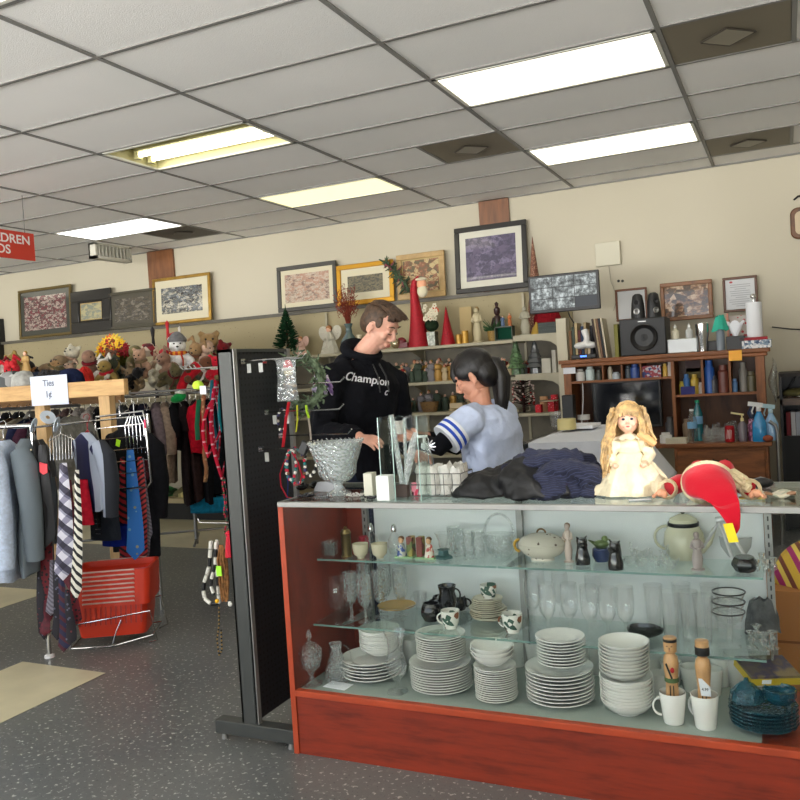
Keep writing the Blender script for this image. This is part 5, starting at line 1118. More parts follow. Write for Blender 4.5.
p = onshelf(433, 345, SZ, 7.45); t = thing('flower_arrangement', 'white silk flowers in a square glass block vase between the red cones', 'flower arrangement', p)
MB().box((0, 0, .07), (.09, .09, .14)).build('vase', M('silvered_glass', (120, 122, 110), .2, .4, var=.4, vs=40), t, bevel=.005)
q = MB(); q.ell((0, 0, .2), (.07, .06, .06)); q.build('foliage', M('dark_foliage', (34, 50, 34), .8, bs=.8, bsc=40, bd=.02), t)
q = MB(); rn = random.Random(9)
for k in range(22):
    c_ = Vector((rn.uniform(-.07, .09), rn.uniform(-.05, .02), rn.uniform(.25, .4)))
    for j in range(5): a = j*1.257+k; q.ell(c_+Vector((.016*cos(a), -.01, .016*sin(a))), (.011, .005, .011), None, 6, 4, mi=0 if k % 7 else 1)
q.build('flowers', [col(222, 214, 190), col(200, 90, 60)], t)
simple('gold_candle_holder', 'pair of gold candle jars right of the short red cone', 'candle holder', MB().lathe([(0, 0), (.03, 0), (.03, .09), (0, .09)], 16, c=(-.03, 0, 0)).lathe([(0, 0), (.032, 0), (.032, .12), (0, .12)], 16, c=(.035, 0, 0)), M('amber_gold', (196, 150, 60), .35, .3, var=.2), 462, 342, SZ, 7.45)
fig('santa_statue', 'tall white and gold father christmas statue on the top shelf', 'statue', 0, 0, 0, .34, M('ivory_statue', (196, 184, 150), .6, bs=.5, bsc=40), M('ivory_statue', (0, 0, 0)), M('statue_gold', (150, 120, 70), .5), 1.0, p=onshelf(478, 341, SZ, 7.45))
simple('picture_card', 'cream board leaning behind the white father christmas statue', 'card', MB().box((0, 0, .19), (.12, .012, .34), (-.06, 0, 0)), M('cream_board', (186, 164, 116), .7), 467, 341, SZ, 7.64)
p = onshelf(494, 340, SZ, 7.5); t = thing('basket_plant', 'small wicker pot with dark greenery behind the statue', 'potted plant', p)
MB().lathe([(0, 0), (.05, 0), (.06, .1), (.05, .1), (0, .09)], 20).build('pot', dots('wicker', (150, 120, 60), (110, 80, 40), 60, .3), t)
q = MB(); rn = random.Random(10)
for k in range(50): a = rn.uniform(0, 6.28); q.cyl((0, 0, .09), (.1*cos(a), .06*sin(a), .1+.12*rn.random()), .006, .002, 4)
q.build('greenery', GRN, t)
p = onshelf(498, 330, SZ+.0, 7.6); t = thing('nutcracker', 'dark wooden nutcracker figure standing behind the green box', 'nutcracker', p)
MB().lathe([(0, 0), (.04, 0), (.04, .05), (.025, .06), (.03, .13), (.04, .18), (.03, .24), (.015, .25), (.03, .27), (.03, .31), (.012, .33), (.02, .36), (0, .38)], 16).build('body', M('dark_mahogany', (50, 26, 24), .4), t)
q = MB()
for s in (-1, 1): q.tube([(s*.035, 0, .23), (s*.055, 0, .17), (s*.045, -.02, .12)], .011, 8)
q.build('arms', M('dark_mahogany', (0, 0, 0)), t)
p = onshelf(505, 340, SZ, 7.42); t = thing('felt_box', 'dark green felt lined box open to the front on the top shelf', 'box', p)
q = MB(); q.box2((-.085, -.04, 0), (.085, .05, .01)); q.box2((-.085, -.04, .12), (.085, .05, .13)); q.box2((-.085, -.04, 0), (-.077, .05, .13)); q.box2((.077, -.04, 0), (.085, .05, .13)); q.build('box_frame', M('grey_green_frame', (70, 80, 66), .5), t)
MB().box2((-.077, .03, .01), (.077, .05, .12)).build('green_lining', M('emerald_felt', (20, 70, 52), .8), t)
fig('child_figure', 'small figure in blue standing on the green box', 'figurine', 0, 0, 0, .1, col(90, 110, 140), skin_d, GOLD, 1.5, p=onshelf(503, 325, SZ+.1305, 7.42))
fig('child_figure', 'small orange figure standing at the right of the green box top', 'figurine', 0, 0, 0, .12, col(190, 110, 60), skin_d, GOLD, 1.2, p=onshelf(510, 325, SZ+.1305, 7.42))
fig('snowman_statue', 'whitish snowman like figure at the left end of the raised shelf', 'figurine', 0, 0, 0, .27, M('chalk_grey', (170, 166, 148), .8), M('chalk_grey', (0, 0, 0)), None, 1.3, p=onshelf(526, 337, S1, 7.42))
simple('gold_bell', 'gold bell shaped ornament under the security monitor', 'ornament', MB().lathe([(0, 0), (.055, 0), (.05, .02), (.035, .06), (.012, .09), (.008, .11), (0, .112)], 20), M('bell_gold', (190, 156, 70), .4, .4), 537, 337, S1, 7.42)
simple('glitter_cone_tree', 'very tall thin copper glitter cone rising above the monitor', 'christmas cone', MB().lathe([(0, 0), (.1, 0), (.1, .02), (.004, .9), (0, .92)], 24), dots('copper_sequins', (110, 66, 50), (190, 150, 120), 90, .35, .4), 538, 337, S1, 7.62)
simple('poinsettia_pot', 'dark red cloth flower heap half hidden behind the monitor', 'artificial flower', MB().ell((0, 0, .13), (.13, .08, .12)), M('deep_red_cloth', (130, 20, 30), .8, bs=.9, bsc=20, bd=.03), 548, 335, S1, 7.55)
for k in range(3):
    simple('green_book', 'dark green book lying flat in the pile beside the shelf post', 'book', MB().box((0, 0, .017), (.16, .12, .032)), M('dark_green_cover', (30, 44, 36), .5), 549, 337, S1+.033*k, 7.42, 'dark green books')
q = MB(); q.lathe([(0, 0), (.045, 0), (.05, .04), (.04, .07), (0, .07)], 20); simple('silver_sphere', 'round silver ornament next to the boy\'s nose on the top shelf', 'ornament', MB().ell((0, 0, .05), .05), M('silver_ball', (190, 180, 150), .15, .8), 396, 348, SZ, 7.42)
simple('red_tin_car', 'dark red and white toy on the top shelf between boy and cone', 'toy', MB().box((0, 0, .03), (.15, .07, .05)).ell((0, 0, .07), (.05, .03, .04)).box((0, -.036, .035), (.14, .002, .012)), M('maroon_paint', (110, 16, 30), .3), 402, 349, SZ, 7.45, bevel=.01)
# artificial christmas tree
p = onshelf(278, 356, SZ, 7.3); SC = mpp(p)
gon2 = None
t = thing('christmas_tree', 'small dark green artificial christmas tree on the shelf', 'christmas tree', (p.x, 7.5, SZ))
q = MB(); q.cyl((0, 0, 0), (0, 0, .5), .01); q.lathe([(0, 0), (.07, 0), (.06, .02), (0, .03)], 12); q.build('stem', M('tree_stem', (60, 44, 30), .8), t)
q = MB(); rn = random.Random(12)
for k in range(420):
    f = rn.random()**.8; z = .06+.42*f; r = .17*(1-f)+.015; a = rn.uniform(0, 6.28); c_ = Vector((r*.35*cos(a), r*.35*sin(a), z)); q.cyl(c_, Vector((r*cos(a+.1), r*sin(a+.1), z+.01+.02*rn.random())), .009, .002, 4)
q.cyl((0, 0, .46), (0, 0, .56), .012, .002, 6); q.build('needles', M('pine_green', (26, 58, 36), .8, var=.5, vs=30), t)
for i, (px, c_) in enumerate([(244, (214, 180, 60)), (252, (226, 200, 90)), (260, (196, 150, 50))]):
    q = MB(); rn = random.Random(i)
    for k in range(12): a = rn.uniform(0, 6.28); q.ell((.04*cos(a), .03*sin(a), .05+.03*rn.uniform(-1, 1)), (.03, .012, .02), (rn.uniform(-1, 1), 0, a), 8, 6)
    simple('gift_bow', ['leftmost gold gift bow on the shelf left of the tree', 'middle pale gold gift bow on the shelf left of the tree', 'darker gold gift bow touching the green tree'][i], 'gift bow', q, M('gold_foil_%d' % i, c_, .3, .3), px, 350, SZ, 7.45)
# second shelf: small christmas figures
santa_red = col(150, 40, 36); kinds = [(M('xmas_cream', (196, 176, 140), .6), skin_s, santa_red), (santa_red, skin_s, col(220, 214, 200)), (col(60, 74, 60), skin_d, None), (col(130, 126, 130), skin_d, GOLD), (M('xmas_gold', (170, 130, 60), .4, .3), skin_d, col(220, 214, 200))]
rn = random.Random(31); protos = []
for i, (a, h_, ha) in enumerate(kinds):
    t = fig('christmas_figurine', 'small christmas figurine in the crowded row on the second shelf', 'figurine', 0, 0, 0, .17, a, h_, ha, 1.7, 'christmas figurines on the second shelf', p=onshelf(390+i*13, 383-i*.6, S2, 7.45)); protos.append(t)
for k in range(44):
    px = 386+k*1.65; y = 7.42+.09*(k % 4); s_ = rn.uniform(.6, 1.35)
    dup(rn.choice(protos), onshelf(px, 383, S2, y), rn.uniform(-.5, .5), scale=s_)
for k in range(12):
    dup(rn.choice(protos), onshelf(503+k*2.2, 373, 1.3355, 7.42+.1*(k % 3)), rn.uniform(-.5, .5), 'small christmas figurine on the short shelf beside the ceramic trees', 'christmas figurines on the short shelf', rn.uniform(.6, 1.1))
def certree(px, label, m, h=.26):
    q = MB(); n = 5
    pr_ = [(0, 0), (.05, 0), (.045, .05), (.03, .055)]
    for k in range(n):
        z0 = .05+(h-.05)*k/n; r = .075*(1-k/n)+.012; pr_ += [(r, z0+.008), (r*.62, z0+(h-.05)/n)]
    pr_ += [(0, h+.02)]
    simple('ceramic_tree', label, 'ceramic christmas tree', MB().lathe(pr_, 20, flute=.06, nf=7), m, px, 373, 1.3355, 7.42)
certree(517, 'green and white ceramic christmas tree on the short shelf', M('green_ceramic_tree', (96, 124, 88), .3, var=.5, vs=40), .3)
certree(536, 'silver grey ceramic christmas tree on the short shelf', M('silver_ceramic_tree', (130, 132, 134), .25, .5), .28)
for i, (px, w_, h_) in enumerate([(548, .08, .13), (556, .035, .2)]):
    simple('white_carton', ['white square carton on the short shelf beside the silver tree', 'narrow tall white carton against the shelf post'][i], 'box', MB().box((0, 0, h_/2), (w_, .1, h_)), M('off_white_card', (196, 192, 178), .7), px, 373, 1.3355, 7.42)
# third shelf
rn = random.Random(14)
t3 = []
for i, (px, m_, nm, lb) in enumerate([(404, 'w', 'wicker_basket', 'small basket on the third shelf seen through the acrylic stand'), (430, 'w', 'wicker_basket', 'brown wicker basket on the third shelf right of the pump bottle'), (458, 'x', 'small_sleigh', 'cream wooden sleigh ornament on the third shelf near the girl\'s face')]):
    simple(nm, lb, 'basket' if m_ == 'w' else 'ornament', MB().lathe([(0, 0), (.07, 0), (.1, .1), (.09, .1), (.06, .01), (0, .01)], 20, sq=(1, .7)) if m_ == 'w' else MB().box((0, 0, .05), (.13, .08, .05)).tube([(-.09, 0, .01), (.05, 0, .0), (.09, 0, .05)], .01), dots('wicker_dark', (120, 90, 50), (80, 56, 34), 50, .3) if m_ == 'w' else M('cream_wood', (206, 186, 150), .6), px, 413, S3, 7.48)
for k in range(10): dup(rn.choice(protos), onshelf(398+k*8, 413, S3, 7.6), rn.uniform(-.5, .5), 'dim christmas figurine at the back of the third shelf', 'christmas figurines on the third shelf', rn.uniform(.8, 1.3))
p = onshelf(525, 425, .9805, 7.45); t = thing('berry_branch_tree', 'dark twiggy tree with white and red berries behind the ponytail', 'berry tree', p)
q = MB(); q2 = MB(); rn = random.Random(15); q.cyl((0, 0, 0), (0, 0, .3), .014)
for k in range(70):
    a = rn.uniform(0, 6.28); z = .05+.24*rn.random(); e = Vector((.1*cos(a), .07*sin(a), z+.05*rn.random())); q.cyl((0, 0, z), e, .004, .002, 4); q2.ell(e, .0095, None, 6, 4, mi=k % 3 == 0)
q.build('twigs', M('dark_twig', (46, 30, 28), .8), t); q2.build('berries', [col(220, 200, 190), col(150, 30, 30)], t)['kind'] = 'stuff'
simple('pillar_candle', 'tan pillar candle standing behind the red tins', 'candle', MB().lathe([(0, 0), (.038, 0), (.036, .14), (0, .135)], 20), M('tan_wax', (206, 160, 116), .5), 545, 420, .9805, 7.5)
for i, (px, w_) in enumerate([(540, .05), (553, .06), (556, .05)]):
    simple('red_gift_box', ['small red box nearest the ponytail on the low right shelf', 'bright red patterned tin on the low right shelf', 'red dotted box against the shelf post'][i], 'box', MB().box((0, 0, .035+.02*i), (w_, .07, .07+.04*i)), dots('red_white_dots_%d' % i, (196, 24, 40), (230, 190, 190), 60, .15+.03*i), px, 425, .9805, 7.4+.06*i)
simple('oval_tray', 'cream oval tray lying over the red boxes', 'tray', MB().lathe([(0, 0), (.08, 0), (.1, .012), (.09, .014), (0, .006)], 24, sq=(1, .6)), CREAM, 549, 412, 1.075, 7.42)
# ------------------------------------------------------------------ post and side panel beside the hutch
p0 = at(557, 345, y=6.95); p1 = at(567, 345, y=6.95)
t = thing('shelf_post', 'tall cream steel post between wall shelving and hutch', 'shelf post', (p0.x, 6.95, 0))
MB().box2((0, 0, .0), (p1.x-p0.x, .12, 1.79)).build('post', M('cream_steel_post', (186, 178, 150), .4), t)
MB().box2((.0, -.03, 0), (p1.x-p0.x, .3, .05)).build('foot', M('cream_steel_post', (0, 0, 0)), t)
# security monitor on a bracket from the post
m0 = at(529, 313, y=6.85); m1 = at(599, 271, y=6.85); w_ = (m1.x-m0.x)*.98; h_ = .315
t = thing('security_monitor', 'black flat monitor showing a grid of grey camera pictures', 'monitor', ((m0.x+m1.x)/2, 6.85, (m0.z+m1.z)/2)); t.rotation_euler = (.03, 0, .02)
MB().box((0, .02, 0), (w_, .035, h_)).build('bezel', BLK, t, bevel=.006)
q = MB(); gw, gh = w_-.04, h_-.045; cam_m, nt, b = newmat('camera_feed'); v = coords(nt)
c_ = ramp(nt, noise(nt, 18, 5, v, .7), [(.38, (30, 34, 36)), (.5, (120, 128, 128)), (.62, (214, 222, 222))])
b.inputs['Base Color'].default_value = (0, 0, 0, 1); nt.links.new(c_, b.inputs['Emission Color']); b.inputs['Emission Strength'].default_value = 1.0
for r in range(3):
    for c2 in range(3):
        x0 = -gw/2+gw*c2/3; z0 = gh/2-gh*(r+1)/3+.004
        q.box2((x0+.003, .0005, z0+.003), (x0+gw/3-.003, .0025, z0+gh/3-.003), mi=1 if (r == 2 and c2 == 2) else 0)
q.build('screen', [cam_m, emis('blank_feed', (30, 36, 44), .6)], t)
q = MB(); q.tube([(0, .04, 0), (.0, .12, -.02), (.02, .16, -.06)], .014, 8); q.box((0, .045, 0), (.1, .012, .1)); q.tube([(.02, .16, -.06), (.06, .2, -.1), (m0.x*0+.02, .2, -.14)], .012, 8); q.build('wall_bracket', BLK, t)
q = MB(); q.tube([(.02, .03, -.15), (.03, .05, -.2), (.06, .06, -.26), (.05, .05, -.34)], .005, 6); q.build('cable', BLK, t)
# ------------------------------------------------------------------ hutch on its desk
HY, DY, DZ, HB = 6.70, 6.50, .757, 7.02
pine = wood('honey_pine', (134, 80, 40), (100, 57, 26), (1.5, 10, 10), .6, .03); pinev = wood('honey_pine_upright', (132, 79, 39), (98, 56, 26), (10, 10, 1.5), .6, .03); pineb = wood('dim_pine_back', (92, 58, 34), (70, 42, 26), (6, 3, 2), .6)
hx0 = at(565, 400, y=HY).x; hx1 = at(766, 400, y=HY).x
t = thing('desk_hutch', 'wide honey coloured wooden desk with a hutch of cubby holes', 'desk hutch', (hx0, DY, 0)); hut = t
def LH(x, y, z): return (x-hx0, y-DY, z)
def hb_(n_, a, b2, m_=pine, **k): return MB().box2(LH(*a), LH(*b2)).build(n_, m_, hut, **k)
hb_('top', (hx0-.03, HY-.03, 1.405), (hx1+.04, HB, 1.435), bevel=.004); hb_('cornice', (hx0-.015, HY-.015, 1.375), (hx1+.02, HB, 1.405), bevel=.006)
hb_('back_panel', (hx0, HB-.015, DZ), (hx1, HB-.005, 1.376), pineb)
X = lambda px: at(px, 400, y=HY).x
def Z(py, px=650): return at(px, py, y=HY).z
div = {'a': X(573), 'm1': X(674), 'm2': X(703.5), 'm3': X(731)}
hb_('side_panel', (hx0, HY, DZ), (hx0+.06, HB-.02, 1.375), pinev); hb_('side_panel', (hx1-.06, HY, DZ), (hx1, HB-.02, 1.375), pinev)
xm = div['m1']; zr = 1.115; zc = 1.255
hb_('divider', (xm-.012, HY, DZ), (xm+.012, HB-.02, 1.375), pinev)
for x in (div['m2'], div['m3']): hb_('divider', (x-.008, HY+.01, zr), (x+.008, HB-.02, 1.375), pinev)
hb_('cubby_shelf', (hx0+.06, HY+.005, zc-.012), (xm-.012, HB-.02, zc+.006)); hb_('cubby_shelf', (xm+.012, HY+.005, zr-.018), (hx1-.06, HB-.02, zr))
for px in (604, 623, 642): hb_('divider', (X(px)-.006, HY+.01, zc+.006), (X(px)+.006, HB-.02, 1.375), pinev)
hb_('desk_top', (hx0-.06, DY, DZ-.03), (hx1+.03, HB+.02, DZ), bevel=.004)
hb_('pedestal', (hx0-.04, DY+.04, 0), (hx0+.38, HB, DZ-.03)); hb_('pedestal', (X(677)-.02, DY+.04, 0), (hx1, HB, DZ-.03))
for (x0, x1, z0, z1) in ((X(677)+.0, hx1-.02, .50, .70), (X(677)+.0, hx1-.02, .06, .48), (hx0-.02, hx0+.36, .5, .7), (hx0-.02, hx0+.36, .06, .48)):
    d_ = hb_('drawer_front', (x0, DY+.02, z0), (x1, DY+.04, z1), bevel=.006); cx_ = (x0+x1)/2
    q = MB(); q.tube([LH(cx_+.05*cos(a), DY+.012-.012*sin(a), z1-.06-.012*sin(a)) for a in [PI*k/8 for k in range(9)]], .005, 6); q.build('handle', M('bronze_pull', (60, 48, 34), .4, .8), d_)
q = MB(); q.box((0, 0, 0), (.09, .002, .075)); q.build('sticky_note', M('orange_note', (250, 180, 70), .7), hut, LH(at(735, 350, y=HY-.035).x, HY-.034, 1.39))
MB().box((0, 0, 0), (.1, .002, .05)).build('label_card', PAPER, hut, LH(X(571), HY-.002, 1.35))
# things on the hutch top
HT = 1.4355
def ont(px, y=6.8, z=HT): p = at(px, 348, y=y); return Vector((p.x, y, z))
p = ont(645, 6.82); t = thing('subwoofer', 'black subwoofer box with round cone on the hutch', 'subwoofer', p)
MB().box((0, .06, .145), (.35, .3, .29)).build('cabinet', M('black_vinyl', (24, 25, 28), .5), t, bevel=.008)
MB().lathe([(.105, 0), (.105, .012), (.098, .018), (.09, .01), (.05, -.01), (.03, -.012), (.03, .0), (0, .006)], 36).build('cone', BLK, t, (.01, -.093, .14), rot=(PI/2, 0, 0))
MB().box((0, -.092, .265), (.06, .002, .007)).build('name_bar', STEEL, t)
MB().ell((.09, -.092, .14), (.008, .004, .008)).build('blue_light', emis('blue_led', (120, 160, 255), 2), t)
for px, rz, lb in ((640, -.1, 'left small black satellite speaker on the subwoofer'), (656, .5, 'right small black satellite speaker turned sideways on the subwoofer')):
    p = ont(px, 6.86, HT+.2905); t = thing('satellite_speaker', lb, 'speaker', p, rz)
    MB().lathe([(0, 0), (.055, 0), (.056, .01), (.05, .12), (.038, .185), (.02, .2), (0, .202)], 20, sq=(1, .8)).build('body', M('black_vinyl', (0, 0, 0)), t)
    for z_, r in ((.13, .026), (.06, .022)): MB().lathe([(r, 0), (r*1.1, .004), (r*.7, .006), (r*.3, 0), (0, .004)], 20).build('driver', STEEL if z_ < .1 else BLK, t, (0, -.042, z_), rot=(PI/2, 0, 0))
p = ont(585, 6.8); t = thing('router', 'black network router with blue lights on the hutch', 'router', p)
MB().box((0, 0, .022), (.2, .14, .035)).build('case', BLK, t, bevel=.006); MB().box((0, -.071, .024), (.05, .002, .012)).build('blue_light', emis('router_led', (60, 110, 255), 4), t)
q = MB(); q.ell((-.04, .0, .07), (.06, .05, .03)); q.ell((.04, .01, .07), (.055, .05, .028)); q.tube([(0, 0, .07), (.01, 0, .13), (-.01, 0, .2)], [.03, .025, .03], 10)
one('white_headset', q, M('white_plastic', (222, 222, 220), .4), 'white plastic handset and cradle on top of the router', 'handset', p+Vector((.01, 0, .041)), remesh=.008, smooth=3)
q = MB(); rn = random.Random(16)
for k in range(7): q.tube([(rn.uniform(-.14, .1), rn.uniform(-.03, .06), .04+.2*rn.random()) for _ in range(6)], .006, 5)
q.tube([(-.14, 0, .22), (-.09, 0, .18), (-.08, 0, .1), (-.05, 0, .03)], .022, 8); q.tube([(.09, .02, .24), (.06, 0, .15), (.09, 0, .04)], .02, 8)
one('cable_tangle', q, BLK, 'tangle of black cables around the router under the monitor', 'cables', p+Vector((0, .07, .01)), sub=1)
rn = random.Random(17); bcols = [(120, 84, 50), (60, 70, 60), (180, 160, 120), (90, 40, 36), (40, 60, 90), (150, 130, 96), (200, 180, 150), (36, 34, 40)]
for k in range(8):
    px = 573+k*3; q = MB(); q.box((0, 0, .12+.015*(k % 3)), (.02, .16, .24+.03*(k % 3)))
    one('upright_book', q, col(*bcols[k]), ['brown book', 'grey green book', 'tan book', 'maroon book', 'blue book', 'dull beige book', 'pale book', 'black book'][k]+' standing behind the router, under the monitor', 'book', ont(px, 6.93))
for k in range(5):
    q = MB(); q.box((0, 0, .16), (.013, .2, .32)); c_ = [(60, 50, 46), (170, 150, 120), (120, 90, 70), (40, 40, 44), (190, 180, 160)][k]
    o_ = one('leaning_folder', q, col(*c_), ['dark', 'tan', 'brown', 'black', 'pale'][k]+' folder leaning in the tall bundle beside the router', 'folder', ont(600+k*2.2, 6.86)); o_.rotation_euler = (0, -.1, 0)
one('olive_binder', MB().box((0, 0, .13), (.03, .2, .26)), col(120, 116, 50), 'olive green binder against the left side of the subwoofer', 'binder', ont(619, 6.84))
p = ont(683, 6.8); t = thing('storage_organizer', 'clear plastic drawer box full of small items', 'drawer box', p)
MB().box((0, .05, .055), (.22, .2, .11)).build('drawer_case', glass('milky_plastic', (226, 230, 232), .45, rim=.4), t, bevel=.006)
q = MB()
for x in (-.055, .055): q.box((x, .04, .05), (.09, .16, .07))
q.build('contents', blotch('drawer_contents', [(90, 100, 110), (180, 184, 186), (60, 66, 80), (140, 140, 146)], 50), t)
for i, (px, c_) in enumerate([(676, (214, 208, 186)), (690, (190, 192, 190))]):
    p2 = ont(px, 6.84, HT+.1105); t = thing('pump_bottle', ['cream pump bottle on the plastic drawers, left', 'clear grey pump bottle on the plastic drawers, right'][i], 'bottle', p2)
    MB().lathe([(0, 0), (.028, 0), (.028, .06), (.012, .075), (.012, .085), (0, .085)], 16).build('bottle', col(*c_), t); MB().lathe([(.01, .085), (.011, .1), (.004, .105), (0, .125)], 12).build('cap', WHITE, t)
p = ont(703, 6.76); t = thing('steel_tumbler', 'tall stainless steel tumbler on the hutch', 'tumbler', p)
MB().lathe([(0, 0), (.036, 0), (.04, .08), (.05, .13), (.052, .21), (.05, .212), (0, .205)], 28).build('cup', M('polished_steel', (190, 190, 190), .15, 1), t)
MB().lathe([(.045, .212), (.045, .222), (0, .224)], 24).build('lid', GL, t)
one('small_black_box', MB().box((0, 0, .04), (.1, .08, .075)), BLK, 'small black box between tumbler and teal cloth', 'box', ont(714, 6.82), bevel=.004)
p = ont(721, 6.76); t = thing('spray_can', 'grey can with a teal cloth draped over its top', 'can', p)
MB().lathe([(0, 0), (.03, 0), (.03, .14), (.015, .16), (0, .16)], 18).build('can', col(120, 130, 140, .3), t)
q = MB(); q.grid(lambda u, v: ((.02+.035*v+.012*sin(4*2*PI*u))*cos(2*PI*u), (.02+.02*v)*sin(2*PI*u), .26-.11*v+.01*sin(3*2*PI*u)), 30, 6, closeu=True); q.build('teal_cloth', M('teal_cloth', (60, 170, 146), .8), t)
p = ont(736, 6.76); t = thing('tissue_box', 'black tissue box with a white tissue on the hutch', 'tissue box', p)
MB().box((0, .03, .05), (.13, .12, .1)).build('box', BLK, t, bevel=.003)
q = MB(); q.grid(lambda u, v: ((.015+.045*v)*cos(2*PI*u)*(1+.2*sin(6*PI*u)), .03+(.01+.02*v)*sin(2*PI*u), .1+.1*v+.02*sin(6*PI*u)*v), 24, 5, closeu=True); q.build('tissue', PAPER, t)
p = ont(757, 6.78); t = thing('patterned_box', 'flat blue and white patterned box under the paper towels', 'box', p); MB().box((0, .03, .03), (.2, .2, .06)).build('box_body', blotch('blue_white_print', [(60, 80, 110), (190, 196, 200), (120, 140, 160), (220, 220, 220)], 60), t)
one('red_box', MB().box((0, 0, .011), (.19, .16, .022)), col(150, 30, 40), 'flat red box between patterned box and paper towel roll', 'box', p+Vector((-.02, .03, .0605)))
t = thing('paper_towel_roll', 'white paper towel roll on an upright holder with chrome knob', 'paper towel', p+Vector((-.01, .03, .083)))
MB().lathe([(.02, 0), (.056, 0), (.056, .26), (.02, .26)], 28, closed=True).build('roll', M('towel_paper', (226, 228, 232), .9, bs=.3, bsc=80), t); MB().cyl((0, 0, 0), (0, 0, .29), .008).build('rod', CHROME, t); MB().ell((0, 0, .305), (.022, .022, .02)).build('knob', CHROME, t)
one('orange_pole', MB().box((0, 0, .14), (.012, .08, .28)), col(216, 150, 130), 'thin peach coloured board standing behind the tissue box', 'board', ont(729, 6.92))
one('red_ribbon_board', MB().box((0, 0, .13), (.16, .02, .26)), dots('red_white_print', (196, 190, 184), (180, 50, 60), 30, .3), 'red and white printed board behind the tissue box', 'board', ont(741, 6.97))
p = at(770, 372, y=6.9); one('plastic_bag', MB().grid(lambda u, v: (.03*sin(PI*v)*cos(2*PI*u)+.01*sin(9*v), .12*sin(2*PI*u)*(.3+.7*v), -.35*v), 24, 14, closeu=True), _mats['thin_plastic'], 'clear plastic bag hanging on the right side of the hutch', 'plastic bag', (hx1+.055, 6.85, 1.36))
# cubby contents
def incub(name, label, cat, mb, m_, px, z, y=6.78, group=None, **k): return one(name, mb, m_, label, cat, (at(px, 370, y=y).x, y, z+.0005), 0, group, **k)
zcu = zc+.006
def jar2(r, h, cap=None):
    return MB().lathe([(0, 0), (r, 0), (r, h*.75), (r*.7, h*.82), (r*.7, h), (0, h)], 16)
wp = M('white_plastic', (0, 0, 0)) if 'white_plastic' in _mats else WHITE
for px, r, h, c_, nm, lb in [(580, .036, .095, (216, 212, 206), 'white_canister', 'white canister in the far left cubby'), (590, .036, .115, (206, 222, 220), 'soap_dispenser', 'pale blue white dispenser with round top in the left cubby'), (599, .03, .08, (60, 60, 50), 'dark_jar', 'dark jar at the right of the left cubby'),
                        (610, .02, .1, (200, 190, 170), 'glue_bottle', 'cream bottle in the second cubby'), (616, .032, .055, (190, 200, 206), 'white_tub', 'small white lidded tub in the second cubby'), (628, .026, .1, (70, 80, 90), 'grey_bottle', 'grey bottle in the third cubby'), (635, .036, .11, (50, 80, 150), 'blue_bottle', 'blue and white labelled bottle in the third cubby'),
                        (665, .018, .1, (220, 180, 80), 'yellow_bottle', 'yellow bottle leaning in the fourth cubby'), (670, .018, .11, (206, 196, 190), 'pink_bottle', 'pale bottle at the right end of the fourth cubby')]:
    incub(nm, lb, 'bottle', jar2(r, h), col(*c_, rough=.35), px, zcu)
incub('card_game_box', 'blue and red printed box in the fourth cubby', 'box', MB().box((0, 0, .045), (.14, .08, .09)), blotch('blue_red_print', [(60, 70, 130), (150, 60, 70), (190, 190, 196)], 50), 652, zcu)
one('white_lead', MB().tube([(0, 0, 0), (.005, -.01, -.15), (-.02, -.01, -.3), (-.03, 0, -.42)], .005, 6), wp, 'white cord hanging down from the canister shelf', 'cord', (at(582, 375, y=6.69).x, 6.69, 1.26), sub=1)
zrr = zr
for px, r, h, c_, nm, lb in [(681, .02, .1, (190, 170, 60), 'yellow_bottle', 'small yellow bottle behind the blue tube in the right cubbies'), (686, .024, .155, (60, 110, 170), 'blue_tube', 'tall blue tube standing in the right cubbies'), (694, .03, .15, (190, 160, 60), 'yellow_glue', 'yellow and black glue bottle in the right cubbies'), (700, .02, .085, (196, 186, 180), 'white_bottle', 'small white bottle beside the first right divider'),
                        (709, .038, .25, (40, 90, 170), 'detergent_bottle', 'large blue spray bottle in the middle right cubby'), (713, .035, .13, (60, 60, 66), 'tape_roll', 'round black tape holder in the middle right cubby'), (723, .04, .21, (110, 60, 50), 'glass_jar', 'tall jar with a red lid in the middle right cubby'),
                        (734, .02, .1, (90, 130, 180), 'blue_cap_bottle', 'dark bottle with light blue base in the last cubby'), (743, .03, .22, (120, 116, 110), 'dark_bottle', 'tall grey bottle with pale foot in the last cubby'), (751, .035, .15, (90, 84, 60), 'ornament_jar', 'olive ornament jar in the last cubby')]:
    incub(nm, lb, 'bottle', jar2(r, h), col(*c_, rough=.35), px, zrr)
incub('blue_box', 'dark blue box at the foot of the tubes', 'box', MB().box((0, 0, .03), (.1, .06, .06)), col(40, 40, 110), 687, zrr, 6.74)
for px, w_, h_, c_, lb in ((692, .11, .1, (110, 90, 90), 'purple grey card pinned inside the right cubby'), (694, .13, .08, (140, 126, 80), 'olive yellow note pinned inside the right cubby')):
    one('pinned_note', MB().box((0, 0, 0), (w_, .003, h_)), col(*c_), lb, 'note', (at(px, 358, y=6.97).x, 6.99, 1.33 if w_ == .11 else 1.27))
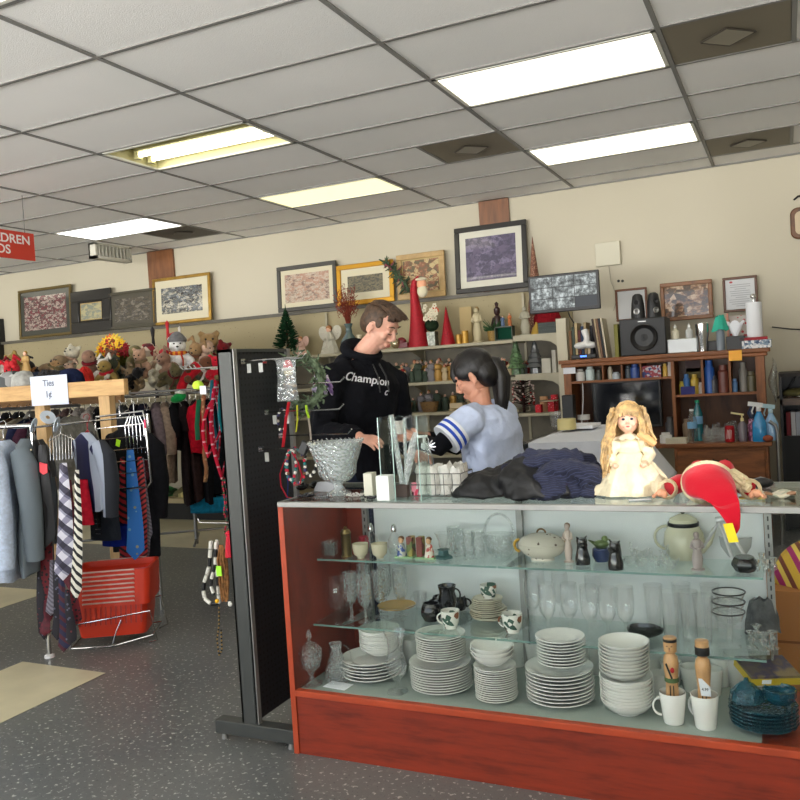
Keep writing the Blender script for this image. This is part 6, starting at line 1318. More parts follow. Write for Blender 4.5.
# on the desk
DT = DZ+.0005
def ond(px, y=6.75): p = at(px, 440, y=y); return Vector((p.x, y, DT))
p = ond(629, 6.82); t = thing('computer_monitor', 'black computer monitor in the hutch behind the blonde doll', 'monitor', p)
MB().box((0, 0, .3), (.54, .04, .38)).build('bezel', BLK, t, bevel=.006); MB().box((0, -.021, .3), (.5, .002, .34)).build('screen', M('dark_screen', (14, 18, 26), .08, coat=1), t); MB().cyl((0, .02, 0), (0, .02, .15), .03).lathe([(0, 0), (.12, 0), (.1, .012), (0, .015)], 24).build('stand', BLK, t)
for px, r, h, c_, nm, lb in [(585, .045, .19, (90, 60, 50), 'glass_jar', 'large jar with white lid at the left of the desk'), (671, .035, .19, (50, 50, 54), 'dark_bottle', 'dark labelled bottle at the hutch divider on the desk'), (688, .035, .17, (130, 110, 90), 'brown_jar', 'brown jar in shadow behind the water bottle')]:
    one(nm, jar2(r, h), col(*c_, rough=.3), lb, 'jar', ond(px, 6.72))
one('jar_lid', MB().lathe([(0, 0), (.05, 0), (.05, .04), (0, .04)], 20), wp, 'wide white lid on the large jar at the left of the desk', 'lid', ond(585, 6.72)+Vector((0, 0, .1905)))
one('black_speaker', MB().box((0, 0, .2), (.09, .1, .4)), M('black_vinyl', (0, 0, 0)), 'tall black speaker standing left of the hutch', 'speaker', (at(571, 440, y=6.62).x, 6.62, DT), bevel=.006)
one('white_cup', jar2(.045, .08), wp, 'white plastic cup on the desk right of the doll', 'cup', ond(666, 6.6)); one('white_pad', MB().box((0, 0, .02), (.15, .12, .04)), M('pad_white', (206, 200, 180), .6), 'white note pad on the desk edge right of the cup', 'note pad', ond(677, 6.58))
def pet(px, lb, body, cap, h=.25, r=.035, y=6.62):
    p = ond(px, y); t = thing('plastic_bottle', lb, 'bottle', p); MB().lathe([(0, 0), (r, 0), (r, h*.3), (r*.93, h*.35), (r, h*.4), (r, h*.68), (r*.45, h*.88), (r*.4, h*.94), (0, h*.94)], 20).build('bottle', body, t); MB().lathe([(0, h*.94), (r*.48, h*.94), (r*.48, h), (0, h)], 14).build('cap', cap, t)
    MB().lathe([(r*1.01, h*.42), (r*1.02, h*.43), (r*1.02, h*.6), (r*1.01, h*.61)], 20, closed=True).build('label', col(120, 170, 210), t)
pet(693, 'clear water bottle with pale label on the desk', GL, wp); pet(699, 'teal bottle with green cap behind the water bottle', M('teal_liquid', (30, 110, 120), .15, coat=.5), col(20, 150, 110), .31, .035, 6.72)
rn = random.Random(18); j0 = None
for k in range(16):
    px = 707+(k % 8)*4; y = 6.62+.07*(k//8)
    if j0 is None: j0 = one('glass_ornament', MB().lathe([(0, 0), (.03, 0), (.036, .05), (.02, .1), (.012, .13), (0, .13)], 14), CR, 'clear glass ornament in the cluster on the desk beside the red can', 'glass ornament', ond(px, y), 0, 'glass ornaments on the desk')
    else: dup(j0, ond(px, y), scale=rn.uniform(.6, 1.25))
p = ond(730, 6.57); t = thing('soda_can', 'red soda can with white lettering on the desk', 'can', p)
MB().lathe([(0, 0), (.027, 0), (.034, .008), (.034, .112), (.026, .122), (0, .12)], 24).build('can', M('can_red', (180, 24, 36), .3, .4), t)
q = MB()
for k in range(4): q.box((-.016+.009*k, -.0345, .06), (.003, .003, .06 if k % 2 else .07), (0, .1, 0))
q.build('white_lettering', wp, t)
p = ond(743, 6.6); t = thing('lotion_bottle', 'clear pump lotion bottle with cream pump', 'bottle', p); MB().lathe([(0, 0), (.03, 0), (.032, .12), (.02, .14), (.01, .15), (0, .15)], 18).build('bottle', M('violet_grey', (110, 100, 110), .2, coat=.4), t); MB().lathe([(.012, .15), (.012, .17), (.005, .175), (.005, .2), (0, .2)], 12).box((-.03, 0, .205), (.09, .016, .012), (0, .2, 0)).build('pump', M('pump_cream', (226, 210, 150), .4), t)
one('pink_bottle', jar2(.025, .16), blotch('pink_print', [(190, 110, 150), (220, 180, 200), (120, 60, 90)], 50), 'pink patterned bottle left of the blue window spray', 'bottle', ond(752, 6.64))
for px, y, lb, bc, h in ((760, 6.58, 'blue window cleaner spray bottle with white trigger', (40, 140, 200), .22), (772, 6.64, 'pale blue spray bottle at the right end of the desk', (150, 190, 226), .2)):
    p = ond(px, y); t = thing('spray_bottle', lb, 'spray bottle', p); MB().lathe([(0, 0), (.048, 0), (.05, .01), (.048, h*.6), (.03, h*.82), (.014, h), (0, h)], 20, sq=(1, .7)).build('bottle', M('blue_liquid_%d' % px, bc, .15, coat=.5), t)
    q = MB(); q.lathe([(.016, h), (.018, h+.005), (.016, h+.03), (.012, h+.035), (0, h+.035)], 14); q.box((-.02, 0, h+.05), (.1, .025, .03), (0, .15, 0)); q.tube([(-.03, 0, h+.04), (-.045, 0, h), (-.04, 0, h-.02)], .006, 6); q.build('trigger', wp if px == 760 else col(180, 210, 220), t)
one('wooden_block', MB().ell((0, 0, .025), (.035, .03, .025)), col(140, 70, 44), 'small brown wooden object below the blue spray bottle', 'wooden object', ond(768, 6.53))
one('dark_comb_case', MB().tube([(0, 0, 0), (.01, 0, .12), (-.02, 0, .2), (0, 0, .26)], [.02, .025, .028, .015], 10), col(30, 40, 70, .4), 'dark blue curved bottle behind the blue window cleaner', 'bottle', ond(755, 6.74))
# right of the hutch
p = at(776, 440, y=6.6); q = MB(); q.tube([(0, 0, 0), (0, 0, .82), (-.01, 0, .87), (-.05, 0, .9)], .013, 10); one('chrome_tube', q, STEEL, 'bent grey metal tube standing beside the hutch desk', 'tube', (p.x+.01, 6.6, 0))
cbx = at(777, 400, y=7.2).x
t = thing('low_cabinet', 'dark low wooden shelf unit at the right edge beside the hutch', 'shelf unit', (cbx+.02, 7.1, 0)); dkw = wood('dark_shelf_wood', (92, 66, 44), (66, 44, 28), (2, 8, 8))
MB().box2((0, 0, .98), (.9, .5, 1.03)).build('shelf', dkw, t); MB().box2((0, 0, 1.2), (.9, .5, 1.23)).build('top', M('dark_brown_top', (36, 28, 22), .6), t); MB().box2((0, .48, 0), (.9, .5, 1.2)).build('back', BLK, t); MB().box2((0, 0, 0), (.02, .48, 1.2)).build('side', BLK, t); MB().box2((.02, .0, .02), (.9, .48, .74)).build('cabinet_body', M('near_black', (16, 18, 20), .6), t)
for k, c_ in enumerate([(120, 30, 40), (190, 190, 196), (170, 176, 190), (30, 60, 50), (60, 60, 64)]):
    one('box_file', MB().box((0, 0, .09), (.03, .2, .18)), col(*c_), ['dark red', 'white', 'pale grey', 'dark green', 'grey'][k]+' book standing on the dark low shelf unit', 'book', (cbx+.075+.034*k, 7.25, .7405))
one('olive_cloth', MB().ell((0, 0, .035), (.12, .09, .04)), col(110, 104, 60), 'olive cloth heap on the shelf at the right picture edge', 'cloth', (cbx+.16, 7.25, 1.031)); one('silver_keys', MB().tube([(-.05, 0, .008), (0, -.02, .014), (.04, .01, .008), (.08, -.01, .01)], .008, 6), CHROME, 'shiny metal pieces in front of the olive cloth', 'metal piece', (cbx+.1, 7.13, 1.031))
# ------------------------------------------------------------------ side counter with white sheets
sc0, sc1, sy0, sy1 = -1.42, -.98, 4.7, 5.9
t = thing('side_counter', 'white panelled side counter with a dark metal top edge', 'counter', (sc0, sy0, 0))
MB().box2((0, 0, 0), (sc1-sc0, sy1-sy0, .93)).build('cabinet', M('white_laminate', (208, 210, 212), .5), t); MB().box2((.44, -.004, 0), (.45, .0, .93)).build('brown_seam', col(110, 70, 50), t)
q = MB(); q.box2((-.02, -.02, .93), (.03, sy1-sy0, .965)); q.build('metal_edge', M('gunmetal_edge', (84, 86, 90), .3, .8), t, bevel=.004)
MB().cyl((-.01, -.045, .945), (-.01, .03, .945), .032, n=16).build('end_knob', BLK, t)
sheet = M('white_sheet', (214, 218, 228), .85, bs=.3, bsc=6, bd=.05)
one('white_sheet', MB().grid(lambda u, v: (.04+.67*u, -.03-.006*sin(30*u) if v < .15 else -.03+1.2*(v-.15)/.85, (.0 if u < .62 else -.9*(u-.62))-(.3*(1-v/.15) if v < .15 else 0)+.002*sin(27*v+u*5)), 40, 40), sheet, 'white cloth sheet spread over the side counter', 'cloth', (sc0, sy0, .969), solid=.004)
def onsc(px, y): p = at(px, 430, y=y); return Vector((p.x, y, .985))
one('tape_roll', MB().lathe([(.02, 0), (.06, 0), (.06, .07), (.02, .07)], 24, closed=True), M('yellow_tape', (214, 200, 140), .5), 'roll of pale yellow tape on the white sheet', 'tape roll', onsc(567, 5.35)); one('glass_cup', tumbler_mb(.11, .04, .8), GL, 'clear glass cup on the white sheet left of the tape roll', 'glass', onsc(556, 5.5))
one('paper_stack', MB().box((0, 0, .01), (.2, .26, .02)), PAPER, 'stack of white paper on the side counter under the tape', 'paper stack', onsc(582, 5.5))

# ------------------------------------------------------------------ left side: hanging sign, air box
SXX = -5.5; a_ = at(33, 234, x=SXX); b_ = at(34, 261, x=SXX)
t = thing('hanging_sign', 'red hanging sign with white letters ending in LDREN and OS', 'sign', (SXX, a_.y, b_.z)); sh_ = a_.z-b_.z; sw_ = .92
MB().box2((-.006, -sw_, 0), (.006, 0, sh_)).build('panel', M('sign_red', (206, 62, 44), .5), t)
Mx = lambda y, z: Matrix.Translation((.0075, y, z)) @ Matrix(((0, 0, 1, 0), (1, 0, 0, 0), (0, 1, 0, 0), (0, 0, 0, 1)))
sgw = M('sign_white', (240, 236, 232), .5)
text('CHILDREN', .098, 'lettering', sgw, t, Mx(-.04, sh_*.70), align='RIGHT', sx=1.1); text('VIDEOS', .098, 'lettering', sgw, t, Mx(-.235, sh_*.30), align='RIGHT', sx=1.1)
q = MB()
for y in (-.08, -.84): q.cyl((0, y, sh_), (0, y, ZC-b_.z), .003, n=6)
q.build('hanging_wire', wire, t)
t = thing('ceiling_air_box', 'white louvred air outlet box hanging from the ceiling near the back', 'air outlet', (-6.80, 6.86, 2.86))
W2 = M('vent_white', (206, 204, 190), .5)
q = MB(); q.box2((0, 0, 0), (.1, .55, .03)); q.box2((0, 0, .15), (.1, .55, .168)); q.box2((0, 0, 0), (.1, .03, .168)); q.box2((0, .52, 0), (.1, .55, .168)); q.box2((0, 0, 0), (.02, .55, .168)); q.build('casing', W2, t)
q = MB()
for k in range(9): q.box((.07, .06+.054*k, .09), (.06, .012, .125))
q.build('louvres', W2, t)
# ------------------------------------------------------------------ clothes
def garment_mesh(w=.44, L_=.7, th=.09, sl=.5, seed=0, skirt=1.0, flare=.1):
    rn = random.Random(seed); q = MB(); ph = [rn.uniform(0, 6) for _ in range(5)]
    def f(u, v):
        a = 2*PI*u
        if v < .12: k = v/.12; hw = .05+(w/2-.05)*k**.8; hd = .03+.02*k; z = -.07-.055*k
        else: k = (v-.12)/.88; hw = w/2*(1-.12*sin(PI*min(1, k*1.6))+flare*k); hd = th/2*(.8+.4*sin(PI*k*.8)); z = -.125-(L_-.125)*k
        fold = 1+.18*sin(5*a+ph[0]+2*v)*v+.1*sin(9*a+ph[1]+5*v)*v
        return (hd*cos(a)*fold+.006*sin(7*v+ph[2]), hw*sin(a)*(1+.03*sin(6*a+ph[3])), z+.012*sin(3*a+ph[4])*v)
    q.grid(f, 34, 20, closeu=True); q.add([f(i/34, 1) for i in range(34)], [list(range(34))])
    if sl:
        for s in (-1, 1):
            x0 = rn.uniform(.0, .03); q.tube([(0, s*(w/2-.04), -.14), (x0, s*(w/2+.01), -.2), (x0+.015, s*(w/2+.02), -.14-sl*.5), (x0+.01, s*(w/2-.005), -.12-sl)], [.05, .058, .052, .042], 12)
    return q
def hanger(t, mat_=CHROME, y=.2):
    q = MB(); q.tube([(0, 0, -.06), (0, 0, -.02), (.012, 0, .0), (.02, 0, .02), (.008, 0, .036), (-.012, 0, .03), (-.018, 0, .015)], .0022, 6)
    q.tube([(0, 0, -.06), (0, y*.5, -.09), (0, y, -.135)], .004, 6); q.tube([(0, 0, -.06), (0, -y*.5, -.09), (0, -y, -.135)], .004, 6); return q.build('hanger', mat_, t)
def garment(name, label, cat, loc, rz, m_, group=None, hm=CHROME, **k):
    t = thing(name, label, cat, loc, rz, group); garment_mesh(**k).build('cloth', m_, t); hanger(t, hm, k.get('w', .44)/2-.04); return t
UX, UY = cos(math.radians(35)), sin(math.radians(35)); RA = (-4.9, 5.95); BZ = 1.36
def onA(s, off=0, z=0): return Vector((RA[0]+UX*s-UY*off, RA[1]+UY*s+UX*off, z))
rk = thing('clothes_rail', 'long chrome clothes rail with wire shelf on top, far behind the ties', 'clothes rail', (RA[0], RA[1], 0), math.radians(35))
def rt(a, b2, r=.014, nm='rail_tube'): return MB().cyl(a, b2, r, n=10).build(nm, STEEL, rk)
rt((-3.2, -.02, BZ), (.95, -.02, BZ), .013, 'hanging_bar'); rt((-3.2, -.28, BZ+.03), (.95, -.28, BZ+.03), .01, 'shelf_rim'); rt((-3.2, .28, BZ+.03), (.95, .28, BZ+.03), .01, 'shelf_rim')
for s in (0.02, -1.8, -3.15, .93):
    rt((s, 0, .0), (s, 0, BZ), .016, 'leg'); rt((s, -.3, .04), (s, .3, .04), .012, 'foot_bar')
rt((-3.2, 0, .12), (.95, 0, .12), .01, 'base_bar')
q = MB()
for k in range(52): s = -3.15+k*.08; q.cyl((s, -.28, BZ+.04), (s, .28, BZ+.04), .0035, n=5)
for y in (-.15, 0, .15): q.cyl((-3.2, y, BZ+.036), (.95, y, BZ+.036), .0045, n=5)
q.build('wire_shelf', STEEL, rk)
garA = [(-.72, (26, 28, 34), 'black jacket', .62, 0), (-.62, (180, 178, 170), 'pale grey top', .5, 0), (-.53, (70, 74, 80), 'slate grey sweatshirt', .66, .4), (-.44, (24, 26, 40), 'navy knit top', .85, .5), (-.35, (28, 30, 52), 'long navy cardigan', .9, .5), (-.25, (120, 106, 112), 'mauve blouse with pinkish hem', .82, .4), (-.16, (160, 140, 124), 'beige collared shirt', .78, .4),
        (-.08, (26, 26, 30), 'black top with short sleeves', .5, .25), (0.0, (34, 26, 28), 'black brown dress', .98, .2), (.09, (52, 36, 36), 'dark brown tunic', .95, 0), (.17, (24, 24, 28), 'black skirt suit', .98, 0)]
for s, c_, nm, L_, sl in garA:
    garment(nm.split()[-1] if nm.split()[-1] not in ('sleeves', 'hem') else ('blouse' if 'mauve' in nm else 'black_shirt'), nm+' hanging on the far rail, seen edge on', 'garment', onA(s, 0, BZ+.0), math.radians(35+random.uniform(-8, 8)), fab(*c_), w=.4, L_=L_, th=.1, sl=sl, seed=int(s*100)+400)
garment('red_shirt', 'bright red shirt hanging on the far rail beside the green strap', 'shirt', onA(.14, -.12, BZ), math.radians(15), fab(196, 20, 44), w=.36, L_=.52, th=.14, sl=.34, seed=77)
garment('teal_skirt', 'black dress with a teal hem hanging on the far rail', 'dress', onA(.22, -.06, BZ), math.radians(-30), fab(20, 24, 30), w=.36, L_=.92, th=.1, sl=0, seed=78)
p = onA(.17, -.1, BZ-.93)
one('teal_cloth_hem', MB().grid(lambda u, v: ((.2+.01*sin(9*u))*cos(2*PI*u), .07*sin(2*PI*u), -.14*v), 30, 5, closeu=True), fab(20, 110, 140), 'teal skirt bottom showing under the black garments on the far rail', 'skirt', p, math.radians(15), solid=.004)
g0 = None; rn = random.Random(40); anon = [(40, 42, 48), (96, 96, 100), (150, 146, 140), (60, 52, 56), (110, 90, 90), (36, 40, 60), (176, 170, 166)]
for k in range(24):
    s = -3.1+k*.1
    if g0 is None: g0 = garment('knit_shirt', 'dull coloured top in the packed row behind the wooden table', 'garment', onA(s, 0, BZ), math.radians(35), fab(*anon[0]), 'tops on the far rail', w=.4, L_=.6, th=.08, sl=.4, seed=3)
    else:
        g = dup(g0, onA(s, 0, BZ), math.radians(35+rn.uniform(-8, 8)))
        for c2 in g.children:
            if c2.name.startswith('cloth'): remat(c2, fab(*rn.choice(anon)))
for k in range(26):    # bare hangers crowding the rail
    s = -.95+k*.05; t = None
    q = MB(); q.tube([(0, 0, -.06), (0, 0, -.02), (.012, 0, .0), (.02, 0, .02), (.008, 0, .036), (-.012, 0, .03)], .0025, 5); q.tube([(0, -.19, -.12), (0, 0, -.06), (0, .19, -.12), (0, -.19, -.125)], .0035, 5)
    if k == 0: h0 = one('wire_hanger', q, CHROME, 'empty chrome hanger squeezed between clothes on the far rail', 'hanger', onA(s, .0, BZ+.0), math.radians(35), 'empty hangers on the far rail')
    else: dup(h0, onA(s, 0, BZ), math.radians(35+rn.uniform(-15, 15)))
# ------------------------------------------------------------------ plush heap
def plush(name, label, loc, rz, m1, m2=None, s=1.0, ears='round', rot=None, group=None, parts=None):
    t = thing(name, label, 'stuffed toy', loc, rz, group)
    if rot: t.rotation_euler = rot
    q = MB(); q.ell((0, 0, .08), (.062, .055, .075)); q.ell((0, -.005, .185), (.056, .052, .052)); q.ell((0, -.05, .172), (.027, .024, .021))
    for k in (-1, 1):
        q.tube([(k*.05, -.01, .12), (k*.085, -.035, .085), (k*.09, -.06, .06)], [.026, .024, .02], 8); q.tube([(k*.035, -.02, .03), (k*.06, -.075, .022), (k*.065, -.1, .035)], [.03, .027, .026], 8)
        if ears == 'round': q.ell((k*.043, 0, .232), (.021, .012, .021))
        elif ears == 'long': q.tube([(k*.025, 0, .22), (k*.05, .01, .27), (k*.08, 0, .22)], [.014, .018, .012], 8)
    q.build('body', m1, t, remesh=.009, smooth=2)
    q = MB()
    for k in (-1, 1): q.ell((k*.02, -.052, .2), .006, None, 8, 6)
    q.ell((0, -.073, .178), (.009, .006, .006), None, 8, 6); q.build('eyes_and_nose', BLACK, t)
    if m2: q = MB(); q.tube([(.045*cos(2*PI*k/14), .042*sin(2*PI*k/14), .137) for k in range(14)], .014, 8, closed=True); q.tube([(.02, -.045, .13), (.03, -.06, .09), (.028, -.06, .05)], .014, 8, flat=.4); q.build('scarf', m2, t)
    if s != 1: t.scale = (s,)*3
    return t
def plm(r, g, b): return M('plush_%d_%d_%d' % (r, g, b), (r, g, b), .95, var=.15, vs=30, bs=.8, bsc=120, sheen=.2)
PZ = BZ+.05
camf = Vector((0, 0)); face = math.radians(38)
plush('polar_bear', 'white bear with grey hat and orange striped scarf on top of the toy heap', onA(-.02, -.05, PZ+.12), face, plm(228, 228, 226), stripes('orange_stripe_scarf', [(0, (230, 150, 40)), (.5, (180, 50, 20))], 30), 1.35)
p = onA(-.02, -.05, PZ+.12); one('grey_knit_hat', MB().lathe([(.08, 0), (.085, .01), (.08, .03), (.05, .07), (.02, .09), (0, .095)], 20), plm(110, 110, 112), 'grey knitted hat on the white bear with the scarf', 'hat', p+Vector((0, 0, .285)))
p = onA(.05, -.2, PZ+.05); t = thing('stuffed_stocking', 'long red plush leg with white cuff and green shoe hanging from the heap', 'stuffed toy', p, face)
q = MB(); q.tube([(.1, 0, .12), (.04, -.03, .08), (-.03, -.04, .0), (-.06, -.04, -.08)], [.06, .055, .045, .04], 12); q.build('red_leg', plm(190, 24, 40), t)
MB().tube([(-.06, -.04, -.07), (-.065, -.04, -.1)], [.048, .046], 12).build('white_cuff', plm(226, 224, 216), t); MB().ell((-.08, -.05, -.135), (.07, .045, .04), (0, -.3, 0)).build('green_shoe', plm(20, 150, 70), t)
plush('brown_bear', 'large light brown bear behind the white bear', onA(.25, .1, PZ+.1), face, plm(160, 130, 88), None, 1.6)
plush('santa_plush', 'small red and white plush at the end of the heap near the rack', onA(.3, -.18, PZ), face+.4, plm(200, 30, 50), plm(228, 226, 222), 1.1)
plush('black_plush', 'black plush with neon tag near the top of the pegboard rack', onA(.42, -.15, PZ+.06), face, plm(24, 24, 26), plm(180, 230, 60), .9)
one('white_fabric_pile', MB().grid(lambda u, v: ((.22*(1-.5*v)+.02*sin(12*u*PI))*cos(2*PI*u), (.12*(1-.6*v))*sin(2*PI*u), .1*v+.01*sin(20*u)), 36, 8, closeu=True).add([(.1*cos(k), .05*sin(k), .1) for k in [2*PI*i/12 for i in range(12)]], [list(range(12))]), fab(206, 204, 208), 'white cloth heap on the rail shelf just left of the pegboard top', 'cloth', onA(.55, .0, PZ+.06), .6)
cols = [(150, 120, 84), (120, 112, 76), (196, 190, 170), (120, 26, 34), (186, 36, 50), (110, 70, 50), (30, 28, 30), (190, 160, 140), (176, 140, 116), (96, 88, 60), (216, 210, 200), (140, 96, 60), (70, 76, 60), (130, 110, 84), (110, 24, 30), (200, 180, 150), (140, 108, 90), (150, 126, 70)]
names = ['tan', 'olive', 'pale grey', 'dark red', 'bright red', 'brown', 'black', 'beige', 'pink', 'khaki', 'white', 'chestnut', 'moss green', 'rose', 'burgundy', 'cream', 'dusty rose', 'mustard']
rn = random.Random(50); pr0 = {}
for k in range(64):
    s = -3.0+(k % 32)*.106+rn.uniform(-.03, .03); row = k//32; off = -.16+.2*row; z = PZ+.015+.1*row+rn.uniform(0, .05); ci = (k*7+row*5) % len(cols)
    ear = ['round', 'long', 'none'][k % 3]
    rot = (rn.uniform(-.5, 1.2), rn.uniform(-.7, .7), face+rn.uniform(-1, 1))
    key = (ear, k % 2)
    if key not in pr0: pr0[key] = plush('stuffed_animal', 'plush animal in the crowded toy heap above the far clothes rail', onA(s, off, z), 0, plm(*cols[ci]), plm(*cols[(ci+5) % 18]) if k % 2 else None, 1, ear, rot, 'plush animals in the toy heap')
    else:
        g = dup(pr0[key], onA(s, off, z), rot=rot, scale=rn.uniform(.8, 1.25))
        for c2 in g.children:
            if c2.name.startswith('body'): remat(c2, plm(*cols[ci]))
            if c2.name.startswith('scarf'): remat(c2, plm(*cols[(ci+5) % 18]))
# autumn bouquet
p = at(119, 352, y=5.9); t = thing('autumn_bouquet', 'bouquet of yellow, orange and red silk flowers above the toy heap', 'artificial flowers', (p.x, 5.9, 1.66)); sc_ = mpp(p)
rn = random.Random(51)
MB().lathe([(0, -.2), (.05, -.2), (.06, -.02), (.05, 0), (0, 0)], 16).build('pot', M('dark_pot', (50, 40, 34), .6), t)
q = MB(); q.ell((0, 0, .07), (.12, .09, .1)); q.build('foliage', M('olive_leaf', (80, 84, 36), .8, var=.5, vs=30, bs=.8, bsc=40, bd=.03), t)
def daisy(c_, r, mi, q, n=9):
    nrm = Vector((.35, -.9, .3)).normalized(); e1 = nrm.orthogonal().normalized(); e2 = nrm.cross(e1)
    for j in range(n): a = 2*PI*j/n; d = e1*cos(a)+e2*sin(a); q.tube([c_, c_+d*r*.6+nrm*.006, c_+d*r], [r*.1, r*.2, r*.05], 5, mi=mi)
    q.ell(c_+nrm*.008, r*.24, None, 7, 5, mi=4)
q = MB()
for k in range(26):
    a = rn.uniform(0, 6.28); e = rn.uniform(-.3, 1.4); c_ = Vector((.15*cos(a)*cos(e), -.06-.07*abs(sin(a))*cos(e), .08+.15*sin(e))); daisy(c_, rn.uniform(.045, .065), k % 4, q)
q.build('flowers', [col(240, 196, 40), col(226, 90, 30), col(150, 24, 34), col(240, 210, 80), col(120, 70, 30)], t)
for i, (px, py0, py1, r, c_, nm, lb) in enumerate([(155, 365, 326, .02, (30, 26, 28), 'black_cane', 'black cane standing upright behind the toy heap'), (169, 350, 320, .018, (190, 24, 36), 'red_candlestick', 'tall red candlestick behind the white bear'), (175, 352, 332, .05, (176, 20, 40), 'red_lantern', 'red boxy lantern behind the white bear'), (181, 350, 326, .014, (206, 200, 190), 'white_finial', 'white finial ornament above the white bear')]):
    b_ = at(px, py0, y=6.7); h_ = (py0-py1)*mpp(b_); q = MB(); q.lathe([(0, -.4), (r*1.5, -.4), (r*.8, -.3), (r, 0), (r*.7, h_*.3), (r, h_*.35), (r*.7, h_*.7), (r*1.2, h_*.9), (0, h_)], 12); one(nm, q, col(*c_), lb, 'ornament', (b_.x, 6.7, b_.z))
struct('trim_wall_ledge', MB().box2((-7.6, 6.5, 1.28), (-5.2, 7.7, 1.32)), creamm)
q = MB(); q.lathe([(0, 0), (.06, 0), (.09, .05), (.07, .12), (.05, .13), (0, .12)], 16); one('red_pot_ornament', q, blotch('red_white_pot', [(150, 30, 44), (210, 190, 170), (90, 20, 30)], 20), 'red and white round pot left of the black cane', 'pot', (at(149, 345, y=6.7).x, 6.7, 1.75)); 
# ------------------------------------------------------------------ wooden table frame with paper sign
TY0, TY1 = 4.0, 4.75; tx1 = -3.757; tx0 = -6.2
board = wood('raw_pine', (206, 166, 112), (178, 134, 84), (1.2, 10, 10), .6, 0); boardv = wood('raw_pine_upright', (208, 172, 122), (186, 144, 96), (10, 10, 1.2), .6, 0); boardd = wood('darker_pine', (158, 118, 74), (126, 90, 54), (1.2, 10, 10), .6, 0)  # last one is a darker pine tone for back board and top
t = thing('wooden_table', 'raw pine frame table with a paper sign taped to its front board', 'table', (tx0, TY0, 0)); wt = t
def LT(x, y, z): return (x-tx0, y-TY0, z)
MB().box2(LT(tx0, TY0, 1.392), LT(tx1, TY0+.04, 1.492)).build('front_board', board, t, bevel=.004); MB().box2(LT(tx0, TY1, 1.33), LT(-4.5, TY1+.04, 1.47)).build('back_board', boardd, t, bevel=.004)
MB().box2(LT(tx0, TY0+.04, 1.47), LT(-4.5, TY1, 1.482)).build('table_top', boardd, t)
for x, y in ((at(106, 420, y=TY0+.05).x, TY0+.045), (at(41, 420, y=TY0+.05).x, TY0+.045), (tx0+.1, TY0+.045), (tx0+.1, TY1-.09)):
    MB().box2(LT(x-.045, y, 0), LT(x+.045, y+.05, 1.47)).build('post', boardv, t)
s0 = at(30, 377, y=TY0-.004); s1 = at(69, 404, y=TY0-.004)
t = thing('paper_sign', 'white paper sign with faint handwriting taped to the pine board', 'paper sign', (s0.x, TY0-.004, s1.z)); pw, ph_ = s1.x-s0.x, s0.z-s1.z
MB().box2((0, -.002, 0), (pw, 0, ph_)).build('sheet', M('sign_paper', (214, 222, 240), .7), t); pen = M('pencil_grey', (120, 126, 140), .8)
text('Ties', .06, 'handwriting', pen, t, faceY(pw*.5, -.003, ph_*.74)); text('1\u00a2', .06, 'handwriting', pen, t, faceY(pw*.48, -.003, ph_*.36))
TT = 1.4925
def ontb(px, y=4.25, z=1.4825): p = at(px, 378, y=y); return Vector((p.x, y, z))
black_fab = M('quilted_black', (30, 30, 34), .7, bs=1, bsc=40, bd=.03)
q = MB(); q.grid(lambda u, v: (.1*cos(2*PI*u)*cos(v*PI/2*.97), .1*sin(2*PI*u)*cos(v*PI/2*.97), .11*sin(v*PI/2)), 30, 10, closeu=True); q.tube([(.098*cos(2*PI*k/24), .098*sin(2*PI*k/24), .008) for k in range(24)], .008, 6, closed=True)
for k in range(5):
    for j in range(4): a = -2.3+.36*j+.1*(k % 2); e = .2+.22*k; q.ell((.1*cos(a)*cos(e), .1*sin(a)*cos(e), .11*sin(e)), .016, None, 7, 5)
one('quilted_cap', q, black_fab, 'round black quilted cap on the pine table above the paper sign', 'cap', ontb(51, 4.2), 0)
def cap(px, y, lb, m_, rz, s=1, z=1.4825):
    t = thing('baseball_cap', lb, 'cap', ontb(px, y, z), rz); MB().lathe([(.085, 0), (.088, .02), (.075, .07), (.04, .1), (0, .108)], 22).build('crown', m_, t)
    MB().grid(lambda u, v: ((.07+.05*v*sin(PI*u))*cos(-.9-1.35*u), -.03-(.055+.06*v)*sin(PI*u)*.9, .004-.006*v), 14, 5).build('brim', m_, t, solid=.004); t.scale = (s,)*3; return t
cap(71, 4.12, 'navy blue cap on the pine table right of the paper sign', fab(28, 36, 66), .8); cap(64, 4.3, 'dark blue visor cap behind the navy cap', fab(40, 50, 80), .2)
cap(10, 4.12, 'grey cap with white patches at the left end of the pine table', blotch('camo_grey', [(150, 150, 150), (70, 74, 76), (206, 206, 206)], 14), -.3, 1.1); cap(24, 4.15, 'white and grey cap lying beside the grey one', fab(170, 170, 166), .5, 1.1); cap(38, 4.22, 'dark navy cap under the quilted cap edge', fab(34, 40, 54), 0)
q = MB(); heap(q, (0, 0, 0), (.2, .13, .13), 0, 5, .06); one('green_hat', q, fab(24, 66, 54), 'dark green soft hat heap at the left picture edge on the table', 'hat', ontb(12, 4.5))
q = MB(); heap(q, (0, 0, 0), (.14, .1, .1), -.3, 6, .1); one('white_cloth', q, fab(206, 204, 196), 'white cloth between the green hat and the black cap', 'cloth', ontb(34, 4.5))
q = MB(); heap(q, (0, 0, 0), (.16, .1, .11), 0, 9, .1); one('pink_cloth', q, fab(216, 140, 140), 'pink folded cloth behind the navy cap on the table', 'cloth', ontb(76, 4.6))
q = MB(); heap(q, (0, 0, 0), (.06, .06, .12), 0, 19, .1); one('red_cloth', q, fab(196, 50, 44), 'orange red cloth right of the pink cloth', 'cloth', ontb(85, 4.55))
p = ontb(12, 4.5, 1.4825); t = thing('silk_rose', 'red silk rose standing up from the green hat', 'artificial flower', p+Vector((0, 0, .12))); q = MB()
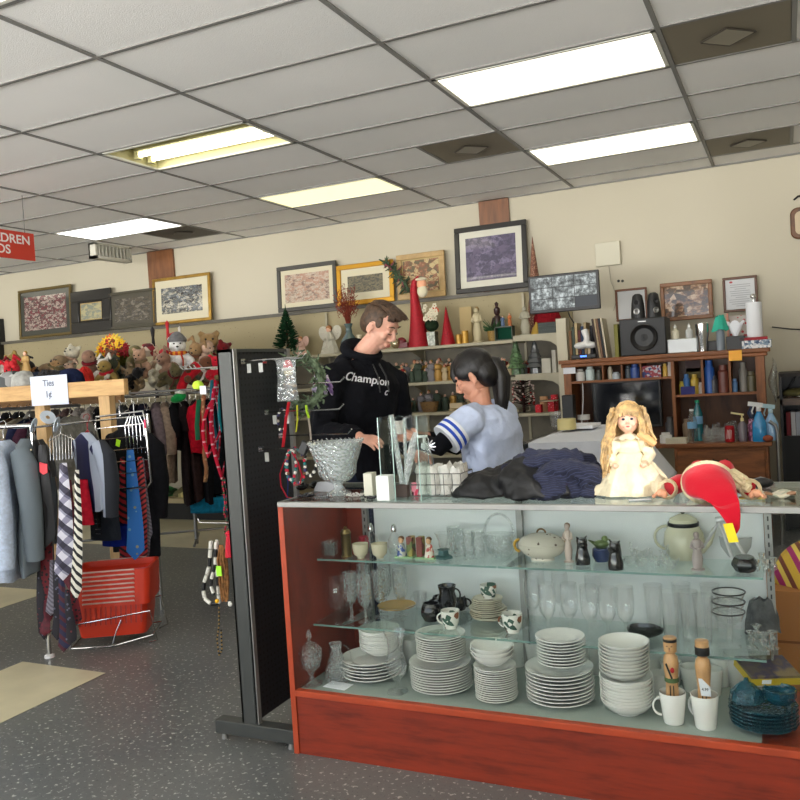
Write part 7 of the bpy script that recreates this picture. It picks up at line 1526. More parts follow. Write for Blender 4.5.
for k in range(9): q.ell((.03*cos(k*2.4), .02*sin(k*2.4), .05+.004*k), (.026, .022, .02), (k, k, 0), 8, 6)
q.build('petals', col(190, 20, 34), t); MB().cyl((0, 0, 0), (0, 0, .05), .004).build('stem', GRN, t)
fig('golden_angel', 'small golden angel figurine left of the dark framed picture above the hats', 'figurine', 0, 0, 0, .2, M('pale_gold', (196, 160, 100), .5, .2), skin_d, GOLD, 1.4, p=ontb(27, 4.6, 1.57)+Vector((0, 0, .0)))
# ------------------------------------------------------------------ near rack with suits and ties
NX, NY, NZ = -3.70, 3.23, 1.262
t = thing('suit_rack', 'chrome rack with suits and tie hangers, its foot standing on the beige tile', 'clothes rack', (NX, NY, 0))
MB().cyl((0, 0, .012), (0, 0, NZ), .0125, n=12).build('upright', CHROME, t); MB().lathe([(0, 0), (.028, 0), (.026, .012), (.014, .018), (0, .018)], 16).build('foot_cap', col(226, 226, 226, .4), t); MB().cyl((0, 0, NZ), (-1.8, 0, NZ), .0125, n=10).build('hanging_bar', CHROME, t)
MB().cyl((0, 0, NZ-.01), (0, .9, NZ-.01), .006, n=8).build('hanging_bar', CHROME, t); MB().cyl((0, .9, .0), (0, .9, NZ), .0125, n=10).build('upright', CHROME, t); MB().cyl((0, 0, .14), (0, .9, .14), .009, n=8).build('base_bar', CHROME, t)
MB().cyl((-1.8, 0, 0), (-1.8, 0, NZ), .0125, n=10).build('upright', CHROME, t)
for px, lb in ((30, 'white round size divider left of the pine post'), (53, 'white round size divider right of the pine post')):
    p = at(px, 417, y=NY-.02); one('size_divider', MB().lathe([(.014, -.002), (.042, -.002), (.042, .002), (.014, .002)], 24, closed=True), M('divider_white', (200, 212, 226), .4), lb, 'size divider', (p.x, NY, NZ), 0, rot=(0, PI/2+.3, .5))
p = at(72, 415, y=4.1); one('size_divider', MB().lathe([(.014, -.002), (.05, -.002), (.05, .002), (.014, .002)], 24, closed=True), M('divider_white', (0, 0, 0)), 'white round size divider farther back near the pink striped jacket', 'size divider', (p.x, 3.9, p.z), 0, rot=(.6, PI/2-.7, .4))
greysuit = M('grey_suiting', (112, 122, 130), .85, bs=.3, bsc=40)
t = garment('grey_suit_jacket', 'plain grey suit jacket at the left on the chrome rack', 'jacket', (at(27, 418, y=NY+.05).x, NY+.05, NZ), .62, greysuit, w=.46, L_=.78, th=.1, sl=.58, seed=5, hm=BLK); t.scale = (1.1, 1, 1)
t = garment('light_blue_shirt', 'pale blue patterned shirt at the left picture edge', 'shirt', (at(2, 418, y=NY-.05).x, NY-.05, NZ), .62, M('pale_blue_shirt', (196, 210, 234), .85, var=.08, vs=60, bs=.3, bsc=20), w=.48, L_=.8, th=.12, sl=.6, seed=6)
for k in range(7):
    garment('suit_jacket', ['mauve grey jacket', 'dark brown jacket', 'grey jacket', 'black jacket', 'taupe jacket', 'navy jacket', 'stone jacket'][k]+' on the chrome rack, mostly outside the left picture edge', 'jacket', (-4.2-.12*k, NY, NZ), .5, fab(*[(120, 108, 116), (60, 48, 44), (96, 98, 100), (30, 30, 34), (110, 100, 90), (30, 36, 60), (150, 144, 130)][k]), w=.44, L_=.75, th=.1, sl=.5, seed=60+k)
# tie hangers
def tie(q, x, y, z0, z1, w_=.042, kx=0.0, ph=0, mi=0, face=0.5):
    "a folded necktie hanging over a bar: narrow at the top, widening, pointed at the tip"
    n = 12; vs = []
    ax = Vector((cos(face), sin(face), 0)); nn = Vector((sin(face), -cos(face), 0))
    for k in range(n+1):
        f = k/n; hw = w_*(.35+.65*f**.8) if f < .93 else w_*(1-(f-.93)/.07)*1.0+.001; z = z0+(z1-z0)*f
        c_ = Vector((x+kx*f, y, z))+ax*.008*sin(4*f+ph)+nn*(.006*sin(7*f+ph))
        for s, t_ in ((-1, 0), (0, 1), (1, 0), (0, -1)): vs.append(c_+ax*s*hw+nn*t_*.007)
    q.add(vs, [(4*k+i, 4*k+(i+1) % 4, 4*k+4+(i+1) % 4, 4*k+4+i) for k in range(n) for i in range(4)]+[(3, 2, 1, 0), (4*n, 4*n+1, 4*n+2, 4*n+3)], mi); return q
def tiem(n_, base, st, fr=40, ang=.8): return stripes(n_, [(0, base), (.55, st)], fr, (0, ang, 0), .6)
tm_ = {'plaid': stripes('tie_plaid', [(0, (216, 214, 226)), (.45, (150, 150, 170)), (.6, (60, 56, 76))], 14, (0, .7, 0), .6, cross=((0, -.8, 0), [(0, (255,)*3), (.6, (170, 168, 186))], 14)),
       'zebra': tiem('tie_zebra', (230, 226, 214), (16, 16, 18), 34, .6), 'redstripe': tiem('tie_red_stripe', (196, 40, 50), (40, 20, 30), 30, .9), 'redstripe2': tiem('tie_red_stripe_fine', (206, 60, 60), (50, 24, 34), 44, -.9),
       'blue': dots('tie_blue', (30, 112, 196), (150, 150, 120), 26, .22, .6, (110, 160, 190)), 'bluepat': dots('tie_bright_blue', (40, 100, 190), (220, 200, 180), 60, .2), 'maroon': M('tie_maroon', (90, 16, 34), .6, var=.3, vs=40),
       'dark': dots('tie_dark_floral', (26, 22, 34), (120, 40, 50), 40, .25, .6, (90, 90, 110)), 'black': M('tie_black', (18, 18, 22), .5), 'navy': tiem('tie_navy', (30, 34, 70), (80, 26, 40), 24), 'grey': tiem('tie_grey', (130, 126, 140), (96, 92, 104), 60), 'redblack': dots('tie_red_black', (110, 20, 34), (24, 20, 26), 50, .35)}
def tieth(key, label, x, y, z0, z1, **k):
    q = MB(); tie(q, 0, 0, 0, z1-z0, **k); o = one('necktie', q, tm_[key], label, 'necktie', (x, y, z0)); return o
T1 = at(62, 430, y=3.17)
q = MB()
for k in range(8): x = -.085+.024*k; q.tube([(x, -.03, -.16), (x, -.01, .0), (x*.9, .0, .02), (x, .012, 0), (x, .03, -.16)], .0025, 5)
q.tube([(-.1, 0, -.02), (0, 0, .03), (.1, 0, -.02)], .004, 6); q.tube([(0, 0, .03), (0, 0, .06), (.012, 0, .075), (0, 0, .09)], .003, 6)
one('tie_hanger', q, CHROME, 'chrome tie hanger with bent wire loops beside the pine post', 'tie hanger', (T1.x-.01, T1.y, T1.z-.04), .5).scale = (.65, .7, .7)
def T(px, y): p = at(px, 455, y=y); return p.x, p.z
for key, px, ytop, ybot, y, lb, kw in [('black', 43, 445, 548, 3.16, 'black suspenders like strap with a coral square left of the ties', dict(w_=.05)), ('dark', 41, 545, 640, 3.2, 'dark floral tie hanging lowest left in the bundle', dict(w_=.03)), ('redblack', 47, 470, 622, 3.22, 'dark red spotted tie left of the plaid tie', dict()),
      ('plaid', 63, 463, 580, 3.08, 'white and grey plaid tie, widest at the front', dict(w_=.05)), ('zebra', 76, 470, 600, 3.1, 'black and cream zebra striped tie next to the plaid tie', dict(w_=.03)), ('maroon', 69, 480, 590, 3.14, 'maroon tie between the plaid and zebra ties', dict(w_=.035)),
      ('dark', 56, 560, 640, 3.15, 'dark floral tie below the plaid tie', dict(w_=.035)), ('navy', 62, 575, 652, 3.14, 'navy and maroon striped tie reaching nearly to the floor', dict(w_=.035)), ('dark', 68, 590, 645, 3.12, 'blue black spotted tie near the basket edge', dict(w_=.03)), ('redblack', 73, 560, 625, 3.16, 'red and black tie against the red baskets', dict(w_=.03)), ('grey', 51, 560, 615, 3.2, 'grey striped tie behind the dark floral one', dict(w_=.03)), ('maroon', 45, 600, 635, 3.2, 'short maroon tie end low at the left of the bundle', dict(w_=.03))]:
    p = at(px, ytop, y=y); p2 = at(px+2, ybot, y=y); tieth(key, lb, p.x, y, p.z if ytop > 540 else p.z, p2.z, kx=p2.x-p.x, ph=px, **kw)
one('suspender_tag', MB().prism([(-.025, -.02), (.0, -.035), (.03, -.025), (.032, .02), (-.02, .03)], -.002, .002, 'xz'), col(240, 80, 90), 'coral pink paper tag pinned on the black strap', 'price tag', at(43, 468, y=3.13))
beadchain('suspender_chain', 'cream and black chain strap between grey jacket and black strap', [at(31, 450, y=3.15), at(34, 480, y=3.15), at(33, 510, y=3.15), at(36, 530, y=3.15), at(35, 545, y=3.15)], .006, [CREAM, BLK], 'strap')
q = MB(); a0 = at(35, 440, y=3.18)
q.tube([(0, 0, 0), (.02, 0, -.1), (.05, 0, -.22), (.06, 0, -.36), (.05, 0, -.46)], [.02, .03, .03, .03, .022], 8, flat=.35); q.tube([(.03, .01, 0), (.08, .02, -.1), (.1, .02, -.2)], [.02, .026, .02], 8, flat=.35)
one('black_suspenders', q, M('tie_black', (0, 0, 0)), 'black suspenders with silver clips behind the chain strap', 'suspenders', a0)
p = at(135, 425, y=3.85); q = MB()
for k in range(6): x = -.06+.022*k; q.tube([(x, 0, -.17), (x, 0, .0), (x*.6, 0, .05), (x, .02, 0), (x, .02, -.17)], .003, 5)
q.tube([(0, 0, .05), (0, 0, .12), (.012, 0, .135)], .003, 6); one('tie_hanger', q, CHROME, 'second chrome tie hanger holding the bright blue tie', 'tie hanger', p, .5)
for key, px, ytop, ybot, y, lb, kw in [('redstripe', 123, 457, 566, 3.84, 'dark tie with red stripes left of the bright blue tie', dict(w_=.035)), ('blue', 131, 450, 560, 3.72, 'bright blue tie with a mouse coloured pattern, widest in its bundle', dict(w_=.055)), ('redstripe2', 139, 457, 563, 3.79, 'red striped tie right of the bright blue tie', dict(w_=.04)),
      ('grey', 143, 458, 560, 3.84, 'grey lilac tie near the right side of the second bundle', dict(w_=.035)), ('maroon', 147, 460, 590, 3.88, 'long maroon tie at the right of the second bundle', dict(w_=.04)), ('black', 127, 458, 572, 3.9, 'black tie behind the bright blue tie', dict(w_=.045)), ('redblack', 151, 470, 592, 3.92, 'dark red tie at the far right edge of the second bundle', dict(w_=.035))]:
    p = at(px, ytop, y=y); p2 = at(px+(4 if px > 130 else 1), ybot, y=y); tieth(key, lb, p.x, y, p.z, p2.z, kx=p2.x-p.x, ph=px, **kw)
bpy.data.objects['necktie']['category'] = 'necktie'
g0_ = at(96, 417, y=3.7); g1_ = at(150, 487, y=3.7); gw, gh = g1_.x-g0_.x, g0_.z-g1_.z
q = MB(); q.tube([(0, 0, 0), (gw*.97, 0, .02), (gw, 0, -.03), (gw+.01, 0, -gh+.03), (gw*.95, 0, -gh), (.03, 0, -gh-.02), (.01, 0, -gh+.02), (-.01, 0, -.04)], .006, 8, closed=True)
for k in range(1, 6): q.cyl((0, 0, -gh*k/6), (gw, 0, -gh*k/6+.02), .0028, n=5)
q.tube([(gw/2, 0, 0), (gw/2, 0, .05), (gw/2+.015, 0, .075), (gw/2, 0, .09)], .004, 6); one('wire_grid_hanger', q, CHROME, 'rectangular chrome wire tie rack with horizontal bars', 'tie rack', (g0_.x, 3.7, g0_.z))
one('neon_tag', MB().box((0, 0, 0), (.03, .002, .04), (0, .3, 0)), col(190, 250, 40), 'neon yellow green tag on the wire tie rack', 'price tag', at(118, 443, y=3.68)); one('coral_tag', MB().box((0, 0, 0), (.012, .002, .05)), col(240, 70, 110), 'narrow coral tag at the top corner of the wire tie rack', 'price tag', at(145, 424, y=3.68))
# jackets and trousers between the bundles
garment('striped_jacket', 'charcoal jacket with pink and navy sleeve piping behind the tie hanger', 'jacket', (-3.70, 3.62, NZ), PI/2-.55, stripes('charcoal_pink_piping', [(0, (44, 48, 58)), (.62, (220, 60, 110)), (.7, (44, 48, 58)), (.78, (30, 34, 80)), (.9, (170, 180, 200))], 2.6, (0, 0, .0)), w=.5, L_=.5, th=.1, sl=.42, seed=91, hm=col(170, 30, 50))
garment('dark_coat', 'black coat behind the wire tie rack', 'coat', (-3.70, 3.95, NZ), PI/2-.3, fab(24, 24, 28), w=.46, L_=.85, th=.12, sl=.5, seed=92)
p = at(100, 458, y=3.66); t = thing('black_trousers', 'charcoal trousers with strap and buckles hanging folded beside the baskets', 'trousers', (p.x, 3.66, p.z))
q = MB(); q.grid(lambda u, v: ((.09+.008*sin(8*PI*u))*cos(2*PI*u)*(1+.15*v), .03*sin(2*PI*u)*(1+.3*v), -.48*v), 30, 12, closeu=True); q.build('leg_cloth', M('charcoal_cloth', (40, 46, 54), .85, bs=.5, bsc=20, bd=.02), t)
q = MB(); q.tube([(-.01, -.04, -.05), (.0, -.045, -.2), (.0, -.045, -.4)], .016, 6, flat=.3); q.build('strap', BLK, t)
for z in (-.26, -.35, -.41):
    MB().tube([(-.02, -.055, z), (.02, -.055, z), (.02, -.055, z-.025), (-.02, -.055, z-.025)], .003, 6, closed=True).build('buckle', CHROME, t)
q = MB(); q.box((.0, -.03, .01), (.1, .02, .012)); q.tube([(0, 0, .01), (0, 0, .06), (.012, 0, .08)], .003, 6); q.build('clip_hanger', CHROME, t)
one('blue_garment', MB().grid(lambda u, v: (.1*cos(2*PI*u)*(1+.1*sin(6*PI*u)), .05*sin(2*PI*u), -.12*v), 24, 5, closeu=True), fab(20, 40, 130), 'royal blue cloth showing under the charcoal trousers', 'garment', (p.x-.03, 3.76, .62))
one('red_garment', MB().grid(lambda u, v: ((.04+.03*v)*cos(2*PI*u), .03*sin(2*PI*u), -.25*v), 20, 6, closeu=True), fab(190, 30, 50), 'red cloth showing between zebra tie and charcoal trousers', 'garment', at(81, 480, y=3.45))
for k in range(9):
    garment('hanging_blouse', ['white', 'grey', 'black', 'plum', 'navy', 'cream', 'brown', 'dark green', 'silver grey'][k]+' blouse hanging in shadow under the pine table', 'blouse', (-4.6-.1*k, 4.35, 1.33), .2, fab(*[(150, 150, 146), (90, 92, 96), (26, 26, 30), (70, 40, 56), (30, 34, 60), (160, 150, 130), (80, 60, 46), (36, 54, 46), (130, 130, 136)][k]), w=.4, L_=.55, th=.09, sl=.35, seed=120+k)
MB().cyl(LT(tx0, 4.35, 1.335), LT(-4.5, 4.35, 1.335), .012, n=8).build('clothes_bar', STEEL, wt)
# ------------------------------------------------------------------ red shopping baskets
redp = M('red_basket_plastic', (214, 56, 26), .4, coat=.2); redd = M('red_basket_plastic_dark', (176, 40, 22), .45)
def basket_mesh():
    q = MB(); L0, W0, L1, W1, H = .36, .24, .42, .29, .2; th = .004
    def ring(l, w_, z, r=.035, n=5):
        pts = []
        for cx_, cy_, a0 in ((l/2-r, w_/2-r, 0), (-l/2+r, w_/2-r, PI/2), (-l/2+r, -w_/2+r, PI), (l/2-r, -w_/2+r, 1.5*PI)): pts += [(cx_+r*cos(a0+PI/2*k/n), cy_+r*sin(a0+PI/2*k/n), z) for k in range(n+1)]
        return pts
    R_ = [ring(L0, W0, 0), ring(L0+.03, W0+.03, H*.55), ring(L1-.02, W1-.02, H-.03), ring(L1+.02, W1+.02, H-.025), ring(L1+.02, W1+.02, H), ring(L1-.01, W1-.01, H), ring(L0+.022, W0+.022, H*.55), ring(L0-.008, W0-.008, th)]
    n = len(R_[0]); vs = [v_ for r in R_ for v_ in r]
    q.add(vs, [(k*n+i, k*n+(i+1) % n, (k+1)*n+(i+1) % n, (k+1)*n+i) for k in range(len(R_)-1) for i in range(n)]+[list(range(n))[::-1], [(len(R_)-1)*n+i for i in range(n)]]); return q
bp = (-3.54, 3.58); brz = .52; bz0 = .055
t = thing('shopping_basket', 'red plastic hand basket in the nested stack below the ties', 'shopping basket', (bp[0], bp[1], bz0), brz, 'stacked red baskets'); B0 = t
basket_mesh().build('basket_body', redp, t)
q = MB()
for k in range(13): q.box((-.165+.0275*k, -.1335, .1), (.008, .004, .06), (-.12, 0, 0))
q.build('slots', redd, t)
for s in (-1, 1):
    q = MB(); q.tube([(-.14, s*.145, .19), (-.14, s*.16, .2), (.14, s*.16, .2), (.14, s*.145, .19)], .0045, 6); q.build('handle', M('basket_handle', (216, 190, 180), .3, .4), t)
for k in range(1, 8): dup(B0, (bp[0]+.002*k, bp[1], bz0+.025*k), brz)
q = MB()
for s in (-1, 1): q.tube([(-.23, s*.13, .0), (-.2, s*.14, .14), (.22, s*.16, .19), (.25, s*.15, .02), (.2, s*.13, .004)], .004, 6)
q.tube([(-.23, -.13, .006), (.0, -.15, .006), (.22, -.13, .045), (.22, .13, .045), (-.23, .13, .006)], .004, 6, closed=True); q.tube([(0, -.15, .006), (.03, -.15, .09), (.06, -.15, .15)], .003, 6)
one('basket_stand', q, CHROME, 'low chrome wire stand under the red baskets', 'wire stand', (bp[0], bp[1], 0.0), brz)
# ------------------------------------------------------------------ low platform with fabric far back
t = thing('low_platform', 'low beige platform against the back wall behind the far rail', 'platform', (-7.6, 7.0, 0)); MB().box2((0, 0, .18), (3.3, .7, .23)).build('top', M('beige_laminate', (186, 170, 130), .5), t); MB().box2((.02, .03, 0), (3.28, .68, .18)).build('plinth', M('near_black', (0, 0, 0)), t)
for i, (x, c_, lb) in enumerate([(-6.35, (50, 120, 60), 'green cloth folded on the low platform'), (-5.95, (176, 166, 110), 'olive and cream patterned cloth heap on the low platform'), (-5.6, (196, 180, 120), 'yellowish patterned cloth heap on the low platform'), (-5.25, (90, 90, 80), 'grey cloth bundle at the right on the low platform'), (-4.95, (150, 140, 110), 'beige cloth bundle near the rack on the low platform')]):
    q = MB(); heap(q, (0, 0, 0), (.2, .14, .1), .2*i, 30+i, .14); one('folded_cloth', q, blotch('cloth_pat_%d' % i, [c_, tuple(min(255, x_*1.25) for x_ in c_), tuple(x_*.6 for x_ in c_)], 12), lb, 'cloth', (x, 7.22, .2305))
# cushions and box seen through the right end of the case
t = thing('cardboard_box', 'brown cardboard box seen through the right end of the display case', 'box', (.16, 3.65, 0)); MB().box2((-.28, -.2, 0), (.28, .2, .5)).build('carton', M('cardboard', (170, 116, 66), .8), t); MB().box2((-.281, -.201, .3), (.281, .201, .31)).build('tape_seam', M('cardboard_dark', (130, 84, 46), .8), t)
q = MB(); heap(q, (0, 0, 0), (.26, .2, .17), 0, 44, .05); one('striped_cushion', q, stripes('cushion_stripes', [(0, (220, 180, 60)), (.35, (170, 40, 110)), (.6, (230, 200, 90)), (.8, (120, 60, 40))], 12, (.3, .4, 0)), 'yellow and magenta striped cushion on the cardboard box', 'cushion', (.16, 3.65, .5005))
# ------------------------------------------------------------------ people
skin = M('fair_skin', (222, 168, 146), .5, sss=.08, var=.05, vs=20); skin2 = M('warm_skin', (206, 148, 122), .5, sss=.08, var=.05, vs=20)
def Mt(p, az, pitch=0, roll=0):
    return Matrix.Translation(p) @ Matrix.Rotation(az, 4, 'Z') @ Matrix.Rotation(pitch, 4, 'Y') @ Matrix.Rotation(roll, 4, 'X')
def loft(q, rings, n=24, mi=0):
    "rings: (centre, half width across, half depth, azimuth of the front)"
    vs = []
    for c_, w_, d_, az in rings:
        for i in range(n):
            a = 2*PI*i/n; vs.append(Vector(c_)+Matrix.Rotation(az, 3, 'Z') @ Vector((d_*cos(a), w_*sin(a), 0)))
    q.add(vs, [(k*n+i, k*n+(i+1) % n, (k+1)*n+(i+1) % n, (k+1)*n+i) for k in range(len(rings)-1) for i in range(n)]+[list(range(n))[::-1], [(len(rings)-1)*n+i for i in range(n)]], mi)
def head(q, Mh, jaw=1.0, s=1.0):
    "face looks along local +X, centre of the skull at the origin"
    old = q.M; q.M = old @ Mh @ Matrix.Scale(s, 4)
    q.ell((-.012, 0, .03), (.097, .076, .088), None, 24, 16); q.ell((.022, 0, -.028), (.062, .06*jaw, .075), None, 20, 14); q.ell((.05, 0, -.083), (.03, .032*jaw, .024), None, 16, 10)
    q.tube([(.0, .045*jaw, -.06), (.035, .036*jaw, -.082), (.055, 0, -.092)], [.022, .02, .018], 10); q.tube([(.0, -.045*jaw, -.06), (.035, -.036*jaw, -.082), (.055, 0, -.092)], [.022, .02, .018], 10)
    q.ell((.072, 0, .035), (.016, .05, .014), None, 14, 8)                                   # brow
    q.tube([(.082, 0, .02), (.098, 0, -.012), (.104, 0, -.03)], [.009, .0115, .013], 10); q.ell((.092, .011, -.034), (.011, .008, .008)); q.ell((.092, -.011, -.034), (.011, .008, .008))
    for k in (-1, 1): q.ell((.062, k*.038, -.022), (.02, .02, .02)); q.ell((.074, k*.029, .008), (.012, .015, .011))
    q.ell((.082, 0, -.059), (.011, .021, .0065)); q.ell((.08, 0, -.07), (.011, .018, .0075))
    for k in (-1, 1): q.ell((-.008, k*.079, -.008), (.018, .007, .03), (0, .2, k*-.35), 14, 10); q.ell((-.006, k*.083, .012), (.014, .006, .012), (0, 0, k*-.35)); q.ell((-.004, k*.079, -.034), (.008, .007, .01))
    q.M = old
def hand(q, wrist, d, n_, side, size=1.0, curl=.5, spread=.1, thumb=.6):
    "wrist point, direction of the hand, palm normal, +1/-1 side on which the thumb lies"
    d = Vector(d).normalized(); n_ = Vector(n_); n_ = (n_-d*n_.dot(d)).normalized(); s = d.cross(n_)*side; w = Vector(wrist)
    q.tube([w-d*.02, w+d*.02*size, w+d*.05*size, w+d*.085*size], [.025*size, .028*size, .034*size, .03*size], 12, flat=.55)
    for k, (o, l) in enumerate(((.030, .072), (.0105, .08), (-.0095, .074), (-.029, .058))):
        b0 = w+d*.078*size+s*o*size; dd = (d+s*(o*spread*18)).normalized(); pts = [b0-d*.03*size, b0]; c_ = 0; cur = b0
        for j, fr in enumerate((.45, .32, .25)):
            c_ += curl*(.8+.1*k); cur = cur+(dd*cos(c_)+n_*sin(c_))*l*fr*size; pts.append(cur)
        q.tube(pts, [.0095*size, .0092*size, .0085*size, .0075*size, .006*size], 9)
    b0 = w+d*.02*size+s*.026*size; q.tube([w+d*.0*size, b0, b0+(d*.6+s*.8+n_*thumb*.4).normalized()*.035*size, b0+(d*.6+s*.8+n_*thumb*.4).normalized()*.035*size+(d*.9+s*.25+n_*thumb*.5).normalized()*.035*size], [.014*size, .0135*size, .011*size, .0085*size], 9)
def hair_locks(q, Mh, n, gen, r, seed):
    rn = random.Random(seed); old = q.M; q.M = old @ Mh
    for k in range(n): pts, rr_ = gen(rn, k/n); q.tube(pts, rr_, 5)
    q.M = old
# ---- the boy
BAZ = math.radians(-26); HAZ = math.radians(-6)
hc = at(380.5, 326, y=3.75); nb = at(364, 353, y=3.76); pel = Vector((-2.0, 3.78, .93)); Rs = at(332, 376, y=3.6); Ls = at(393, 380, y=3.97); Re = at(321, 434, y=3.52); Rw = at(360, 437, y=3.38); Le = at(402, 436, y=3.98); Lw = at(412, 452, y=3.72)
Mh = Mt(hc, HAZ, math.radians(34), math.radians(4))
t = thing('person', 'person in a black lettered hoodie looking down behind the counter', 'person', (pel.x, pel.y, 0)); boy = t
T0 = Matrix.Translation(-Vector((pel.x, pel.y, 0)))
def torso(q, infl=0.0, sh=.19, low=None):
    ch = (Rs+Ls)/2
    def mid(f, z): p = pel.lerp(ch, f); return (p.x, p.y, z)
    loft(q, [(mid(0, .9), .165+infl, .115+infl, BAZ), (mid(.15, 1.0), .155+infl, .11+infl, BAZ), (mid(.4, 1.13), .15+infl, .11+infl, BAZ), (mid(.7, 1.27), .17+infl, .12+infl, BAZ), (mid(.9, 1.36), .18+infl, .115+infl, BAZ), (mid(1, 1.45), .15+infl, .09+infl*.7, BAZ), ((nb.x*.6+ch.x*.4, nb.y*.6+ch.y*.4, 1.5), .07+infl, .065+infl, BAZ)])
q = MB(); q.M = T0
torso(q); head(q, Mh, 1.0, .97)
q.tube([(nb.x*.7+pel.x*.3, nb.y, 1.42), nb, hc+Vector((-.015, 0, -.05))], [.062, .056, .055], 16)
for a, b2, c_ in ((Rs, Re, Rw), (Ls, Le, Lw)): q.tube([a, a.lerp(b2, .5), b2, b2.lerp(c_, .5), c_], [.05, .043, .038, .035, .026], 12)
q.ell(Rs, .055); q.ell(Ls, .055)
hand(q, Rw, at(386, 443, y=3.3)-Rw, (0.1, .25, -1), -1, 1.0, .28, .12, .5); hand(q, Lw, Vector((.7, -.6, -.15)), (0, 0, -1), 1, 1.0, .3, .1)
hipR = pel+Vector((-.03, -.09, 0)); hipL = pel+Vector((.03, .09, 0))
for hp, ky, fx in ((hipR, -.01, .0), (hipL, .01, .03)):
    kn = Vector((hp.x+.03, hp.y+ky, .5)); an = Vector((hp.x-.0, hp.y, .09)); q.tube([hp+Vector((0, 0, .02)), hp.lerp(kn, .5), kn, kn.lerp(an, .4), an], [.085, .075, .055, .052, .036], 14)
    q.tube([an+Vector((-.04, 0, -.05)), an+Vector((.05, -.0, -.055)), an+Vector((.16, -.03, -.065))], [.036, .036, .026], 12, flat=.8)
q.build('body', skin, t, remesh=.0042, smooth=2)
hood = M('black_fleece', (20, 21, 26), .95, bs=.5, bsc=9, bd=.05, var=.1, vs=12)
q = MB(); q.M = T0; torso(q, .028)
for a, b2, c_ in ((Rs, Re, Rw), (Ls, Le, Lw)):
    pts = [a.lerp(Vector((nb.x, nb.y, 1.47)), .45), a+Vector((0, 0, -.01)), a.lerp(b2, .35), a.lerp(b2, .7), b2, b2.lerp(c_, .4), b2.lerp(c_, .8), c_]
    q.tube(pts, [.075, .085, .078, .07, .066, .058, .05, .038], 16)
    for f, r in ((.85, .008), (.93, .006)): p = a.lerp(b2, f); 
# folds around the elbow
rn = random.Random(60)
for k in range(6):
    f = .45+.09*k; p = Rs.lerp(Re, f); q.tube([p+Vector((-.06, -.02, .03)), p+Vector((0, -.075, -.01)), p+Vector((.055, -.03, -.03))], [.008, .02, .008], 8)
for k in range(4): f = .15+.18*k; p = Re.lerp(Rw, f); q.tube([p+Vector((-.01, -.0, .06)), p+Vector((.01, -.06, 0)), p+Vector((-.01, -.02, -.06))], [.006, .014, .006], 8)
q.build('hoodie', hood, t, remesh=.0075, smooth=4, disp=(.03, .1)); hobj = t.children[-1]
q = MB(); q.M = T0
bk = Matrix.Rotation(BAZ, 3, 'Z')
ringp = [nb+bk @ Vector((.074*cos(a)-.012, .084*sin(a), .005+(.035 if cos(a) < 0 else -.035)*abs(cos(a)))) for a in [2*PI*k/28 for k in range(28)]]
q.tube(ringp, [.022+.022*max(0, -cos(2*PI*k/28)) for k in range(28)], 12, closed=True); q.ell(nb+bk @ Vector((-.12, 0, -.05)), (.075, .1, .065), (0, 0, BAZ))
q.build('hood', hood, t, remesh=.006, smooth=4)
q = MB(); q.M = T0
for k in (-1, 1): q.tube([nb+bk @ Vector((.095, k*.02, -.06)), nb+bk @ Vector((.135, k*.024, -.12)), nb+bk @ Vector((.15, k*.028, -.2))], .004, 6)
q.build('drawstring', BLK, t)
q = MB(); q.M = T0; q.ell(Rw.lerp(Re, .1), (.034, .034, .034)); q.build('cuff', BLK, t)
q = MB(); q.M = T0; loft(q, [((pel.x, pel.y, .98), .165, .125, BAZ), ((pel.x, pel.y, .85), .17, .125, BAZ), ((pel.x, pel.y, .8), .16, .12, BAZ)])
for hp, ky in ((hipR, -.01), (hipL, .01)): kn = Vector((hp.x+.03, hp.y+ky, .5)); an = Vector((hp.x, hp.y, .1)); q.tube([hp, hp.lerp(kn, .5), kn, kn.lerp(an, .5), an], [.1, .09, .072, .066, .058], 16)
q.build('jeans', M('dark_jeans', (34, 40, 56), .9, bs=.3, bsc=60), t, remesh=.01, smooth=3)
for hp in (hipR, hipL):
    q = MB(); q.M = T0; an = Vector((hp.x, hp.y, .05)); q.tube([an+Vector((-.06, 0, -.008)), an+Vector((.04, 0, -.006)), an+Vector((.17, -.03, -.018))], [.046, .048, .034], 14, flat=.85); q.build('shoe', BLK, t)
# hair, brows, lashes, lips
brown = M('brown_hair', (74, 54, 38), .6, var=.35, vs=60, bs=.5, bsc=150)
q = MB(); q.M = T0 @ Mh @ Matrix.Scale(.97, 4)
q.ell((-.022, 0, .044), (.093, .079, .08), None, 24, 16); q.ell((-.06, 0, .0), (.055, .072, .075), None, 20, 14)
for k in (-1, 1): q.ell((-.035, k*.052, .02), (.05, .03, .055)); q.ell((.025, k*.07, .035), (.02, .008, .03))
q.tube([(.02, 0, .092), (.062, 0, .09), (.09, 0, .088)], [.046, .036, .018], 14); q.tube([(.045, .035, .078), (.076, .02, .08)], [.026, .018], 10); q.tube([(.045, -.035, .078), (.076, -.02, .08)], [.026, .018], 10)
h_ = q.build('hair', brown, t, remesh=.004, smooth=2)
def gen(rn, f):
    y = rn.uniform(-.06, .06); x = rn.uniform(-.08, .05); return [(x, y, .115-.6*y*y*8-.3*x*x*6), (x+.03, y*1.02, .122-.6*y*y*8-.25*(x+.03)**2*6), (x+.062, y*.95, .12-.6*y*y*8-.3*(x+.06)**2*6+rn.uniform(0, .008))], [.003, .0045, .001]
q = MB(); q.M = T0; hair_locks(q, Mh, 160, gen, 0, 61)
def gen(rn, f):
    y = rn.uniform(-.045, .045); return [(.06, y, .1), (.085, y*.9, .1+rn.uniform(-.004, .006)), (.106+rn.uniform(-.01, .006), y*.8, .094+rn.uniform(-.008, .008))], [.007, .006, .001]
hair_locks(q, Mh, 60, gen, 0, 62); q.build('strands', brown, h_)
dk = M('brow_dark', (66, 46, 34), .8)
q = MB(); q.M = T0 @ Mh
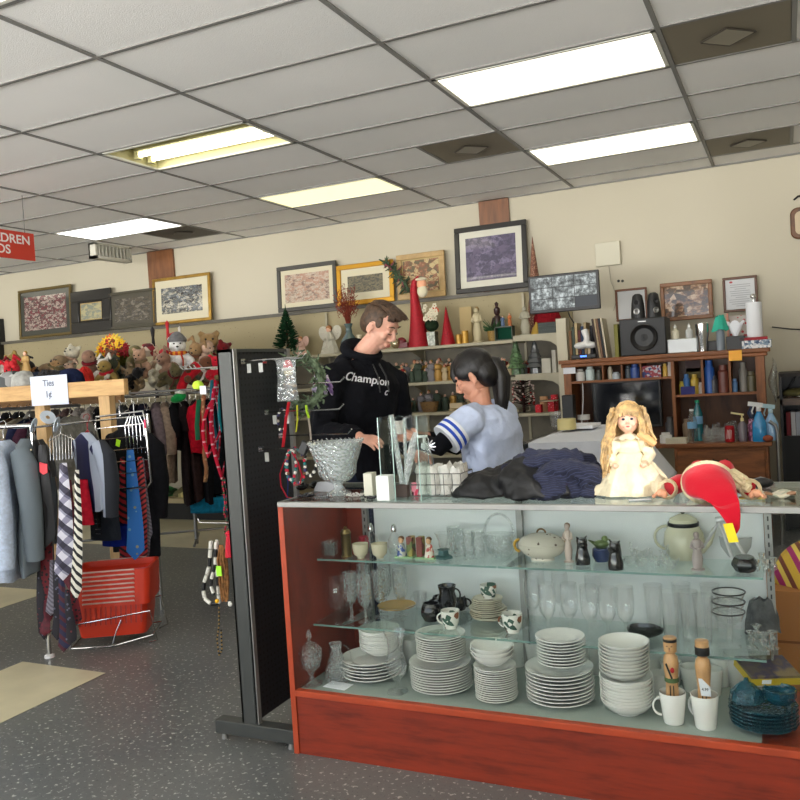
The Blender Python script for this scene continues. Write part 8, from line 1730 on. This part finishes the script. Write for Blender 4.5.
for k in (-1, 1): q.tube([(.0875, k*.016, .037), (.087, k*.032, .042), (.074, k*.05, .036)], [.0028, .0034, .002], 6)
q.build('eyebrows', dk, t)
q = MB(); q.M = T0 @ Mh
for k in (-1, 1): q.tube([(.087, k*.018, .003), (.0885, k*.03, .0), (.08, k*.043, .003)], [.0012, .0024, .0014], 6)
q.build('eyelashes', M('lash_dark', (40, 26, 22), .8), t)
q = MB(); q.M = T0 @ Mh; q.ell((.089, 0, -.0595), (.006, .019, .004)); q.ell((.0865, 0, -.069), (.007, .017, .005)); q.build('lips', M('lips_pink', (196, 124, 112), .5), t)
# printed lettering laid onto the chest
deps = bpy.context.evaluated_depsgraph_get(); deps.update(); ho = hobj.evaluated_get(deps); me_ = ho.to_mesh()
bvh = BVHTree.FromPolygons([ho.matrix_world @ v_.co for v_ in me_.vertices], [tuple(p_.vertices) for p_ in me_.polygons]); ho.to_mesh_clear()
def chest_print(body, size, cpx, name, m_, ext=.0008, ring=None, shear=.25, az=BAZ-.05, tilt=0):
    if body: cu = bpy.data.curves.new(name, 'FONT'); cu.body = body; cu.size = size; cu.extrude = ext; cu.align_x = 'CENTER'; cu.align_y = 'CENTER'; cu.shear = shear; cu.offset = size*.012
    o = bpy.data.objects.new(name, cu); C.objects.link(o); bpy.context.view_layer.update(); me = bpy.data.meshes.new_from_object(o); bpy.data.objects.remove(o)
    me.materials.clear(); me.materials.append(m_); bm_ = __import__('bmesh').new(); bm_.from_mesh(me); __import__('bmesh').ops.subdivide_edges(bm_, edges=[e for e in bm_.edges if e.calc_length() > .012], cuts=2); bm_.to_mesh(me); bm_.free()
    fwd = Vector((cos(az), sin(az), 0)); rt_ = Vector((-fwd.y, fwd.x, 0)); c0 = Vector(cpx)
    for v_ in me.vertices:
        u2, w2 = v_.co.x*cos(tilt)-v_.co.y*sin(tilt), v_.co.x*sin(tilt)+v_.co.y*cos(tilt)
        src = c0+rt_*u2+Vector((0, 0, w2))+fwd*.5; hit = bvh.ray_cast(src, -fwd)[0]
        pos = (hit if hit is not None else src-fwd*.45)+fwd*(.0025+v_.co.z); v_.co = pos-Vector((pel.x, pel.y, 0))
    me.update(); o = bpy.data.objects.new(name, me); C.objects.link(o); o.parent = t; return o
wpr = M('print_white', (226, 228, 232), .6)
cc = at(373, 379, y=3.65)
p_ = chest_print('Champion', .058, cc, 'chest_lettering', wpr, tilt=-.2)
p_['label'] = 'white script lettering across the chest'
chest_print('c', .05, cc+Vector((.05, .08, -.07)), 'small_emblem', wpr)
# ---- the girl
GAZ = math.radians(176); gh = at(474, 377, y=3.66); gn = at(482, 408, y=3.67); gp = Vector((-1.28, 3.78, .86)); Lsg = at(470, 418, y=3.52); Rsg = at(503, 414, y=3.88); Leg = at(438, 447, y=3.40); Lwg = at(416, 440, y=3.50); Reg = at(455, 447, y=3.95); Rwg = at(425, 436, y=3.78)
Mg = Mt(gh, math.radians(188), math.radians(26), 0)
t = thing('person', 'person with a black ponytail in a pale blue t-shirt with striped cuffs', 'person', (gp.x, gp.y, 0)); T0 = Matrix.Translation(-Vector((gp.x, gp.y, 0)))
def torso2(q, i=0.0, z0=.82):
    sc2 = (Lsg+Rsg)/2
    def mid(f, z): p = gp.lerp(sc2, f); return (p.x, p.y, z)
    loft(q, [(mid(0, z0), .16+i, .12+i, GAZ), (mid(.2, .93), .145+i, .11+i, GAZ), (mid(.45, 1.02), .14+i, .11+i, GAZ), (mid(.75, 1.12), .155+i, .115+i, GAZ), (mid(.95, 1.19), .15+i, .1+i, GAZ), (((sc2+gn)/2).x and (mid(1, 1.23)), .11+i, .075+i*.6, GAZ), ((gn.x, gn.y, 1.25), .05+i*.8, .05+i*.8, GAZ)])
q = MB(); q.M = T0; torso2(q); head(q, Mg, .93, .95); q.tube([(gn.x+.02, gn.y, 1.2), gn, gh+Vector((.02, 0, -.05))], [.055, .048, .048], 14)
for a, b2, c_ in ((Lsg, Leg, Lwg), (Rsg, Reg, Rwg)): q.tube([a, a.lerp(b2, .5), b2, b2.lerp(c_, .5), c_], [.044, .038, .034, .03, .023], 12); q.ell(a, .048)
hand(q, Lwg, Vector((-.75, .1, .25)), (.1, .6, -.6), -1, .9, .45, .1); hand(q, Rwg, Vector((-.8, -.3, .15)), (0, -.4, -.8), 1, .9, .4, .1)
for s in (-1, 1):
    hp = gp+Vector((0, s*.085, 0)); kn = Vector((hp.x-.03, hp.y, .47)); an = Vector((hp.x, hp.y, .08)); q.tube([hp, hp.lerp(kn, .5), kn, kn.lerp(an, .4), an], [.085, .075, .052, .048, .033], 12); q.tube([an+Vector((.04, 0, -.045)), an+Vector((-.14, 0, -.055))], [.034, .026], 10, flat=.8)
q.build('body', skin2, t, remesh=.0042, smooth=2)
tee = M('pale_blue_tee', (196, 208, 236), .9, bs=.45, bsc=8, bd=.04)
q = MB(); q.M = T0; torso2(q, .03, .8)
le1 = Lsg.lerp(Leg, .74); re1 = Rsg.lerp(Reg, .7)
q.tube([Lsg.lerp(gn, .5), Lsg+Vector((.0, 0, -.005)), Lsg.lerp(Leg, .4), le1], [.05, .07, .068, .066], 16); q.tube([Rsg.lerp(gn, .5), Rsg, Rsg.lerp(Reg, .4), re1], [.06, .082, .072, .066], 16)
for k in range(5): f = .2+.15*k; p = Vector((gp.x+.02, gp.y-.11, .98+.05*k)); q.tube([p+Vector((-.08, .02, .02)), p+Vector((0, -.02, 0)), p+Vector((.1, .02, -.03))], [.006, .014, .006], 8)
q.build('t_shirt', tee, t, remesh=.0065, smooth=4, disp=(.022, .09))
stp = [M('cuff_blue', (52, 84, 190), .8), M('cuff_white', (232, 236, 246), .8)]
for a, b2, e1 in ((Lsg, Leg, .74), (Rsg, Reg, .7)):
    q = MB(); q.M = T0; 
    for k in range(5): f0 = e1-.34+.072*k; q.cyl(a.lerp(b2, f0), a.lerp(b2, f0+.074), .0755, .076, 22, mi=0 if k in (1, 3) else 1)
    q.build('striped_cuff', stp, t)
for a, b2, c_ in ((Lsg, Leg, Lwg), (Rsg, Reg, Rwg)):
    q = MB(); q.M = T0; q.tube([a.lerp(b2, .5), b2, b2.lerp(c_, .5), b2.lerp(c_, .92)], [.048, .045, .04, .032], 14); q.build('black_undersleeve', hood, t, remesh=.006, smooth=3)
q = MB(); q.M = T0; loft(q, [((gp.x, gp.y, .9), .162, .125, GAZ), ((gp.x, gp.y, .78), .168, .128, GAZ), ((gp.x, gp.y, .74), .15, .12, GAZ)])
for s in (-1, 1): hp = gp+Vector((0, s*.085, 0)); kn = Vector((hp.x-.03, hp.y, .47)); an = Vector((hp.x, hp.y, .1)); q.tube([hp, hp.lerp(kn, .5), kn, an], [.096, .088, .066, .05], 14)
q.build('trousers', BLK, t, remesh=.01, smooth=3)
for s in (-1, 1): q = MB(); q.M = T0; an = Vector((gp.x, gp.y+s*.085, .045)); q.tube([an+Vector((.05, 0, 0)), an+Vector((-.05, 0, 0)), an+Vector((-.16, 0, -.008))], [.042, .043, .032], 12, flat=.85); q.build('shoe', BLK, t)
bh = M('black_hair', (16, 13, 14), .42, bs=.35, bsc=160, var=.4, vs=50)
q = MB(); q.M = T0 @ Mg
q.ell((-.02, 0, .042), (.1, .083, .09), None, 24, 16); q.ell((-.06, 0, -.005), (.06, .074, .075), None, 20, 14); q.tube([(.0, 0, .09), (.05, .01, .075), (.078, .022, .045), (.083, .032, .018)], [.045, .034, .02, .009], 12); q.tube([(.0, 0, .09), (.05, -.01, .075), (.076, -.028, .045), (.079, -.045, .012)], [.045, .034, .02, .009], 12)
for k in (-1, 1): q.ell((.015, k*.066, .04), (.045, .018, .04))
h_ = q.build('hair', bh, t, remesh=.004, smooth=3)
pt0 = at(486, 361, y=3.68); pt = [pt0, at(494, 362, y=3.70), at(501, 377, y=3.70), at(502, 398, y=3.69), at(501, 417, y=3.68)]
q = MB(); q.M = T0; q.tube([pt[0]+Vector((-.02, 0, -.005))]+pt, [.03, .034, .042, .046, .034, .008], 14, flat=.8)
rn = random.Random(70)
for k in range(110):
    a = rn.uniform(0, 6.28); r = rn.uniform(.7, 1.05); o_ = [Vector((cos(a)*w_*r, sin(a)*w_*r*.8, 0)) for w_ in (.024, .034, .044, .045, .035, .012+.01*rn.random())]
    P_ = [pt[0]]+pt; zz = rn.uniform(-.02, .01); q.tube([P_[i]+o_[i]+Vector((0, 0, zz if i == 5 else 0)) for i in range(6)], [.003, .004, .0045, .004, .003, .001], 5)
q.build('ponytail', bh, t)
q = MB(); q.M = T0; q.tube([pt0+Vector((.004+.0*cos(a), .03*cos(a), .03*sin(a))) for a in [2*PI*k/16 for k in range(16)]], .007, 8, closed=True); q.build('hair_tie', CREAM, t)
q = MB(); q.M = T0 @ Mg
for k in (-1, 1): q.tube([(.083, k*.018, .003), (.0845, k*.03, 0), (.076, k*.043, .003)], [.0012, .0024, .0014], 6)
q.build('eyelashes', M('lash_dark', (0, 0, 0)), t)
q = MB(); q.M = T0 @ Mg; q.ell((.083, 0, -.057), (.006, .017, .004)); q.ell((.081, 0, -.066), (.007, .015, .005)); q.build('lips', M('lips_pink', (0, 0, 0)), t)
# what is in her hands
hp = Lwg+Vector((-.085, .0, .03)); one('tissue_wad', MB().grid(lambda u, v: (.035*cos(2*PI*u)*(1-.4*v)*(1+.2*sin(8*PI*u)), .025*sin(2*PI*u), .06*v), 20, 6, closeu=True), bagm, 'crumpled glassy tissue held in the hands of the person with the ponytail', 'tissue', hp)
# ------------------------------------------------------------------ light and look
W = bpy.data.worlds.new('world'); bpy.context.scene.world = W; W.use_nodes = True
nt = W.node_tree; bg = nt.nodes['Background']; bg.inputs[1].default_value = 1.0
tc = N(nt, 'ShaderNodeTexCoord'); sx = N(nt, 'ShaderNodeSeparateXYZ'); nt.links.new(tc.outputs['Generated'], sx.inputs[0])
cr = N(nt, 'ShaderNodeValToRGB'); cr.color_ramp.elements[0].position = .47; cr.color_ramp.elements[0].color = (18, 17.6, 16.8, 1); cr.color_ramp.elements[1].position = .53; cr.color_ramp.elements[1].color = (2.3, 2.55, 2.9, 1)
nt.links.new(math_(nt, 'ADD', math_(nt, 'MULTIPLY', sx.outputs[2], .5), .5), cr.inputs[0]); nt.links.new(cr.outputs[0], bg.inputs[0])
sun = bpy.data.lights.new('sun', 'SUN'); sun.energy = 3.2; sun.angle = .009; sun.color = (1, .98, .95)
so = bpy.data.objects.new('sun', sun); C.objects.link(so)
so.rotation_euler = Vector((-2.35, 1.75, -.92)).to_track_quat('-Z', 'Y').to_euler()
def portal(loc, rot, sx, sy):
    l = bpy.data.lights.new('window_portal', 'AREA'); l.shape = 'RECTANGLE'; l.size = sx; l.size_y = sy; l.cycles.is_portal = True
    o = bpy.data.objects.new('window_portal', l); C.objects.link(o); o.location = loc; o.rotation_euler = rot
portal(((XL+XR)/2, YF-.05, 1.6), (-PI/2, 0, PI), XR-XL, 2.3)
portal((XR+.06, (wy0+wy1)/2, (wz0+wz1)/2), (0, PI/2, 0), wz1-wz0, wy1-wy0)
S = bpy.context.scene
S.view_settings.view_transform = 'Standard'; S.view_settings.look = 'None'; S.view_settings.gamma = 1
S.view_settings.use_curve_mapping = False; S.view_settings.exposure = -0.2
S.cycles.transparent_max_bounces = 40; S.cycles.max_bounces = 8; S.cycles.diffuse_bounces = 4; S.cycles.glossy_bounces = 4
S.cycles.use_denoising = True; S.cycles.sample_clamp_indirect = 6
